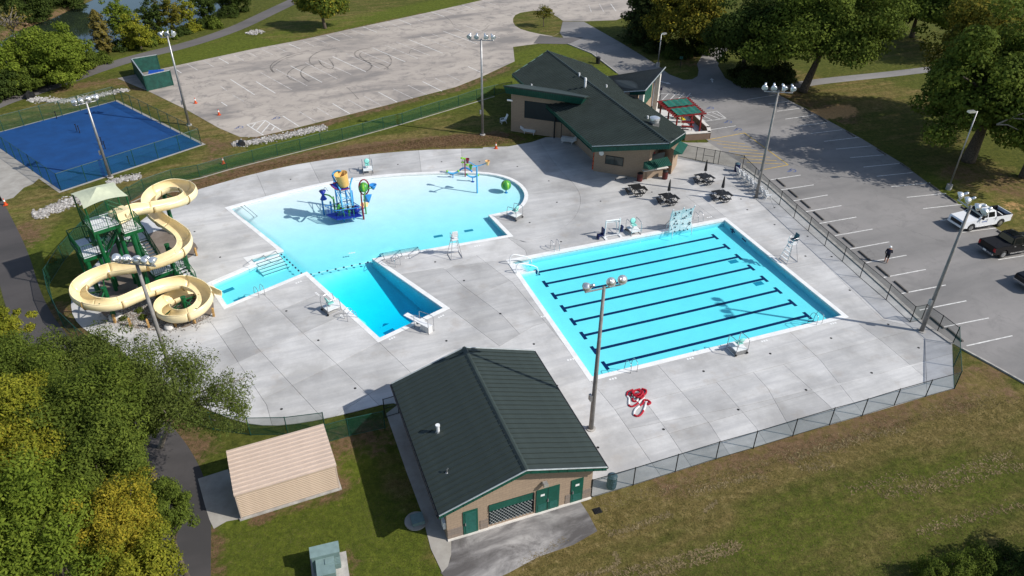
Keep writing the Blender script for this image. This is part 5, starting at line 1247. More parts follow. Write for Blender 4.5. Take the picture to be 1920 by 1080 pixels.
def slide():
    cum = [0]
    for a, b in zip(SL, SL[1:]): cum.append(cum[-1]+math.hypot(a[0]-b[0], (a[1]-b[1])*1.5))
    zs = [6.15-(6.15-.38)*(c/cum[-1])**.96 for c in cum]
    P = [G(*z3(x, y), z) for (x, y), z in zip(SL, zs)]
    path = catmull(P, 7); n = len(path)
    t = thing('water_slide', 'cream yellow winding flume slide on green posts', 'slide', tuple(G(*z3(560,900)))[:2]+(0,))
    tan = [(path[min(n-1,i+1)]-path[max(0,i-1)]).normalized() for i in range(n)]
    lat = [Vector((-d.y, d.x, 0)).normalized() for d in tan]            # left of travel
    curv = []
    for i in range(n):
        a, b = tan[max(0,i-3)], tan[min(n-1,i+3)]; curv.append(max(-1, min(1, (a.x*b.y-a.y*b.x)*1.1)))
    r = .60; th = .035; K = 14
    def ring(i, rr):
        # section angle from left rim to right rim; the wall on the outside of a bend stands higher
        c = curv[i]; a0 = 8+max(0,-c)*38; a1 = -188-max(0,c)*38; out = []
        for k in range(K+1):
            a = R(a0+(a1-a0)*k/K); out.append(path[i]+lat[i]*(math.cos(a)*rr)+Vector((0,0,math.sin(a)*rr)))
        return out
    def section(i0, i1, name, mat, r0, r1):
        mb = MB(); m_ = K+1; vs = []
        for i in range(i0, i1+1): vs += ring(i, r0)
        nin = len(vs)
        for i in range(i0, i1+1): vs += ring(i, r1)
        L = i1-i0; fs = []
        for a in range(L):
            for k in range(K):
                p = a*m_+k; fs.append((p, p+m_, p+m_+1, p+1)); q = nin+p; fs.append((q, q+1, q+m_+1, q+m_))
            for k in (0, K):
                p = a*m_+k; fs.append((p, nin+p, nin+p+m_, p+m_) if k == 0 else (p, p+m_, nin+p+m_, nin+p))
        for a in (0, L):
            for k in range(K):
                p = a*m_+k; fs.append((p, p+1, nin+p+1, nin+p) if a == 0 else (p, nin+p, nin+p+1, p+1))
        mb.add(vs, fs); return mb.build(name, mat, t, smooth=True, world=True)
    step = 14
    for i0 in range(0, n-1, step):
        i1 = min(n-1, i0+step); s = section(i0, i1, 'flume_section', M['flume'], r, r+th)
        if i1 < n-1:
            mb = MB(); mb.tube(ring(i1, r+th+.03), .035, 5); mb.build('joint_flange', M['flange'], s, world=True)
        for e in (0, K):
            mb = MB(); mb.tube([ring(i, r+th/2)[e] for i in range(i0, i1+1)], .045, 6); mb.build('rim', M['flume'], s, smooth=True, world=True)
    # start tub
    p = path[0]; mb = MB(); mb.box((p.x-.1,p.y,p.z-.15), (1.5,1.25,.9), math.atan2(tan[0].y,tan[0].x), taper=.9); mb.build('start_tub', M['flume'], t, world=True)
    # posts with arms
    def post(b, h, arms, rr=.19):
        B = G(*z3(*b)); o = MB().cyl((B.x,B.y,0), rr, h, 14).build('post', M['towergreen'], t, smooth=False, world=True); MB().cyl((B.x,B.y,.0), .42, .3, 14).build('footing', M['concwhite'], o, world=True)
        MB().cyl((B.x,B.y,h), rr+.03, .04, 14).build('cap', M['towergreen'], o, world=True)
        for i in arms:
            q = path[min(n-1, int(i*7))]-Vector((0,0,r+.1)); MB().tube([B+Vector((0,0,h-.25)), q], .06, 6).build('arm', M['towergreen'], o, world=True); MB().tube([B+Vector((0,0,h-.95)), (B+Vector((0,0,h-.25)))*.4+q*.6], .045, 6).build('brace', M['towergreen'], o, world=True)
    post((390,940), 3.1, (20.5,22.2,24.5)); post((855,925), 1.95, (31,33,36.5)); post((782,690), 3.6, (15.5,16.5)); post((770,395), 4.6, (4.2,8.2)); post((625,800), 2.6, (27.8,)); post((560,760), 3.1, (18.2,))
    post((860,640), 2.2, (14.5,))
    return path
slide_path = slide()

def tower():
    O = Vector((-34.2, 54.7, 0)); t = thing('slide_tower', 'green steel stair tower with pale fabric canopy beside the yellow slide', 'tower', tuple(O), R(42))
    # local: x = a axis, y = -b axis
    Y = lambda b: -b
    def plat(name, a0, a1, b0, b1, z, floor='rail_grey', rail=''):
        c = ((a0+a1)/2, -(b0+b1)/2); o = MB().box((*c, z-.03), (a1-a0, b1-b0, .06)).build(name, M[floor], t)
        for q0, q1 in (((a0,b0),(a1,b0)),((a1,b0),(a1,b1)),((a1,b1),(a0,b1)),((a0,b1),(a0,b0))):
            dx, dy = q1[0]-q0[0], -(q1[1]-q0[1]); L = math.hypot(dx,dy); MB().box(((q0[0]+q1[0])/2, -(q0[1]+q1[1])/2, z-.16), (L+.1,.09,.30), math.atan2(dy,dx)).build('edge_beam', M['towergreen'], o)
        return o
    def railing(p, q, h=1.15, pitch=.16):
        p, q = Vector(p), Vector(q); L = (q-p).length; up = Vector((0,0,h)); o = MB().tube([p+up, q+up], .035, 6).build('handrail', M['towergreen'], t)
        MB().tube([p+Vector((0,0,.12)), q+Vector((0,0,.12))], .025, 6).build('bottom_rail', M['towergreen'], o)
        k = max(2, int(L/pitch)); mb = MB()
        for i in range(k+1):
            s = p+(q-p)*(i/k)
            if i % 7 == 0 or i == k: mb.tube([s, s+up], .035, 6)
            else: mb.tube([s+Vector((0,0,.12)), s+up], .011, 4)
        mb.build('balusters', M['towergreen'], o)
    def L3(a, b, z): return (a, -b, z)
    T = 6.0
    plat('top_platform', -1.05, 1.0, -1.35, 1.3, T, 'white'); plat('upper_landing', 1.0, 2.45, -.6, 1.85, 5.3, 'white')
    plat('middle_landing', -2.3, -.45, -.95, .62, 3.6, 'white'); plat('back_landing', -2.3, -1.1, -3.0, -.95, 3.6)
    plat('turn_landing', 2.3, 3.35, -3.0, -1.6, 2.5); plat('lower_landing', 2.0, 4.8, 1.35, 3.0, 1.2)
    for p, q in ((L3(-1.05,-1.35,T),L3(1.0,-1.35,T)),(L3(-1.05,-1.35,T),L3(-1.05,1.3,T)),(L3(-1.05,1.3,T),L3(1.0,1.3,T)),(L3(1.0,.4,T),L3(1.0,1.3,T)),
                 (L3(2.45,.5,5.3),L3(2.45,1.85,5.3)),(L3(1.0,1.85,5.3),L3(2.45,1.85,5.3)),(L3(1.0,.8,5.3),L3(1.0,1.85,5.3)),
                 (L3(-2.3,-3.0,3.6),L3(-2.3,.62,3.6)),(L3(-2.3,.62,3.6),L3(-.45,.62,3.6)),(L3(-2.3,-3.0,3.6),L3(-1.1,-3.0,3.6)),
                 (L3(2.3,-3.0,2.5),L3(3.35,-3.0,2.5)),(L3(3.35,-3.0,2.5),L3(3.35,-1.6,2.5)),(L3(2.0,3.0,1.2),L3(4.8,3.0,1.2)),(L3(4.8,1.35,1.2),L3(4.8,3.0,1.2))): railing(p, q)
    def stairs(p, q, w, n, axis, m='treadyellow'):
        p, q = Vector(p), Vector(q); d = (q-p); an = math.atan2(d.y,d.x); side = Vector((-math.sin(an), math.cos(an), 0))*w/2
        st = MB(); 
        for s in (-1, 1):
            a, b = p+side*s, q+side*s; st.tube([a, b], .12, 4); railing(a, b)
        o = st.build('stringer', M['towergreen'], t); run = Vector((d.x,d.y,0)).length/n; base = None
        for i in range(n):
            c = p+d*((i+.6)/n); MB().box(tuple(c), (run*.9, w, .05), an).build('tread', M[m], o)
    stairs(L3(-.45,-.15,3.6), L3(1.0,-.15,5.3), 1.1, 8, 'a'); stairs(L3(2.0,-.6,5.3), L3(1.0,-.9,T), .8, 4, 'a')
    stairs(L3(2.85,1.4,1.2), L3(2.85,-1.6,2.5), 1.0, 9, 'b', 'rail_grey'); stairs(L3(2.3,-2.3,2.5), L3(-1.1,-2.3,3.6), 1.1, 9, 'a', 'rail_grey'); stairs(L3(4.4,4.6,.07), L3(4.2,3.0,1.2), 1.0, 6, 'b', 'rail_grey')
    for a, b, h, rr in ((-.85,-1.1,T,.16),(-.85,1.1,T,.16),(.85,-1.1,T,.16),(.85,1.1,T,.18),(1.6,1.7,5.2,.2),(2.3,-.4,5.2,.16),(-2.1,.4,3.5,.2),(-2.1,-2.8,3.5,.12),(-.6,.4,3.5,.2),(2.45,-2.8,2.4,.1),(3.2,-2.8,2.4,.1),(2.2,2.8,1.1,.14),(4.6,2.8,1.1,.14),(4.6,1.55,1.1,.12)):
        MB().cyl(L3(a,b,0), rr, h-.25, 12).build('column', M['towergreen'], t)
    for p, q in (((-.85,-1.1,3.9),(-.85,1.1,5.6)),((.85,1.1,3.6),(1.6,1.7,4.9)),((-.85,1.1,3.0),(.85,1.1,5.5)),((.85,-1.1,3.0),(2.3,-.4,4.9))): MB().tube([L3(*p), L3(*q)], .05, 6).build('brace', M['towergreen'], t)
    # canopy
    cz = 8.55; cs = [(-1.3,-1.3),(2.1,-1.2),(2.1,2.1),(-1.3,2.1)]; ap = (.4,.4,9.25)
    for a, b in cs: MB().cyl(L3(a*.93+.03,b*.93+.03,5.7), .06, cz-5.75, 8).build('canopy_post', M['towergreen'], t)
    mb = MB(); k = 8; vs = [L3(*ap)]; rings = []
    for j in range(1, 5):
        f = j/4; ring = []
        for s in range(4):
            p, q = cs[s], cs[(s+1) % 4]
            for i in range(k):
                g = i/k; a = p[0]+(q[0]-p[0])*g; b = p[1]+(q[1]-p[1])*g; sag = 4*g*(1-g)
                a2 = a+(ap[0]-a)*.11*sag; b2 = b+(ap[1]-b)*.11*sag; z = cz+.16*sag
                ring.append(L3(ap[0]+(a2-ap[0])*f, ap[1]+(b2-ap[1])*f, ap[2]+(z-ap[2])*f-.10*math.sin(math.pi*f)))
        rings.append(ring); vs += ring
    m_ = 4*k; fs = [(0, 1+i, 1+(i+1) % m_) for i in range(m_)]
    for j in range(3): fs += [(1+j*m_+i, 1+(j+1)*m_+i, 1+(j+1)*m_+(i+1) % m_, 1+j*m_+(i+1) % m_) for i in range(m_)]
    mb.add(vs, fs); mb.build('canopy', M['canopy'], t)
tower()
# timber posts round the gravel bed
for i, (x, y) in enumerate(((217,606),(246,613),(280,615),(330,614),(366,608),(402,594),(390,575),(369,480),(349,498),(190,585))):
    p = G(x, y); t = thing('timber_post', 'short squared timber post on the gravel bed rim, %s going round from the lower left' % ORD[i], 'post', (p.x,p.y,.05), R(20*i), 'timber posts round the gravel bed')
    MB().box((0,0,.4), (.16,.16,.8), rx=.06*((i % 3)-1)).build('post', M['wood'], t); MB().box((0,.02*((i % 3)-1),.83), (.13,.13,.07), taper=.5).build('top', M['wood'], t)
for i, (x, y) in enumerate(((318,617),(222,597))):
    p = G(x, y); t = thing('stone_bollard', 'pale round stone footing at the rim of the gravel bed' if i == 0 else 'pale square stone footing under the left slide post', 'footing', (p.x,p.y,.04)); MB().lathe([(.33,0),(.36,.1),(.34,.3),(.26,.38)], 14).build('stone', M['rock'], t, smooth=True)

# ================================================================== SPLASH PLAY
def zq(x, y): return (x/7.717+560, y/7.717+290)
def splash():
    zf = -.45
    base = G(648,396,zf); t = thing('splash_tower', 'blue splash play tower with yellow tipping bucket in the shallow pool', 'play structure', (base.x,base.y,0))
    inv = ROOTM[t.name].inverted()
    def wp(x, y, z): return inv@G(*zq(x, y), z)
    legs = [((660,985),3.4,'lblue'),((805,955),3.4,'lblue'),((715,800),3.4,'blue'),((570,790),3.5,'blue')]
    tops = []
    for (x, y), h, m in legs:
        b = wp(x, y, zf); tops.append(b+Vector((0,0,h-zf))); MB().tube([b, b+Vector((0,0,h-zf))], .085, 10).build('leg', M[m], t, smooth=True); MB().cyl(tuple(b), .22, .1, 12).build('foot', M['blue'], t)
    A, B_, D_, E_ = tops
    for p, q in ((A,B_),(B_,D_),(D_,E_),(E_,A)):
        for dz in (-1.0, -1.7): MB().tube([p+Vector((0,0,dz)), q+Vector((0,0,dz-.35))], .035, 6).build('brace', M['lblue'], t); MB().tube([q+Vector((0,0,dz)), p+Vector((0,0,dz-.35))], .03, 6).build('brace', M['lblue'], t)
    ax = (B_-A).normalized(); ay = Vector((-ax.y, ax.x, 0))
    fr_ = catmull([wp(450,425,4.0), wp(520,488,3.55), wp(610,515,3.42), wp(735,492,3.42)], 5); bk_ = catmull([wp(500,412,4.15), wp(585,402,3.95), wp(640,452,3.6), wp(705,455,3.45)], 5)
    mb = MB(); k = len(fr_); mb.add(fr_+bk_, [(i,i+1,k+i+1,k+i) for i in range(k-1)]); dk = mb.build('drench_deck', M['dblue'], t)
    for e in (fr_, bk_): MB().tube(e, .055, 6).build('deck_rim', M['red'], dk)
    bt = wp(662,452,3.55); tl = (Vector((0,0,1))-ax*.16).normalized()
    MB().lathe([(.45,0),(.50,.08),(.64,1.30),(.68,1.38),(.62,1.37),(.44,.1)], 24, tuple(bt), tuple(tl)).build('bucket', M['bucket'], t, smooth=True)
    MB().tube(catmull([wp(605,520,3.4), wp(545,405,3.95), wp(492,315,4.45), wp(503,262,4.75), wp(560,232,4.95), wp(612,238,4.95)], 5), .085, 8).build('hoop_arm', M['lblue'], t, smooth=True)
    MB().tube(catmull([wp(748,500,3.35), wp(748,430,3.7), wp(768,352,4.2), wp(782,335,4.3)], 4), .08, 8).build('bucket_arm', M['lblue'], t, smooth=True)
    # water level play deck
    fl = [wp(395,865,.55), wp(550,935,.55), wp(920,880,.55), wp(760,780,.55)]
    MB().slab(fl, .12).build('play_deck', M['dblue'], t)
    sk = MB()
    for p, q in zip(fl, fl[1:]+fl[:1]):
        k = 9
        for i in range(k+1): s = p+(q-p)*i/k; sk.tube([s, s+Vector((0,0,.95))], .018, 5)
        MB().tube([p+Vector((0,0,.95)), q+Vector((0,0,.95))], .04, 6).build('guard_rail', M['blue'], t)
    sk.build('guard_bars', M['dblue'], t)
    for (x, y), h, m in (((375,900),1.7,'blue'),((495,940),1.6,'blue'),((545,935),1.9,'pgreen'),((800,790),1.7,'blue'),((945,955),1.5,'red')):
        b = wp(x, y, zf); MB().cyl(tuple(b), .09, h-zf, 10).build('deck_post', M[m], t)
    rng2 = random.Random(3)
    for i in range(9):
        s = fl[0]+(fl[2]-fl[0])*rng2.uniform(.25,.85)+(fl[1]-fl[0])*rng2.uniform(-.2,.4); h = rng2.uniform(.5,1.2); MB().tube([s, s+Vector((0,0,h))], .03, 6).build('spray_pipe', M['pgreen'], t); MB().ball(tuple(s+Vector((0,0,h))), .16, 8, 6).build('spray_head', M['pgreen' if i % 2 else 'black'], t)
    MB().ball(tuple(wp(828,790,.9)), .42, 12, 8).build('blue_drum', M['dblue'], t)
    # small slide with roofed top
    s0 = wp(880,770,1.1); s1 = wp(1000,740,.1); MB().slab([s0, wp(900,690,1.3), wp(1010,690,.2), s1], .08).build('kiddie_slide', M['peach'], t)
    MB().slab([wp(955,572,2.2), wp(1058,572,2.0), wp(1020,690,1.2), wp(935,660,1.35)], .06).build('panel_roof', M['blue'], t)
    # arching green spray arm with twin blue cups
    g0 = wp(545,935,zf); pk = [g0, g0+Vector((0,0,2.4)), wp(500,640,2.9), wp(440,590,3.05), wp(375,575,3.0)]; MB().tube(catmull(pk, 4), .075, 8).build('spray_arm', M['pgreen'], t, smooth=True)
    e = wp(350,570,3.0); MB().lathe([(.34,.0),(.12,.42),(.12,.5),(.34,.9)], 14, tuple(e-Vector((0,0,.55)))).build('double_cup', M['dblue'], t, smooth=True); MB().tube([e+Vector((0,0,.3)), e+ax*.3+Vector((0,0,.7)), e+ax*.55+Vector((0,0,.2))], .03, 6).build('cup_hook', M['steel'], t)
    # melon ring post
    r0 = wp(945,955,zf); r1 = wp(980,880,zf); top = wp(945,470,3.2)
    MB().tube(catmull([r0, r0+Vector((0,0,1.6)), wp(905,620,2.2), wp(905,530,2.6)], 4), .07, 8).build('ring_post', M['red'], t, smooth=True)
    MB().tube(catmull([r1, r1+Vector((0,0,1.6)), wp(948,600,2.4), wp(965,540,2.6)], 4), .07, 8).build('ring_post', M['pgreen'], t, smooth=True)
    MB().tube([top+ax*(.50*math.cos(a))+Vector((0,0,.82*math.sin(a))) for a in np.linspace(0, 2*math.pi, 20)[:-1]], .07, 6, closed=True).build('ring', M['red'], t, smooth=True)
    mb = MB(); mb.lathe([(max(.01,.5*math.sin(math.pi*i/8)), -.5*math.cos(math.pi*i/8)) for i in range(9)], 16, tuple(top-ax*.05))
    o = mb.build('melon', [M['pgreen'], M['limestripe']], t, smooth=True)
    for i, p in enumerate(o.data.polygons): p.material_index = 1 if (i % 16) % 4 == 0 else 0
    MB().tube([top+ax*.4, wp(1010,490,3.2), wp(1060,485,3.2)], .05, 6).build('spout_arm', M['pgreen'], t); MB().lathe([(.12,0),(.38,.5),(.34,.5),(.1,.05)], 14, tuple(wp(1080,500,2.95))).build('spout_cup', M['blue'], t, smooth=True)
M['limestripe'] = mat('lime_stripe', (.22,.5,.04), .4, 0, .08, 4)
splash()
def z6(x, y): return (x/8.306+820, y/8.306+290)
# melon ball
p = G(*z6(1070,602), -.35); t = thing('melon_ball', 'green striped melon ball on a short stem in the shallow pool', 'play feature', (p.x,p.y,p.z))
MB().cyl((0,0,0), .2, .08, 12).build('foot', M['blue'], t); MB().cyl((0,0,.05), .07, .45, 10).build('stem', M['blue'], t)
mb = MB(); mb.lathe([(max(.01,.55*math.sin(math.pi*i/10)), -.55*math.cos(math.pi*i/10)) for i in range(11)], 20, (0,0,.98)); o = mb.build('ball', [M['pgreen'], M['limestripe']], t, smooth=True)
for i, q in enumerate(o.data.polygons): q.material_index = 1 if (i % 20) % 4 < 1 else 0
# Y post
p = G(*z6(622,618), -.42); t = thing('spray_mast', 'tall turquoise spray mast with three arms in the shallow pool', 'play feature', (p.x,p.y,p.z)); inv = ROOTM[t.name].inverted()
MB().cyl((0,0,0), .26, .08, 14).build('foot', M['lblue'], t); h = 3.4; MB().cyl((0,0,0), .09, h, 10).build('mast', M['lblue'], t)
for az, m, rr in ((150,'red',.22),(5,'peach',.26),(-120,'pgreen',.2)):
    d = dirv(az); e = d*1.15+Vector((0,0,h+.25)); MB().tube([(0,0,h-.1), tuple(e)], .05, 8).build('arm', M['lblue'], t); MB().lathe([(rr*.5,-.25),(rr,.25),(rr*.9,.25),(rr*.4,-.2)], 12, tuple(e)).build('cup', M[m], t)
# curved sprayers (caterpillar bows)
for i, (x, y, az, up) in enumerate(((245,370,5,1),(435,352,-10,-1),(550,428,-5,1))):
    p = G(*z6(x, y), -.25); t = thing('bow_sprayer', ['turquoise bow sprayer at the left of the play group','blue arched sprayer with a green sprout behind the play group','turquoise bow sprayer with green end nearest the spray mast'][i], 'play feature', (p.x,p.y,p.z), R(az))
    MB().cyl((0,0,0), .2, .07, 12).build('foot', M['dblue'], t)
    if up > 0:
        MB().cyl((0,0,0), 0.05, .6, 8).build('stem', M['blue'], t); MB().tube([(.62*s, 0, .62+.26*s*s) for s in np.linspace(-1,1,11)], .10, 10).build('bow', M['lblue'], t, smooth=True)
        for s in (-1, 1): MB().ball((.62*s,0,.90), .13, 10, 6).build('end_cap', M['limestripe' if s*(i-1) > 0 or i == 0 and s > 0 else 'pgreen'], t, smooth=True)
    else:
        MB().cyl((0,0,0), .06, 2.2, 8).build('stem', M['red'], t); MB().tube([(.75*s,.3,1.0-.4*s*s) for s in np.linspace(-1,1,11)], .10, 10).build('bow', M['blue'], t, smooth=True)
        for k, (dx, dz) in enumerate(((.25,1.55),(-.25,1.8),(0,2.25),(.28,2.1),(-.3,2.3))): MB().ball((dx,0,dz), .19, 10, 6, .5).build('leaf', M['limestripe'], t, smooth=True)

# ================================================================== POOLSIDE FURNITURE
def rail_pair(label, x, y, az, gap=.55, reach=.75, h=.85, m='steel', cat='handrail', deep=1.0):
    """two bent tubes from the deck over the coping into the water; az = direction to the water"""
    p = G(x, y); t = thing('grab_rails', label, cat, (p.x,p.y,.05), R(az), 'pool ladders')
    for s in (-gap/2, gap/2):
        pts = [(-.35,s,0),(-.35,s,h*.8),(-.2,s,h),(.15,s,h),(reach*.55,s,h*.7),(reach*.75,s,-.1),(reach*.75,s,-deep)]
        MB().tube(catmull([Vector(q) for q in pts], 3), .024, 6).build('rail', M[m], t, smooth=True)
    for z in (-.35,-.62,-.9): MB().box((reach*.75,0,z), (.1,gap,.03)).build('rung', M['stepedge'], t)
rail_pair('stainless ladder rails on the far edge near the stair corner of the lap pool', 1040,467,-69)
rail_pair('stainless ladder rails beside the climbing wall', 1308,413,-69)
rail_pair('stainless ladder rails at the near right corner of the lap pool', 1530,604,111)
rail_pair('stainless ladder rails at the near left corner of the lap pool', 1184,694,111)
rail_pair('stainless ladder rails on the slide runout channel', 488,553,132)
rail_pair('stainless ladder rails behind the low guard chair at the deep pool', 656,598,42)
rail_pair('stainless ladder rails at the top corner of the deep pool', 742,497,132, reach=.7)
def stair_rail(label, pts, m='steel', r=.026):
    P = [G(x, y, z) for x, y, z in pts]; t = thing('hand_rail', label, 'handrail', tuple(P[0])[:2]+(0,), 0, 'stair handrails')
    MB().tube(P, r, 6).build('rail', M[m], t, smooth=True, world=True)
    for q in (P[0], P[-1]): MB().cyl((q.x,q.y,min(q.z,.05)-.03), .06, .04, 8).build('escutcheon', M[m], t, world=True)
for i, ((x0,y0),(x1,y1)) in enumerate((((472,487),(485,499)),((494,479),(507,491)),((516,471),(529,484)))):
    stair_rail('thin steel handrail on the corner steps, %s from the slide' % ORD[i], [(x0,y0,.05),(x0,y0,.85),(x0+1.5,y0+1,.95),(x1,y1,.45),(x1+1,y1+1,-.5)])
for i, (x, y) in enumerate(((721,484),(754,478),(787,472.5))):
    stair_rail('thin steel handrail on the wide steps by the deep pool, %s from the left' % ORD[i], [(x,y+2,.05),(x-.4,y+1,.9),(x-3,y-6,.85),(x-3.2,y-9,-.4)])
for i, dx in enumerate((0,6)):
    stair_rail(['long steel handrail into the beach entry, left of the pair','long steel handrail into the beach entry, right of the pair'][i], [(452+dx,387-dx*.3,.05),(452+dx,387-dx*.3,.8),(466+dx,398-dx*.3,.8),(476+dx,407-dx*.3,.7),(476+dx,407-dx*.3,-.2)])
# white stair unit in the lap pool corner
p = G(972,503); t = thing('pool_steps', 'white moulded pool steps with rails in the lap pool corner', 'steps', (p.x,p.y,0), R(20.8))
for k in range(5): MB().box((.1+k*.32,0,-.02-k*.2), (.34,1.5,.08)).build('tread', M['white'], t)
for s in (-.8,.8): MB().tube(catmull([Vector(q) for q in ((-.5,s,.05),(-.5,s,.8),(-.3,s,1.0),(.1,s,.95),(1.5,s,.25),(1.55,s,-.9))], 3), .045, 8).build('rail', M['white'], t, smooth=True); MB().box((.6,s,-.5), (1.5,.05,.9)).build('side_panel', M['white'], t)
MB().box((-.35,0,.07), (.55,1.6,.06)).build('landing', M['white'], t)

def low_guard(label, x, y, az):
    p = G(x, y); t = thing('lifeguard_chair', label, 'lifeguard chair', (p.x,p.y,.05), R(az), 'low lifeguard chairs')
    MB().box((0,0,.42), (1.15,1.0,.07)).build('platform', M['white'], t); MB().box((-.55,0,.22), (.05,1.0,.38)).build('skirt', M['galv'], t)
    for s in (-.52,.52):
        MB().tube(catmull([Vector(q) for q in ((-.6,s,0),(-.6,s,1.15),(-.45,s,1.35),(.35,s,1.3),(.55,s,1.1),(.6,s,0))], 3), .028, 6).build('side_rail', M['steel'], t, smooth=True); MB().tube([(-.6,s,.02),(.6,s,.02)], .028, 6).build('skid', M['steel'], t)
        MB().cyl((-.62,s,.08), .09, .06, 10).build('wheel', M['rubber'], t)
    mb = MB(); mb.cyl((-.1,0,.44), .05, .4, 8); mb.build('seat_post', M['steel'], t)
    MB().box((-.05,0,.86), (.48,.5,.07)).build('seat', M['teal'], t); MB().lathe([(.02,-.04),(.28,-.03),(.30,.02),(.2,.05)], 14, (-.30,0,1.18), (.95,0,.3)).build('backrest', M['teal'], t, smooth=True)
low_guard('low white lifeguard chair on the deck behind the splash tower', 690,323,-75)
low_guard('low white lifeguard chair at the round end of the leisure pool', 965,409,140)
low_guard('low white lifeguard chair beside the deep pool', 622,583,42)
low_guard('low aqua lifeguard chair beside the white pool lift', 1187,437,-69)
low_guard('low white lifeguard chair on the near edge of the lap pool', 1381,658,111)
def tall_guard(label, x, y, az, seatm):
    p = G(x, y); t = thing('tall_lifeguard_chair', label, 'lifeguard chair', (p.x,p.y,.05), R(az), 'tall lifeguard chairs'); H = 1.9
    for sx in (-1, 1):
        for sy in (-1, 1): MB().tube([(sx*.6,sy*.55,0),(sx*.22,sy*.24,H)], .026, 6).build('leg', M['steel'], t)
    for a, b in (((-.6,-.55),(-.6,.55)),((.6,-.55),(.6,.55)),((-.6,-.55),(.6,-.55)),((-.6,.55),(.6,.55))): MB().tube([(*a,.04),(*b,.04)], .024, 6).build('base_bar', M['steel'], t)
    for k in range(1, 5): f = k/5; MB().box((.6-.38*f,0,H*f), (.14,1.1-.6*f,.04)).build('step', M['white'], t)
    MB().box((0,0,H), (.6,.6,.06)).build('footboard', M['white'], t); MB().box((-.05,0,H+.32), (.48,.5,.08)).build('seat', M[seatm], t); MB().box((-.3,0,H+.62), (.08,.5,.55), ry=-.15).build('backrest', M[seatm], t)
    for s in (-.3,.3): MB().tube([(-.25,s,H),(-.25,s,H+.6),(.25,s,H+.55),(.3,s,H)], .02, 6).build('arm_rail', M['steel'], t)
tall_guard('tall steel lifeguard chair on the deck below the wide pool steps', 853,481,110,'white'); tall_guard('tall lifeguard chair with dark seat on the right side of the lap pool', 1478,489,200,'bluebin')
# pool lift
p = G(1147,444); t = thing('pool_lift', 'white accessible pool lift with navy seat at the lap pool', 'pool lift', (p.x,p.y,.05), R(20.8))
for s in (-.8,.8): MB().tube([(s,0,0),(s*.92,0,1.9)], .06, 8).build('upright', M['white'], t); MB().box((s,0,.04), (.25,.9,.08)).build('foot', M['white'], t)
MB().tube([(-.76,0,1.85),(.76,0,1.75)], .06, 8).build('crossbeam', M['white'], t); MB().tube([(-.72,.1,1.6),(.76,.1,1.5)], .04, 8).build('crossbeam', M['white'], t); MB().box((0,0,.12), (1.5,.06,.06)).build('base_beam', M['white'], t); MB().tube([(.3,0,1.7),(.55,0,.3)], .03, 6).build('strut', M['steel'], t)
MB().box((-1.25,0,.42), (.55,.5,.1)).build('seat', M['navy'], t); MB().box((-1.02,0,.78), (.1,.5,.7)).build('backrest', M['navy'], t); MB().box((-1.5,0,.2), (.12,.4,.3)).build('footrest', M['navy'], t); MB().box((.98,0,.7), (.16,.4,.6), ry=.2).build('battery', M['navy'], t)
# climbing wall, leaning over the water
a, b = G(1252,434), G(1291,426); cc = (a+b)/2; t = thing('climbing_wall', 'pale translucent climbing wall leaning over the lap pool edge', 'climbing wall', (cc.x,cc.y,.05), R(20.8)); wd = (b-a).length
def mat_acrylic():
    m, tt, bb, oo = nt('pale_acrylic'); bb.inputs['Base Color'].default_value = (.62,.78,.80,1); bb.inputs['Roughness'].default_value = .25
    tr = node(tt, 'ShaderNodeBsdfTransparent'); mx = node(tt, 'ShaderNodeMixShader'); mx.inputs[0].default_value = .5
    tt.links.new(tr.outputs[0], mx.inputs[1]); tt.links.new(bb.outputs[0], mx.inputs[2]); tt.links.new(mx.outputs[0], oo.inputs[0]); return m
M['acrylic'] = mat_acrylic()
cw = wd/2; S = lambda x, f: (x+.22*f, .2+(-.35)*f*0-.55*f+.55*f*f*0, .05+2.9*f)
prof = [(-.35,.0),(-.30,.6),(-.22,1.2),(-.28,1.8),(-.42,2.35)]
k = len(prof)
for j in range(2):
    x0, x1 = -cw+j*cw+.02, j*cw-.02
    for i in range(k-1):
        (y0,zz0),(y1,zz1) = prof[i], prof[i+1]; MB().hexa([(x0,y0,zz0),(x1,y0,zz0),(x1,y0+.04,zz0),(x0,y0+.04,zz0)], [(x0,y1,zz1),(x1,y1,zz1),(x1,y1+.04,zz1),(x0,y1+.04,zz1)]).build('panel', M['acrylic'], t)
rq = random.Random(5)
for i in range(26):
    f = rq.random()*(k-1.01); j = int(f); f -= j; y = prof[j][0]+(prof[j+1][0]-prof[j][0])*f; z = prof[j][1]+(prof[j+1][1]-prof[j][1])*f; MB().ball((rq.uniform(-cw+.1,cw-.1), y-.05, z), .075, 8, 5).build('hold', M['bluebin'], t)
for x in (-cw,0,cw): MB().tube([(x,p_[0]+.06,p_[1]) for p_ in prof]+[(x,-.5,2.65)], .045, 6).build('frame_rail', M['white'], t)
for z, y in ((1.8,-.22),(1.05,-.2)): MB().tube([(-cw,y,z),(cw,y,z)], .04, 6).build('cross_rail', M['white'], t)
for x in (-cw+.1,cw-.1): MB().tube([(x,-.2,1.5),(x,.9,.05),(x,1.0,.0)], .035, 6).build('stay', M['steel'], t); MB().tube(catmull([Vector(q) for q in ((x,.5,0),(x,.2,.75),(x,-.6,.6),(x,-.75,-.5))], 3), .035, 6).build('base_hoop', M['white'], t)
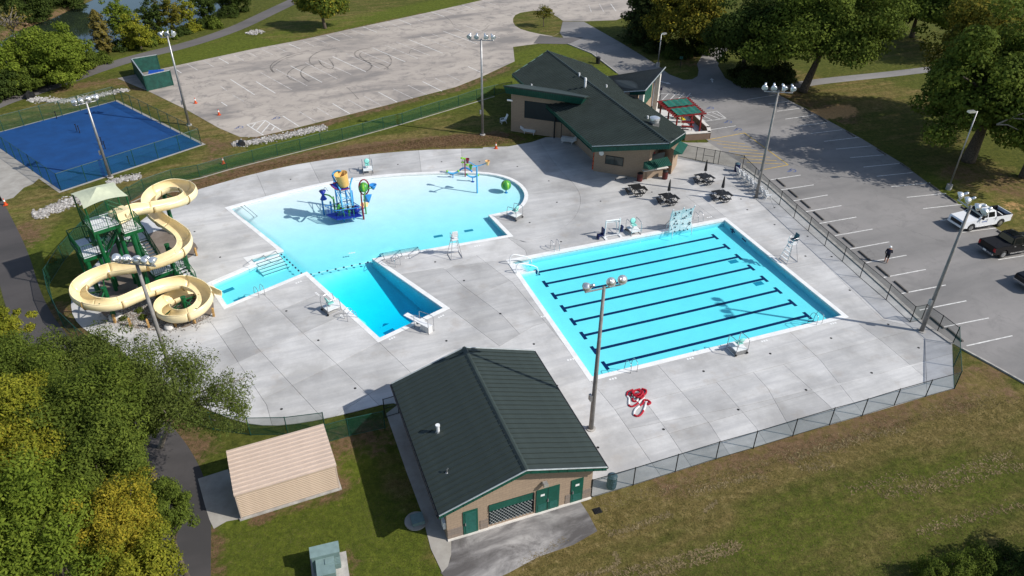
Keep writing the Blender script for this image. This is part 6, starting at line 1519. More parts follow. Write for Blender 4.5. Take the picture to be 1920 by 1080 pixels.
# diving board
a, b = G(806,622,.1), G(762,589,.75); dd = (b-a); az = math.degrees(math.atan2(dd.y,dd.x)); t = thing('diving_board', 'white diving board on a short stand over the deep pool', 'diving board', (a.x,a.y,.05), R(az)); L = math.hypot(dd.x,dd.y)
MB().box((L/2,0,.62), (L+.2,.48,.06), ry=-.03).build('board', M['white'], t); MB().hexa([(-.1,-.22,0),(.9,-.22,0),(.9,.22,0),(-.1,.22,0)], [(0,-.2,.55),(.75,-.2,.55),(.75,.2,.55),(0,.2,.55)]).build('stand', M['offwhite'], t)
for s in (-.32,.32): MB().tube(catmull([Vector(q) for q in ((-.15,s,0),(-.15,s,1.2),(0,s,1.45),(1.2,s,1.35),(1.35,s,1.1),(1.35,s,.02))], 3), .026, 6).build('guard_rail', M['steel'], t, smooth=True)
MB().box((L*.45,0,.52), (.15,.55,.12)).build('fulcrum', M['galv'], t)
# ropes with floats
def rope(label, p0, p1, n):
    a, b = G(*p0, -.1), G(*p1, -.1); t = thing('float_rope', label, 'float rope', tuple(a), 0, 'float ropes in the leisure pool'); MB().tube([a, b], .012, 4).build('rope', M['offwhite'], t, world=True)
    for i in range(n):
        c = a+(b-a)*((i+.5)/n); d = (b-a).normalized(); MB().tube([c-d*.09, c-d*.05, c+d*.05, c+d*.09], [.03,.08,.08,.03], 8).build('float', M['navy'], t, smooth=True, world=True)
rope('float rope across the mouth of the deep pool', (575,516), (712,487), 9); rope('float rope running from the corner steps to the deck tip', (520,470), (568,515), 9)

# picnic tables
def picnic():
    t = thing('picnic_table', 'x', 'table', (0,0,0))
    MB().box((0,0,.76), (1.15,1.15,.045)).build('table_top', M['black'], t)
    for k in range(4):
        a = R(90*k); d = Vector((math.cos(a), math.sin(a), 0)); n = Vector((-d.y, d.x, 0)); c = d*1.02
        MB().box((c.x,c.y,.46), (.3,1.05,.05), a).build('bench', M['black'], t)
        MB().tube(catmull([d*.3+n*.3+Vector((0,0,.72)), d*.35+n*.3+Vector((0,0,.15)), d*.9+n*.3+Vector((0,0,.08)), d*1.1+n*.3+Vector((0,0,.42))], 3), .032, 6).build('leg', M['black'], t); MB().tube(catmull([d*.3-n*.3+Vector((0,0,.72)), d*.35-n*.3+Vector((0,0,.15)), d*.9-n*.3+Vector((0,0,.08)), d*1.1-n*.3+Vector((0,0,.42))], 3), .032, 6).build('leg', M['black'], t)
        MB().tube([d*.9+n*.3+Vector((0,0,.02)), d*.9-n*.3+Vector((0,0,.02))], .03, 6).build('foot', M['black'], t)
    return t
pt = picnic(); pt['group'] = 'black picnic tables'
for i, (x, y, az, lab) in enumerate(((1192,363,15,'black picnic table without umbrella nearest the concession stand'),(1251,380,20,'black picnic table with umbrella nearest the lap pool'),(1319,342,25,'black picnic table with umbrella nearest the gate fence'),(1351,374,20,'black picnic table with umbrella nearest the floodlight pole'))):
    o = pt if i == 0 else copy_tree(pt); p = G(x, y); place(o, (p.x,p.y,.05), R(az)); o['label'] = lab
for i, (x, y, lab) in enumerate(((1251,380,'folded black umbrella on the table nearest the lap pool'),(1319,342,'folded black umbrella on the table nearest the gate fence'),(1351,374,'folded black umbrella on the table nearest the floodlight pole'))):
    p = G(x, y); t = thing('folded_umbrella', lab, 'umbrella', (p.x,p.y,.1), 0, 'folded umbrellas'); MB().cyl((0,0,0), .03, 1.35, 8).build('pole', M['steel'], t)
    mb = MB(); mb.lathe([(.04,1.28),(.17,1.33),(.15,1.6),(.11,2.1),(.05,2.55),(.02,2.62)], 10); mb.build('canopy', M['black'], t); MB().cyl((0,0,0), .25, .06, 12).build('base', M['black'], t)
# chairs by the right fence
def chair():
    t = thing('lounge_chair', 'x', 'chair', (0,0,0))
    MB().box((.15,0,.36), (.55,.46,.05), ry=.12).build('seat', M['white'], t); MB().box((-.32,0,.72), (.06,.48,.85), ry=-.42).build('backrest', M['white'], t)
    for s in (-.27,.27): MB().box((.05,s,.58), (.7,.07,.04)).build('arm', M['white'], t); MB().box((.4,s,.29), (.07,.06,.58)).build('leg', M['white'], t); MB().box((-.2,s,.29), (.07,.06,.58), ry=.3).build('leg', M['white'], t)
    return t
ch = chair(); ch['group'] = 'white chairs along the right fence'
for i in range(7):
    f = i/6; p = G(1386+(1436-1386)*f, 330+(373-330)*f); o = ch if i == 0 else copy_tree(ch); place(o, (p.x,p.y,.05), R(28+random.uniform(-8,8))); o['label'] = 'white plastic lounge chair along the right fence, %s from the blue bin' % ORD[i]
for x, y, lab, az in ((945,231,'white lounge chair standing on the grass left of the bathhouse',200),(1085,266,'white chair at the end of the stack under the bathhouse eave',160)):
    o = copy_tree(ch); p = G(x, y); place(o, (p.x,p.y,.03), R(az)); o['label'] = lab; del o['group']
def lounger_stack(label, x, y, n, az):
    p = G(x, y); t = thing('stacked_loungers', label, 'loungers', (p.x,p.y,.03), R(az))
    for i in range(n):
        z = .35+i*.1; MB().box((0,.0,z), (1.5,.62,.05)).build('lounger_seat', M['white'], t); MB().box((.95,0,z+.18), (.55,.62,.05), ry=-.6).build('lounger_back', M['white'], t)
    for sx in (-.6,.6):
        for sy in (-.28,.28): MB().cyl((sx,sy,0), .035, .36, 6).build('leg', M['white'], t)
lounger_stack('stack of white loungers under the bathhouse eave', 1064,269, 5, -20); lounger_stack('white loungers stacked against the bathhouse screen wall', 993,251, 3, 160)
# bins
def bin_(label, x, y, m, r=.3, h=.9, lid='black', nm='waste_bin'):
    p = G(x, y); t = thing(nm, label, 'bin', (p.x,p.y,.05)); MB().lathe([(r*.9,0),(r,.05),(r*1.05,h*.5),(r,h)], 16).build('body', M[m], t, smooth=False)
    for z in (h*.3,h*.65): MB().lathe([(r*1.06,z),(r*1.09,z+.03),(r*1.06,z+.06)], 16).build('hoop', M[m], t)
    MB().lathe([(r*1.05,h),(r*1.08,h+.05),(r*.6,h+.14),(.05,h+.17)], 16).build('lid', M[lid], t)
bin_('dark red waste bin left of the serving counter', 1199,340,'redbin'); bin_('dark red waste bin right of the serving counter', 1246,336,'redbin'); bin_('navy waste bin in the fence corner beside the white chairs', 1381,322,'navy', lid='bluebin'); bin_('blue grey waste barrel behind the front lawn fence', 1146,914,'bluebin', .3, .95, 'bluebin')
# cones
def cone(label, x, y, z=0):
    p = G(x, y); t = thing('traffic_cone', label, 'cone', (p.x,p.y,z+.03), random.random(), 'traffic cones'); MB().box((0,0,.02), (.42,.42,.04)).build('base', M['orange'], t); MB().lathe([(.16,.04),(.095,.42)], 14).build('lower_cone', M['orange'], t); MB().lathe([(.098,.42),(.06,.62)], 14).build('white_collar', M['sign'], t); MB().lathe([(.06,.62),(.03,.78)], 14).build('tip', M['orange'], t)
cone('orange cone on the grass behind the slide tower fence', 419,307); cone('orange cone at the deck edge left of the bathhouse', 930,279); cone('orange cone at the left edge near the service path', 11,385); cone('orange cone on the old lot nearest the enclosure', 367,194); cone('orange cone on the old lot nearest the wheelchair bay', 411,216)
# lane ropes heaped on the deck
def heap():
    zz = lambda x, y: (x/15.43+1160, y/15.43+720); c = G(*zz(560,430)); t = thing('lane_rope_heap', 'heap of red and white lane ropes on the deck by the lap pool', 'lane rope', (c.x,c.y,.05))
    def run(pts, lift=.07, flip=0, seg=(9,9)):
        P = catmull([G(*zz(x, y), lift) for x, y in pts], 8); d = [0]
        for a, b in zip(P, P[1:]): d.append(d[-1]+(b-a).length)
        s = 0.0; tot = d[-1]; k = 0
        while s < tot:
            j = max(i for i in range(len(d)) if d[i] <= s); j = min(j, len(P)-2); f = (s-d[j])/max(1e-6, d[j+1]-d[j]); p = P[j]+(P[j+1]-P[j])*f; tg = (P[j+1]-P[j]).normalized()
            col = 'ropered' if ((k//seg[0])+flip) % 2 == 0 else 'ropewhite'
            MB().tube([p-tg*.05, p-tg*.042, p+tg*.042, p+tg*.05], [.035,.075,.075,.035], 8).build('float', M[col], t, world=True); s += .105; k += 1
    run([(400,170),(270,230),(240,330),(300,420),(290,560),(320,640),(400,650),(520,590),(640,480),(720,400)], flip=0)
    run([(680,140),(790,180),(780,270),(690,330),(600,280),(480,230),(380,250),(330,330)], .13); run([(600,150),(480,190),(420,280),(520,330),(650,280),(720,350),(650,420)], .2, 0, (40,40)); run([(560,180),(640,240),(560,300),(440,300),(400,220),(520,170)], .27, 0, (40,40))
    run([(430,420),(500,360),(560,430),(500,500),(410,490),(400,430)], .08, 1); run([(740,460),(830,470),(920,540),(850,590),(800,520),(760,660),(700,800),(620,900),(520,930),(440,870),(480,740),(580,650),(700,560),(720,480)], .09, 0, (10,10)); run([(620,190),(700,230),(640,340),(560,380),(450,330)], .3, 0, (40,40))
heap()
# wheel stops
def wstop(label, x, y, az, grp):
    p = G(x, y); t = thing('wheel_stop', label, 'wheel stop', (p.x,p.y,.03), R(az), grp); mb = MB(); mb.hexa([(-.9,-.1,0),(.9,-.1,0),(.9,.1,0),(-.9,.1,0)], [(-.88,-.06,.13),(.88,-.06,.13),(.88,.06,.13),(-.88,.06,.13)]); mb.build('bar', M['wheelstop'], t)
    for s in (-.6,.6): MB().cyl((s,0,.125), .02, .02, 6).build('pin', M['galv'], t)
wl = [(1461,343),(1484,363),(1507,383),(1532,405),(1560,429),(1588,454),(1618,480),(1652,509),(1686,538),(1752,604),(1787,628)]
for i, (x, y) in enumerate(wl): wstop('dark wheel stop along the pool side fence, %s from the bathhouse end' % ORD[i], x+3, y+1, -76.4, 'wheel stops along the pool fence')
wr = [(1518,208),(1545,223),(1597,251),(1655,285),(1700,312),(1752,350),(1786,373),(1816,395),(1885,441)]
for i, (x, y) in enumerate(wr): wstop('dark wheel stop along the right grass bank, %s from the far end' % ORD[i], x-3, y+1, -78.6, 'wheel stops along the grass bank')

# ================================================================== VEHICLES
def pickup(label, pos_, az, paint, cover):
    t = thing('pickup_truck', label, 'pickup truck', (pos_.x,pos_.y,.03), az)
    Lh, Wd = 2.92, 1.0     # half length, half width ; front = +x
    P = M[paint]
    def body_shell(prof, w0, w1, name, mat):
        # prof: list of (x, z); lower edge then upper edge closed polygon; inward taper by height
        zs = [z for _, z in prof]; z0, z1 = min(zs), max(zs); n = len(prof); f = lambda z: w0+(w1-w0)*((z-z0)/(z1-z0))
        mb = MB(); vs = [(x,-f(z),z) for x, z in prof]+[(x,f(z),z) for x, z in prof]
        mb.add(vs, [tuple(range(n)), tuple(range(2*n-1,n-1,-1))]+[(i,n+i,n+(i+1)%n,(i+1)%n) for i in range(n)])
        o = mb.build(name, mat, t); return o
    def arch(xc, r=.50, k=7): return [(xc+r*math.cos(a), .42+r*math.sin(a)) for a in np.linspace(math.pi, 0, k)]
    wb0, wb1 = -1.72, 1.88
    low = [(-2.9,.55)]+[(-2.25,.5)]+arch(wb0)+[(wb0+.6,.42),(wb1-.6,.42)]+arch(wb1)+[(2.5,.45),(2.85,.48)]
    top = [(2.95,.75),(2.93,1.05),(2.78,1.17),(1.25,1.28),(-.95,1.26),(-.98,1.28),(-2.88,1.27),(-2.93,1.2)]
    # bed is open: the shell stops at the bed floor, its walls follow below
    b = body_shell(low+[(2.95,.75),(2.93,1.02),(2.80,1.14),(1.25,1.26),(-.92,1.26),(-.92,.92),(-2.92,.92)], 1.0, .955, 'body', P)
    for s in (-1, 1): MB().box((-1.92, s*.93, 1.09), (2.0,.11,.36)).build('bed_wall', P, t)
    MB().box((-2.89,0,1.06), (.08,1.86,.42)).build('tailgate', P, t)
    if cover: MB().box((-1.92,0,1.275), (1.98,1.84,.05)).build('bed_cover', M['bedliner'], t)
    else:
        MB().box((-1.92,0,.93), (1.9,1.72,.03)).build('bed_floor', M['bedliner'], t); MB().box((-1.0,0,1.1), (.06,1.72,.34)).build('bed_front', M['bedliner'], t)
        for s in (-1, 1): MB().box((-1.92, s*.86, 1.1), (1.9,.05,.35)).build('bed_liner', M['bedliner'], t); MB().box((-1.92,s*.93,1.28), (2.0,.1,.02)).build('bed_rail', M['bedliner'], t); MB().tube([(-.95,s*.8,1.75),(-1.7,s*.88,1.3)], .04, 6).build('roll_bar', P, t)
    # cab greenhouse
    cabp = [(1.25,1.24),(.45,1.86),(.2,1.92),(-.6,1.92),(-.78,1.86),(-.94,1.24)]
    body_shell(cabp, .95, .74, 'cab', P)
    f = lambda z: .95+(.74-.95)*((z-1.24)/(1.92-1.24))
    for s in (-1, 1):
        for x0, x1, x2, x3 in ((1.0,.18,.18,.46),(.08,-.72,-.64,.08)):
            za, zb = 1.30, 1.80; g = MB(); e = .012
            pts = [(x0,s*(f(za)+e),za),(x1,s*(f(za)+e),za),(x2,s*(f(zb)+e),zb),(x3,s*(f(zb)+e),zb)]
            g.sheet(pts); g.build('side_window', M['carglass'], t)
        MB().box((.95,s*1.1,1.38), (.14,.22,.18)).build('mirror', M['bedliner'] if paint == 'carwhite' else P, t)
        for xd in (.13,-.86,1.05): MB().box((xd,s*.978,.92), (.012,.012,.62)).build('door_gap', M['black'], t)
        for xh in (.28,-.66): MB().box((xh,s*.985,1.1), (.2,.03,.04)).build('door_handle', M['chrome'], t)
        MB().box((.1,s*1.0,.42), (2.2,.12,.06)).build('side_step', M['galv'], t)
        MB().box((2.72,s*.76,.98), (.35,.36,.14)).build('headlight', M['lampglass'], t); MB().box((-2.9,s*.88,1.03), (.1,.2,.34)).build('tail_light', M['taillight'], t)
    n1 = Vector((.8,0,1.9))
    MB().sheet([(1.23,-.84,1.29),(1.23,.84,1.29),(.50,.70,1.85),(.50,-.70,1.85)]).build('windscreen', M['carglass'], t).location = (.025,0,.02)
    MB().sheet([(-.95,-.78,1.34),(-.95,.78,1.34),(-.81,.68,1.82),(-.81,-.68,1.82)]).build('rear_window', M['carglass'], t).location = (-.012,0,0)
    MB().box((2.93,0,.85), (.08,1.35,.36)).build('grille', M['black'], t); MB().box((2.95,0,.58), (.16,1.9,.2)).build('front_bumper', P if paint == 'carwhite' else M['chrome'], t); MB().box((-2.98,0,.6), (.16,1.85,.18)).build('rear_bumper', M['chrome'], t); MB().box((-3.065,0,.66), (.012,.34,.16)).build('number_plate', M['sign'], t)
    if paint == 'carwhite': 
        for s in (-1, 1): MB().box((.45,s*.985,.92), (.6,.012,.09)).build('door_lettering', M['paintblue'], t)
    else: MB().box((-.2,0,1.935), (.9,.9,.02)).build('sunroof', M['carglass'], t)
    for x in (wb0, wb1):
        for s in (-1, 1):
            w = MB().lathe([(.24,-.13),(.36,-.13),(.40,-.09),(.40,.09),(.36,.13),(.24,.13)], 22, (x,s*.86,.40), (0,1,0)).build('wheel', M['rubber'], t, smooth=False); MB().lathe([(.05,-.02),(.25,0),(.25,.04),(.10,.07)], 14, (x,s*(.86+.1),.40), (0,s,0)).build('rim', M['rim'], w)
            for k in range(5): a = k*2*math.pi/5; MB().box((x+.14*math.cos(a), s*(.99), .40+.14*math.sin(a)), (.06,.03,.06)).build('spoke', M['rim'], w)
    return t
fw_, rw_ = G(1806,434), G(1862,424.5); hd = (fw_-rw_).normalized(); left = Vector((hd.y,-hd.x,0))
ctr = (fw_+rw_)/2 + Vector((-hd.y, hd.x, 0))*(-.86) - hd*.05
hda = math.atan2(hd.y, hd.x)
# the camera sees the left flank: the body lies behind the near wheels
near = (Vector((0,0,0))-ctr); ctr = (fw_+rw_)/2 + Vector((0.26,.97,0)).normalized()*.86 - hd*.1
pickup('white pickup truck with open dark bed facing the pool', ctr, hda, 'carwhite', False)
rb = G(1875.5,484); hb = -hd; cb = rb+hb*1.72+Vector((-.26,.97,0)).normalized()*.86
pickup('black pickup truck with covered bed beside the white one', cb, hda+math.pi, 'carblack', True)
cb3 = G(1968,545); pickup('black pickup truck mostly outside the right edge of the picture', Vector((cb3.x+.3,cb3.y+1.0,0)), hda, 'carblack', True)

# ================================================================== PERSON
def person():
    p = G(1660,493); az = R(62); t = thing('person', 'person in white cap, navy top and dark shorts walking across the right lot', 'person', (p.x,p.y,.03), az)
    # joints (x forward, y left, z up), walking
    J = {'pel':(0,0,.93,.145),'spine':(0,0,1.12,.15),'chest':(.01,0,1.33,.165),'neck':(.02,0,1.50,.06),'head':(.03,0,1.60,.085),'crown':(.03,0,1.72,.075),
     'lh':(.0,.10,.88,.105),'lk':(.10,.10,.50,.066),'la':(.03,.10,.12,.046),'lt':(.18,.11,.035,.04),'rh':(.0,-.10,.88,.105),'rk':(-.02,-.10,.48,.066),'ra':(-.14,-.10,.14,.046),'rt':(-.02,-.10,.04,.04),
     'ls':(.01,.19,1.42,.07),'le':(-.08,.27,1.16,.045),'lw':(.06,.25,.95,.033),'lf':(.10,.24,.86,.03),'rs':(.01,-.19,1.42,.07),'re':(.02,-.29,1.15,.045),'rw':(.20,-.22,1.05,.033),'rf':(.27,-.20,1.03,.03)}
    names = list(J); E = [('pel','spine'),('spine','chest'),('chest','neck'),('neck','head'),('head','crown'),('pel','lh'),('lh','lk'),('lk','la'),('la','lt'),('pel','rh'),('rh','rk'),('rk','ra'),('ra','rt'),('chest','ls'),('ls','le'),('le','lw'),('lw','lf'),('chest','rs'),('rs','re'),('re','rw'),('rw','rf')]
    for hand, sy in (('lf',1),('rf',-1)):
        x, y, z, _ = J[hand]
        for k in range(5):
            nm = hand+str(k); off_ = (-.03+.018*k) if k else -.04; J[nm] = (x+off_, y+sy*(.012 if k else -.025), z-(.075+.012*(2-abs(k-2)) if k else .04), .011); names.append(nm); E.append((hand, nm))
    me = bpy.data.meshes.new('body_cage'); me.from_pydata([J[n][:3] for n in names], [(names.index(a), names.index(b)) for a, b in E], []); o = bpy.data.objects.new('body_cage', me); C.objects.link(o)
    md = o.modifiers.new('skin', 'SKIN'); sv = me.skin_vertices[0].data
    for i, n in enumerate(names): rr_ = J[n][3]*(1.18 if J[n][3] > .03 else 1); sv[i].radius = (rr_, rr_); sv[i].use_root = (n == 'pel')
    ss = o.modifiers.new('sub', 'SUBSURF'); ss.levels = 2; ss.render_levels = 2
    dg = bpy.context.evaluated_depsgraph_get(); mesh = bpy.data.meshes.new_from_object(o.evaluated_get(dg)); bpy.data.objects.remove(o)
    mesh.materials.clear()
    for k in ('skin','shirt','shorts','rubber'): mesh.materials.append(M[k])
    for f in mesh.polygons:
        c = f.center; arm = abs(c.y) > .205 and c.z > .8
        f.material_index = 3 if c.z < .11 else 0 if c.z < .55 else 2 if (c.z < .97 and not arm) else (1 if (c.z < 1.47 and not (arm and c.z < 1.0)) else 0); f.use_smooth = True
    b = bpy.data.objects.new('body', mesh); C.objects.link(b); b.parent = t
    MB().lathe([(.118,-.04),(.12,.02),(.10,.085),(.05,.115),(.01,.12)], 16, (.03,0,1.665)).build('cap', M['cap'], t, smooth=True); MB().box((.14,0,1.66), (.12,.16,.015)).build('cap_brim', M['cap'], t)
    MB().ball((.125,0,1.595), .022, 8, 6).build('nose', M['skin'], t)
person()
# ================================================================== TREES
def leaf_mesh(name, P, N, size, mat, aspect=1.0, parent=None, bend=.25):
    """one quad (kite) per leaf at points P with normals N"""
    n = len(P)
    a = rng.normal(size=(n,3)); T = np.cross(N, a); T /= np.linalg.norm(T, axis=1, keepdims=True)+1e-9; B = np.cross(N, T)
    s = (size*rng.uniform(.6,1.35,n))[:,None]; w = s*aspect*.5
    v = np.empty((n,4,3)); v[:,0] = P-T*s*.5; v[:,1] = P+B*w-N*s*bend*.3; v[:,2] = P+T*s*.5-N*s*bend; v[:,3] = P-B*w-N*s*bend*.3
    me = bpy.data.meshes.new(name); me.vertices.add(4*n); me.vertices.foreach_set('co', v.reshape(-1).astype(np.float32))
    me.loops.add(4*n); me.loops.foreach_set('vertex_index', np.arange(4*n, dtype=np.int32)); me.polygons.add(n)
    me.polygons.foreach_set('loop_start', np.arange(0,4*n,4,dtype=np.int32)); me.polygons.foreach_set('loop_total', np.full(n,4,np.int32)); me.update()
    me.materials.append(mat); o = bpy.data.objects.new(name, me); C.objects.link(o)
    if parent is not None: o.parent = parent
    return o
def unit(n):
    v = rng.normal(size=(n,3)); return v/np.linalg.norm(v, axis=1, keepdims=True)
def tree(name, label, xy, h, crown_z, rx, rz, nleaf, lsize, pal, nclump=60, aspect=.7, trunk=.25, bark='trunk', cat='tree', group=None, lean=(0,0), sparse=0.0, droop=0.0, cr=.27, low=-.55, limbs=9, pal2=None, base=None):
    crown_xy = xy
    if base: xy = tuple(G(*base)[:2])
    shift = (crown_xy[0]-xy[0], crown_xy[1]-xy[1])
    t = thing(name, label, cat, (xy[0], xy[1], 0), 0, group)
    # clumps spread through the crown, denser towards its skin, with a lopsided outline
    d = unit(nclump*3); d = d[d[:,2] > low][:nclump]; k = len(d)
    lob = 1+.22*np.sin(3*np.arctan2(d[:,1], d[:,0])+rng.uniform(0,6))+.12*rng.normal(size=k)
    rad = rng.uniform(.3,1,k)**.6*lob
    c = d*np.array([rx,rx,rz])*rad[:,None]*(1-cr*.55)
    c[:,0] += lean[0]*(c[:,2]/rz+1)*.5; c[:,1] += lean[1]*(c[:,2]/rz+1)*.5
    c[:,0] += shift[0]; c[:,1] += shift[1]; lean = (lean[0]+shift[0], lean[1]+shift[1])
    c[:,2] += crown_z
    crad = rx*cr*rng.uniform(.65,1.3,k)
    w = crad**2; cnt = np.maximum(8, (nleaf*w/w.sum()).astype(int))
    if sparse: cnt = np.where(rng.random(k) < sparse, cnt//5, cnt)
    P = []; N = []
    for i in range(k):
        q = unit(cnt[i]); rr = crad[i]*rng.uniform(.35,1.08,cnt[i])**.5
        p = c[i]+q*rr[:,None]*np.array([1.15,1.15,.72]); p[:,2] -= droop*((q[:,0]**2+q[:,1]**2))*crad[i]
        out = (p-np.array([shift[0],shift[1],crown_z-rz*.4])); out /= np.linalg.norm(out, axis=1, keepdims=True)+1e-9
        nn = q*.75+out*.3+np.array([0,0,.25])+rng.normal(size=(cnt[i],3))*.38; nn /= np.linalg.norm(nn, axis=1, keepdims=True)
        P.append(p); N.append(nn)
    P = np.concatenate(P); N = np.concatenate(N); P[:,2] = np.maximum(P[:,2], .15)
    leaf_mesh('crown', P, N, lsize, LEAF[pal], aspect, t)
    if pal2:
        sel = rng.random(len(P)) < .22; leaf_mesh('turning_foliage', P[sel]+rng.normal(size=(sel.sum(),3))*.1, N[sel], lsize, LEAF[pal2], aspect, t)
    mb = MB(); zt = crown_z-rz*.15; b0 = Vector((0,0,-.05)); mid = Vector((lean[0]*.3+random.uniform(-.2,.2), lean[1]*.3+random.uniform(-.2,.2), zt*.55)); tp = Vector((lean[0]*.6,lean[1]*.6,zt))
    mb.tube(catmull([b0, mid*.5, mid, tp], 3), [trunk*1.25*(1-.62*i/9) for i in range(10)], 8)
    order = np.argsort(-crad)[:limbs]
    for i in order:
        e = Vector(c[i]); s = mid.lerp(tp, random.uniform(0,.9)); m_ = s.lerp(e, .5)+Vector((0,0,random.uniform(0,.15)*rz)); mb.tube(catmull([s, m_, e], 3), [trunk*.5*(1-.8*j/6) for j in range(7)], 5)
    mb.build('trunk', M[bark], t, smooth=True); return t
def at(x, y, z): p = G(x, y, z); return (p.x, p.y)
def conifer(name, label, xy, h, r, nleaf, lsize, pal, trunk=.2, group=None, round_=False):
    t = thing(name, label, 'tree', (xy[0],xy[1],0), random.random()*6, group)
    f = rng.random(nleaf)**1.4; z = .6+(h-.6)*f; prof = (1-f)**.75 if not round_ else np.sqrt(np.clip(1-(2*f-.85)**2/1.35, 0.02, 1))
    lay = .8+.2*np.sin(z*5.5); a = rng.random(nleaf)*2*np.pi; br = .78+.22*np.sin(a*7+z*3)
    rr = r*prof*lay*br*np.sqrt(rng.uniform(.45,1.05,nleaf)); P = np.stack([np.cos(a)*rr, np.sin(a)*rr, z-.18*rr], 1)
    N = np.stack([np.cos(a)*.6, np.sin(a)*.6, np.full(nleaf,.7)], 1)+rng.normal(size=(nleaf,3))*.3; N /= np.linalg.norm(N, axis=1, keepdims=True)
    leaf_mesh('crown', P, N, lsize, LEAF[pal], .4, t); MB().tube([(0,0,-.05),(0,0,h*.9)], [trunk,.03], 8).build('trunk', M['trunk'], t); return t
GW = 'woodland trees at the lower left'; GR = 'trees along the river'; GP_ = 'park trees beyond the right lot'
# lower left woodland
WL = [('locust_tree','feathery tree reaching over the pool deck beside the floodlight pole',(300,712),8.0,3.1,2.6,26000,.17,'feather',dict(nclump=70,sparse=.2,aspect=.35,droop=.25,bark='palebark',cr=.3,base=(275,835),limbs=14)),
 ('locust_tree','feathery tree whose thin branches hang over the curved deck edge',(405,760),6.6,2.4,1.7,10000,.16,'feather',dict(nclump=60,sparse=.3,aspect=.35,droop=.3,bark='palebark',cr=.26,base=(300,838),limbs=16)),
 ('broadleaf_tree','dark green tree at the left edge above the service path bend',(30,712),8.2,3.4,2.8,30000,.17,'green',dict(nclump=80,aspect=.4,droop=.2)),
 ('broadleaf_tree','mid green tree between the feathery tree and the left edge',(160,682),7.0,3.0,2.3,24000,.16,'feather',dict(nclump=70,aspect=.4,droop=.2)),
 ('broadleaf_tree','yellow green tree at the left edge, midway up the woodland',(30,790),9.5,2.7,2.4,22000,.17,'lime',dict(nclump=60,aspect=.45)),
 ('broadleaf_tree','full green tree in the middle of the lower left woodland',(170,775),9.5,3.3,2.7,34000,.17,'green',dict(nclump=85,aspect=.45)),
 ('broadleaf_tree','gold tinged tree at the left edge below the yellow green one',(15,870),10,2.3,2.0,18000,.16,'lime',dict(nclump=55,aspect=.45,pal2='gold')),
 ('broadleaf_tree','deep green tree beside the service path above the golden tree',(185,880),9.5,2.6,2.2,26000,.16,'green',dict(nclump=70,aspect=.45)),
 ('broadleaf_tree','bright green tree filling the bottom left corner',(55,985),10.5,3.1,2.8,38000,.16,'bright',dict(nclump=90,aspect=.5)),
 ('locust_tree','golden yellow tree at the bottom left beside the path',(210,985),9.5,2.1,2.2,20000,.14,'gold',dict(nclump=80,aspect=.4,sparse=.1,pal2='lime')),
 ('broadleaf_tree','small green tree leaning over the dark path near the shed',(300,950),7.0,1.6,1.6,14000,.14,'green',dict(nclump=45,aspect=.4,lean=(.5,0))),
 ('broadleaf_tree','light leaved young tree at the far left end of the woodland',(15,612),6.0,1.5,1.3,6000,.16,'lime',dict(nclump=30,aspect=.6)),
 ('broadleaf_tree','green tree at the bottom edge left of the dark path',(250,1085),8.5,2.0,2.0,20000,.15,'lime',dict(nclump=60,aspect=.45)),
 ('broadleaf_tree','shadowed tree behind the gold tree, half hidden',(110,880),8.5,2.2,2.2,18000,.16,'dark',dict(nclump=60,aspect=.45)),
 ('broadleaf_tree','low leafy tree under the feathery tree by the fence',(250,790),5.0,2.0,1.8,14000,.16,'dark',dict(nclump=50,aspect=.4))]
for nm, lab, (x, y), zc, rx, rz, nl, ls, pal, kw in WL:
    tree(nm, lab, at(x, y, zc), zc+rz, zc, rx, rz, nl, ls, pal, group=GW, trunk=.16, **{**kw, 'nclump': int(kw.get('nclump',60)*1.7), 'cr': kw.get('cr',.27)*.74})
# river side, top left
def crown_at(base, y):
    """height at which a plumb line over the surveyed foot reaches picture row y"""
    b = G(*base); lo_, hi_ = -8.0, 30.0
    for _ in range(40):
        z = (lo_+hi_)/2; q = Vector((b.x, b.y, z-CAM_H)); row = 540+F_PX*q.dot(_d)/q.dot(_fw)
        if row > y: lo_ = z
        else: hi_ = z
    return z
RL = [('bright green tree at the left edge by the trail bend',(18,168),122,4.2,3.6,'bright',{}),
 ('large bright green tree between the trail and the river',(115,156),98,4.9,4.2,'bright',dict(k=1.5)),
 ('small leafy tree at the right foot of the large riverside tree',(168,130),108,2.0,2.0,'green',{}),
 ('yellow green tree on the bank right of the olive cedar',(265,91),60,2.7,2.7,'lime',dict(sparse=.2)),
 ('pale green tree overhanging the water in the middle of the river',(230,74),32,2.5,3.8,'bright',dict(droop=.4,sparse=.2)),
 ('dark tree leaning over the river right of the pale one',(292,71),36,2.2,3.6,'dark',dict(sparse=.3)),
 ('thin yellowing tree on the bank near the lamp pole top',(325,65),24,2.3,3.2,'autumn',dict(sparse=.4)),
 ('slim sparse tree with bare stems by the river gap',(357,57),22,1.6,2.8,'lime',dict(sparse=.5,bark='palebark')),
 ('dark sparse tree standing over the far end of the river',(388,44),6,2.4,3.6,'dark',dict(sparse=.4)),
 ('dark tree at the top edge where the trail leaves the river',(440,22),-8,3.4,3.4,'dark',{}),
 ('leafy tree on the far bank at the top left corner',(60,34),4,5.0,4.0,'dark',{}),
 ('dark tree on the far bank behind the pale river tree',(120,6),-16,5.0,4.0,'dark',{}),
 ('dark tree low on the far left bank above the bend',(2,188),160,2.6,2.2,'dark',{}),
 ('shaded tree between the trail and the large riverside tree',(58,172),146,2.4,2.0,'green',{})]
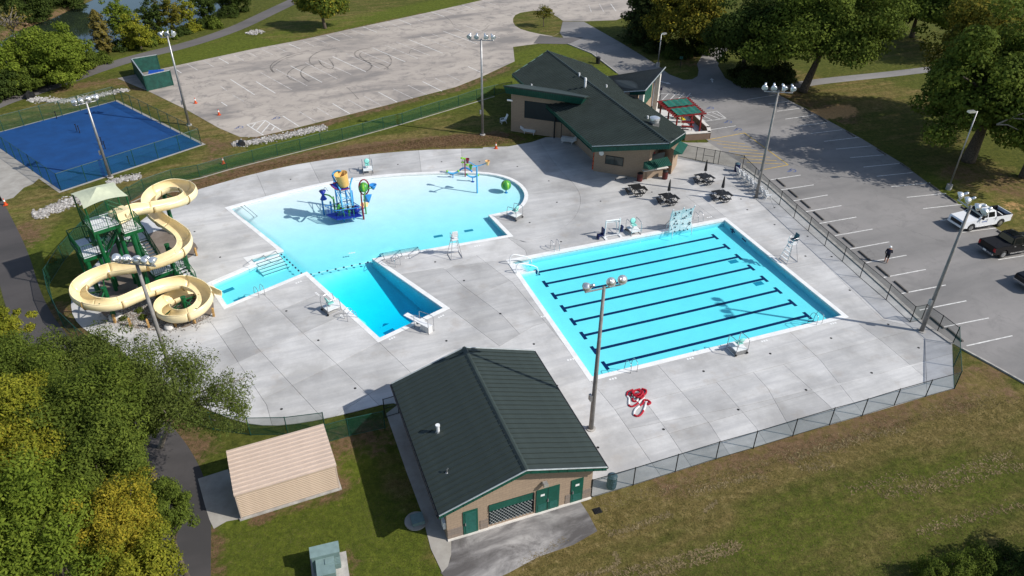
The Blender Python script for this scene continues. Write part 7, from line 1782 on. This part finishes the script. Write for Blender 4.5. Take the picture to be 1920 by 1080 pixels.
for lab, base, cy, rx, rz, pal, kw in RL:
    kw = dict(kw); zc = crown_at(base, cy); n_ = int(750*rx*rx*kw.pop('k',1)+3000)
    tree('broadleaf_tree', lab, tuple(G(*base)[:2]), zc+rz, zc, rx, rz, n_, .27, pal, group=GR, nclump=110, trunk=.16, cr=.2, low=-.95, **kw)
conifer('cedar_tree', 'olive brown cedar standing alone on the river bank', tuple(G(199,101)[:2]), 6.8, 1.9, 7000, .34, 'rust', .12, GR, True)
tree('bare_tree', 'bare grey branched tree at the top left corner', at(14,38,3.5), 6, 3.5, 3.4, 3.4, 500, .3, 'rust', nclump=40, trunk=.2, bark='palebark', limbs=36, group=GR)
def shrub(label, x, y, r, h, n, ls, pal, name='shrub', group='shrubs', aspect=.6):
    p = G(x, y); t = thing(name, label, 'shrub', (p.x,p.y,0), random.random()*6, group); d = unit(n); d[:,2] = np.abs(d[:,2]); lob = 1+.2*np.sin(4*np.arctan2(d[:,1],d[:,0])+random.random()*6)+.12*np.sin(d[:,2]*9+d[:,0]*7)
    P = d*np.array([r,r,h])*(rng.uniform(.55,1.05,n)**.5*lob)[:,None]; N = d+rng.normal(size=(n,3))*.45; N /= np.linalg.norm(N,axis=1,keepdims=True); P[:,2] += .1; leaf_mesh('foliage', P, N, ls, LEAF[pal], aspect, t)
    mb = MB()
    for k in range(6): a = k*1.05; mb.tube([(0,0,0),(math.cos(a)*r*.5,math.sin(a)*r*.5,h*.75)], [.04,.012], 5)
    mb.build('stems', M['trunk'], t)
for x, y, r, h, pal, lab in ((404,52,1.3,1.6,'green','round green bush beside the trail near the river'),(225,92,2.0,1.2,'dark','low dark bush on the bank right of the cedar'),(250,88,1.8,1.3,'dark','low dark bush under the yellow green bank tree'),(280,84,1.6,1.3,'green','low bush at the end of the bank bush row'),(340,64,1.6,1.0,'dark','dark bush under the thin bank trees'),(378,50,1.8,1.3,'dark','dark bush right of the thin bank trees'),(168,128,.9,.9,'rust','brown bush at the trail edge'),(30,172,1.8,1.3,'dark','dark bush on the left of the trail bend'),(100,152,2.2,1.3,'dark','dark bush at the foot of the large riverside tree'),(430,30,2.0,1.4,'dark','dark bush near the top trail'),(135,140,2.0,1.6,'bright','light green bush left of the brown bush'),(190,118,1.6,1.5,'green','green bush between the large tree and the cedar'),(300,78,1.7,1.4,'lime','yellow green bush at the bank below the dark tree'),(318,72,1.5,1.2,'green','green bush below the thin yellowing tree'),(360,58,1.6,1.2,'lime','pale bush between the dark bank bushes'),(395,46,1.5,1.3,'green','green bush next to the round trail bush'),(60,158,2.0,1.6,'green','green bush under the left trail trees'),(0,178,2.0,1.5,'green','green bush at the left picture edge by the trail')):
    shrub(lab, x, y, r, h, 1600, .28, pal)
tree('broadleaf_tree', 'round tree with yellow side on the slope above the old lot', at(603,2,4.6), 8, 4.6, 4.0, 3.6, 13000, .36, 'green', nclump=60, trunk=.28, pal2='gold')
tree('young_tree', 'small thin reddish tree on the grass island of the old lot', at(1020,24,2.4), 4, 2.4, 1.9, 1.3, 1300, .24, 'autumn', nclump=40, trunk=.07, sparse=.3, limbs=22)
# trees behind the bathhouse
conifer('pine_tree', 'dark pine at the left of the cluster behind the bathhouse', at(1190,50,0)if False else tuple(G(1205,78)[:2]), 11, 5.0, 15000, .42, 'pine', .3)
tree('broadleaf_tree', 'yellow turning tree in the cluster behind the bathhouse', at(1288,30,6), 11, 6.0, 5.6, 5.2, 22000, .38, 'autumn', nclump=80, trunk=.3, pal2='gold')
tree('broadleaf_tree', 'olive tree on the right of the cluster behind the bathhouse', at(1335,55,4), 8, 4.0, 3.6, 3.6, 11000, .36, 'green', nclump=55, trunk=.2)
tree('broadleaf_tree', 'dark green tree at the top of the cluster behind the bathhouse', at(1225,8,5.5), 10, 5.5, 4.8, 4.6, 14000, .4, 'dark', nclump=60, trunk=.25)
shrub('grey green shrub in front of the tree cluster behind the bathhouse', 1265,104, 2.6,2.6,4200,.3,'dark'); shrub('dark shrub at the right foot of the tree cluster behind the bathhouse', 1312,97, 2.2,2.2,3000,.3,'dark'); shrub('dark shrub at the left foot of the tree cluster behind the bathhouse', 1225,95, 2.0,1.6,2500,.3,'pine')
# big park trees at the right
b = G(1505,172)
tree('maple_tree', 'large spreading green tree with leaning trunk beyond the right lot', (b.x,b.y), 16, 8.6, 9.0, 6.4, 52000, .36, 'green', nclump=150, trunk=.55, lean=(3.0,1.0), group=GP_, limbs=22, cr=.20)
tree('maple_tree', 'dense dark tree left of the large spreading tree', at(1405,62,6.5), 12, 6.5, 5.8, 5.6, 26000, .38, 'dark', nclump=90, trunk=.4, group=GP_)
shrub('dark hedge like shrub below the dense dark tree at the side road', 1412,152, 3.4,2.2,6000,.32,'pine')
shrub('dark rounded shrub next to the leaning trunk', 1455,148, 2.8,2.2,4500,.32,'pine')
tree('maple_tree', 'very dark distant tree with a single trunk on the park lawn', at(1728,8,5.5), 11, 5.5, 6.0, 4.6, 16000, .4, 'pine', nclump=60, trunk=.4, group=GP_)
g = G(1815,302)
tree('oak_tree', 'huge green tree filling the right edge above the lot lamp', (g.x,g.y), 18, 9.2, 8.4, 7.2, 52000, .38, 'green', nclump=140, trunk=.65, group=GP_, limbs=20, cr=.2, sparse=.12, low=-.75)
tree('oak_tree', 'big green tree behind the huge one at the right edge', at(1880,105,9), 15, 9, 8.0, 6.5, 30000, .4, 'autumn', nclump=110, trunk=.5, group=GP_, cr=.22)
tree('oak_tree', 'large tree at the top right corner of the park', at(1800,20,7), 13, 7, 6.5, 5.5, 20000, .42, 'green', nclump=80, trunk=.4, group=GP_)
tree('oak_tree', 'tree at the far right edge with trunk beside the dry bank', at(1975,205,8), 14, 8, 6.5, 6.0, 22000, .38, 'green', nclump=90, trunk=.5, group=GP_)
tree('maple_tree', 'tree at the top edge behind the large spreading tree', at(1600,-25,7), 13, 7, 6.5, 5.5, 14000, .44, 'dark', nclump=70, trunk=.4, group=GP_)
mb = MB(); p = G(1870,230,7.5); t = thing('dead_branch', 'bare pale dead branch sticking out of the huge right tree', 'branch', (p.x,p.y,0))
for e in (((0,0,7.3),(1.4,-.6,8.6),(3.0,-1.0,9.3)),((.8,-.3,8.1),(1.8,-.9,8.3),(2.7,-1.3,7.9)),((0,0,7.3),(.6,-.8,7.6),(1.5,-1.4,7.3))): mb.tube([Vector(q) for q in e], [.09,.06,.02], 6)
mb.build('branch', M['palebark'], t)
# clipped shrubs and shade tree at the bottom right
for i, (x, y, r) in enumerate(((1736,1072,.85),(1785,1066,1.0),(1832,1050,1.1))):
    shrub('rounded yellow green shrub at the bottom right, %s from the left' % ORD[i], x, y+14, r, 1.5, 3800, .11, 'green', 'round_shrub', 'round shrubs at the bottom right', .5)
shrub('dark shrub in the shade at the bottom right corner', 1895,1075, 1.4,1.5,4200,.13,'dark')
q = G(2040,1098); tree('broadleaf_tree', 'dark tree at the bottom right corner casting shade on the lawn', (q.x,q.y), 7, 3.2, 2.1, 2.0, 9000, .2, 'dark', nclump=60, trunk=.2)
shrub('yellow flowering weed on the slide side of the curved fence', 96,492, .45,.5,500,.12,'gold')
for i, (x, y) in enumerate(((262,585),(268,598),(300,558),(232,600))): shrub('low green plant on the slide gravel bed, %s from the right' % ORD[i], x, y, .35,.3,300,.1,'green','bed_plant','plants on the gravel bed')

# ================================================================== ROCKS, GRASS
def rocks(name, label, pts, width, n, s, mat, z0=.0):
    P = [G(x, y) for x, y in pts]; L = [0]
    for a, b in zip(P, P[1:]): L.append(L[-1]+(b-a).length)
    bm = bmesh.new(); bmesh.ops.create_icosphere(bm, subdivisions=1, radius=1); bv = np.array([v.co[:] for v in bm.verts]); bf = np.array([[v.index for v in f.verts] for f in bm.faces]); bm.free()
    V_ = []; F_ = []
    for i in range(n):
        f = random.random()*L[-1]; j = max(k for k in range(len(L)) if L[k] <= f); j = min(j, len(P)-2); u = (f-L[j])/(L[j+1]-L[j]); d = (P[j+1]-P[j]).normalized(); nn = Vector((-d.y,d.x,0)); c = P[j].lerp(P[j+1], u)+nn*random.gauss(0,.33)*width
        q = bv*rng.uniform(.55,1.2,3)*np.array([1,1,.6])*s*random.uniform(.5,1.25); q = q*(1+.25*rng.normal(size=(len(bv),1))); a = random.random()*6; ca, sa = math.cos(a), math.sin(a); q = np.stack([q[:,0]*ca-q[:,1]*sa, q[:,0]*sa+q[:,1]*ca, q[:,2]], 1)+np.array([c.x,c.y,z0+s*.3*random.random()])
        F_.append(bf+len(bv)*i); V_.append(q)
    mb = MB(); mb.v = [tuple(v) for v in np.concatenate(V_)]; mb.f = [tuple(int(x) for x in f) for f in np.concatenate(F_)]; mb.m = [0]*len(mb.f)
    o = mb.build(name, M[mat]); tag(o, label, 'rocks', kind='stuff'); return o
rocks('riprap', 'pale riprap stones in the ditch below the old lot', [(436,270),(470,268),(520,258),(570,247),(612,238)], 1.2, 1500, .15, 'rubble')
rocks('riprap', 'pale riprap stones between the court and the slide tower', [(62,404),(90,397),(120,383),(150,372),(165,366)], 1.5, 1300, .15, 'rubble')
rocks('riprap', 'pale riprap stones at the foot of the pole behind the tower', [(205,345),(225,337),(265,330)], 1.0, 500, .14, 'rubble')
rocks('riprap', 'pale riprap stones at the culvert behind the blue court', [(55,186),(95,188),(130,190),(180,180),(240,168)], 1.2, 1200, .16, 'rubble')
rocks('riprap', 'pale stones beside the trail at the top', [(466,64),(490,58)], 1.6, 300, .2, 'rubble')
rocks('gravel_stones', 'loose white gravel stones on the slide bed', [(205,590),(250,606),(300,612),(350,604),(385,588)], 2.2, 1500, .075, 'rubble', .06)
rocks('gravel_stones', 'loose gravel stones under the flume curve', [(225,560),(290,585),(340,560),(372,560)], 3.0, 1300, .07, 'rubble', .06)
rocks('driftwood_pile', 'brown brush heap on the far river bank', [(25,46),(45,38),(75,31)], 2.5, 300, .3, 'brown')
p = G(58,183); t = thing('culvert', 'dark culvert pipe opening behind the blue court', 'culvert', (p.x,p.y,0), R(20)); MB().lathe([(.45,-.5),(.5,-.5),(.5,.5),(.45,.5)], 16, (0,0,.25), (1,0,.15)).build('pipe', M['black'], t); MB().box((-.2,0,.3), (.3,1.6,.9)).build('headwall', M['drain'], t)
p = G(454,272); t = thing('culvert', 'small dark culvert opening in the riprap below the old lot', 'culvert', (p.x,p.y,0), R(20)); MB().lathe([(.3,-.4),(.34,-.4),(.34,.4),(.3,.4)], 14, (0,0,.25), (.2,-1,.1)).build('pipe', M['black'], t); MB().box((0,.1,.25), (.55,.25,.5)).build('headwall', M['drain'], t)

def grass_tufts(name, label, poly_px, n, size, cols):
    poly = px(poly_px); xs = [p[0] for p in poly]; ys = [p[1] for p in poly]; X = rng.uniform(min(xs),max(xs),n*3); Y = rng.uniform(min(ys),max(ys),n*3); ok = inpoly(X, Y, poly)
    X, Y = X[ok][:n], Y[ok][:n]; n = len(X); a = rng.random(n)*2*np.pi; s = size*rng.uniform(.5,1.5,n); w = s*.5; lean_ = rng.normal(size=(n,2))*.5
    v = np.empty((n,3,3)); v[:,0] = np.stack([X-np.cos(a)*w, Y-np.sin(a)*w, np.zeros(n)], 1); v[:,1] = np.stack([X+np.cos(a)*w, Y+np.sin(a)*w, np.zeros(n)], 1); v[:,2] = np.stack([X+lean_[:,0]*s, Y+lean_[:,1]*s, s*.3], 1)
    me = bpy.data.meshes.new(name); me.vertices.add(3*n); me.vertices.foreach_set('co', v.reshape(-1).astype(np.float32)); me.loops.add(3*n); me.loops.foreach_set('vertex_index', np.arange(3*n,dtype=np.int32)); me.polygons.add(n); me.polygons.foreach_set('loop_start', np.arange(0,3*n,3,dtype=np.int32)); me.polygons.foreach_set('loop_total', np.full(n,3,np.int32)); me.update()
    me.materials.append(cols); o = bpy.data.objects.new(name, me); C.objects.link(o); tag(o, label, 'grass', kind='stuff')
GRS = mat_leaf('grass_blade', [(.045,.060,.012),(.085,.098,.020),(.17,.145,.06)], .25); GRD = mat_leaf('dry_grass_blade', [(.055,.062,.014),(.115,.100,.032),(.20,.155,.07)], .2)
grass_tufts('grass_tufts', 'green lawn blades on the lower middle lawn', [(395,1000),(640,930),(735,830),(765,890),(825,1090),(395,1090)], 30000, .05, GRS)
grass_tufts('dry_grass_tufts', 'dry lawn blades on the front lawn at the lower right', [(1120,960),(1800,755),(1925,740),(1925,1090),(960,1090),(1010,1050),(1125,1000)], 70000, .06, GRD)

def hay(name, label, lines):
    V_ = []; n = 0
    for pts, w, dens in lines:
        P = [G(x, y) for x, y in smoothpoly(pts, 2)]
        for a, b in zip(P, P[1:]):
            L = (b-a).length; d = (b-a).normalized(); nn = Vector((-d.y,d.x,0))
            for _ in range(int(L*dens*1.1)):
                c = a.lerp(b, random.random())+nn*random.gauss(0,.4)*w; s = random.uniform(.05,.15); ang = random.random()*6
                V_ += [(c.x-math.cos(ang)*s, c.y-math.sin(ang)*s, .008), (c.x+math.cos(ang)*s, c.y+math.sin(ang)*s, .012), (c.x-math.sin(ang)*s*.5, c.y+math.cos(ang)*s*.5, .03)]; n += 1
    mb = MB(); mb.v = V_; mb.f = [(3*i,3*i+1,3*i+2) for i in range(n)]; mb.m = [0]*n; tag(mb.build(name, HAY), label, 'grass', kind='stuff')
HAY = mat_leaf('cut_hay', [(.12,.092,.045),(.20,.155,.078),(.30,.235,.13)], .1)
hay('cut_hay', 'pale streaks of cut hay on the front lawn', [([(1150,1078),(1290,1042),(1380,1016),(1392,1028),(1310,1050),(1180,1092)], .35, 60),([(1140,1003),(1200,985),(1260,962)], .35, 50),([(1290,925),(1370,905),(1420,890),(1440,900)], .4, 40),([(1480,862),(1560,838),(1650,812),(1700,806)], .5, 50),([(1650,930),(1760,895),(1900,850)], .6, 40),([(1700,925),(1800,900),(1920,870)], .6, 40),([(1500,880),(1560,868)], .8, 60),([(1720,1000),(1820,970),(1920,945)], .5, 40),([(1150,1035),(1165,1055),(1130,1072),(1080,1082)], .2, 60),([(1590,920),(1700,890)], .5, 30),([(1320,960),(1345,940)], .2, 60),
 ([(1000,1045),(1030,1030),(1060,1008)], .35, 60),([(975,1060),(1010,1040)], .4, 60)])
grass_tufts('mulch_flecks', 'brown dead grass litter along the fence strips', [(1110,938),(1300,890),(1560,812),(1790,742),(1860,730),(1880,760),(1700,800),(1500,855),(1300,915),(1130,960)], 16000, .07, HAY)
DEAD = mat_leaf('dead_grass', [(.07,.045,.022),(.14,.085,.045),(.24,.16,.09)], .1)
grass_tufts('dead_grass', 'brown dead grass on the strip behind the leisure pool', [(270,378),(380,342),(480,312),(600,290),(720,270),(860,252),(960,250),(990,262),(905,275),(785,279),(692,287),(580,301),(480,321),(375,351),(300,385)], 40000, .12, DEAD)
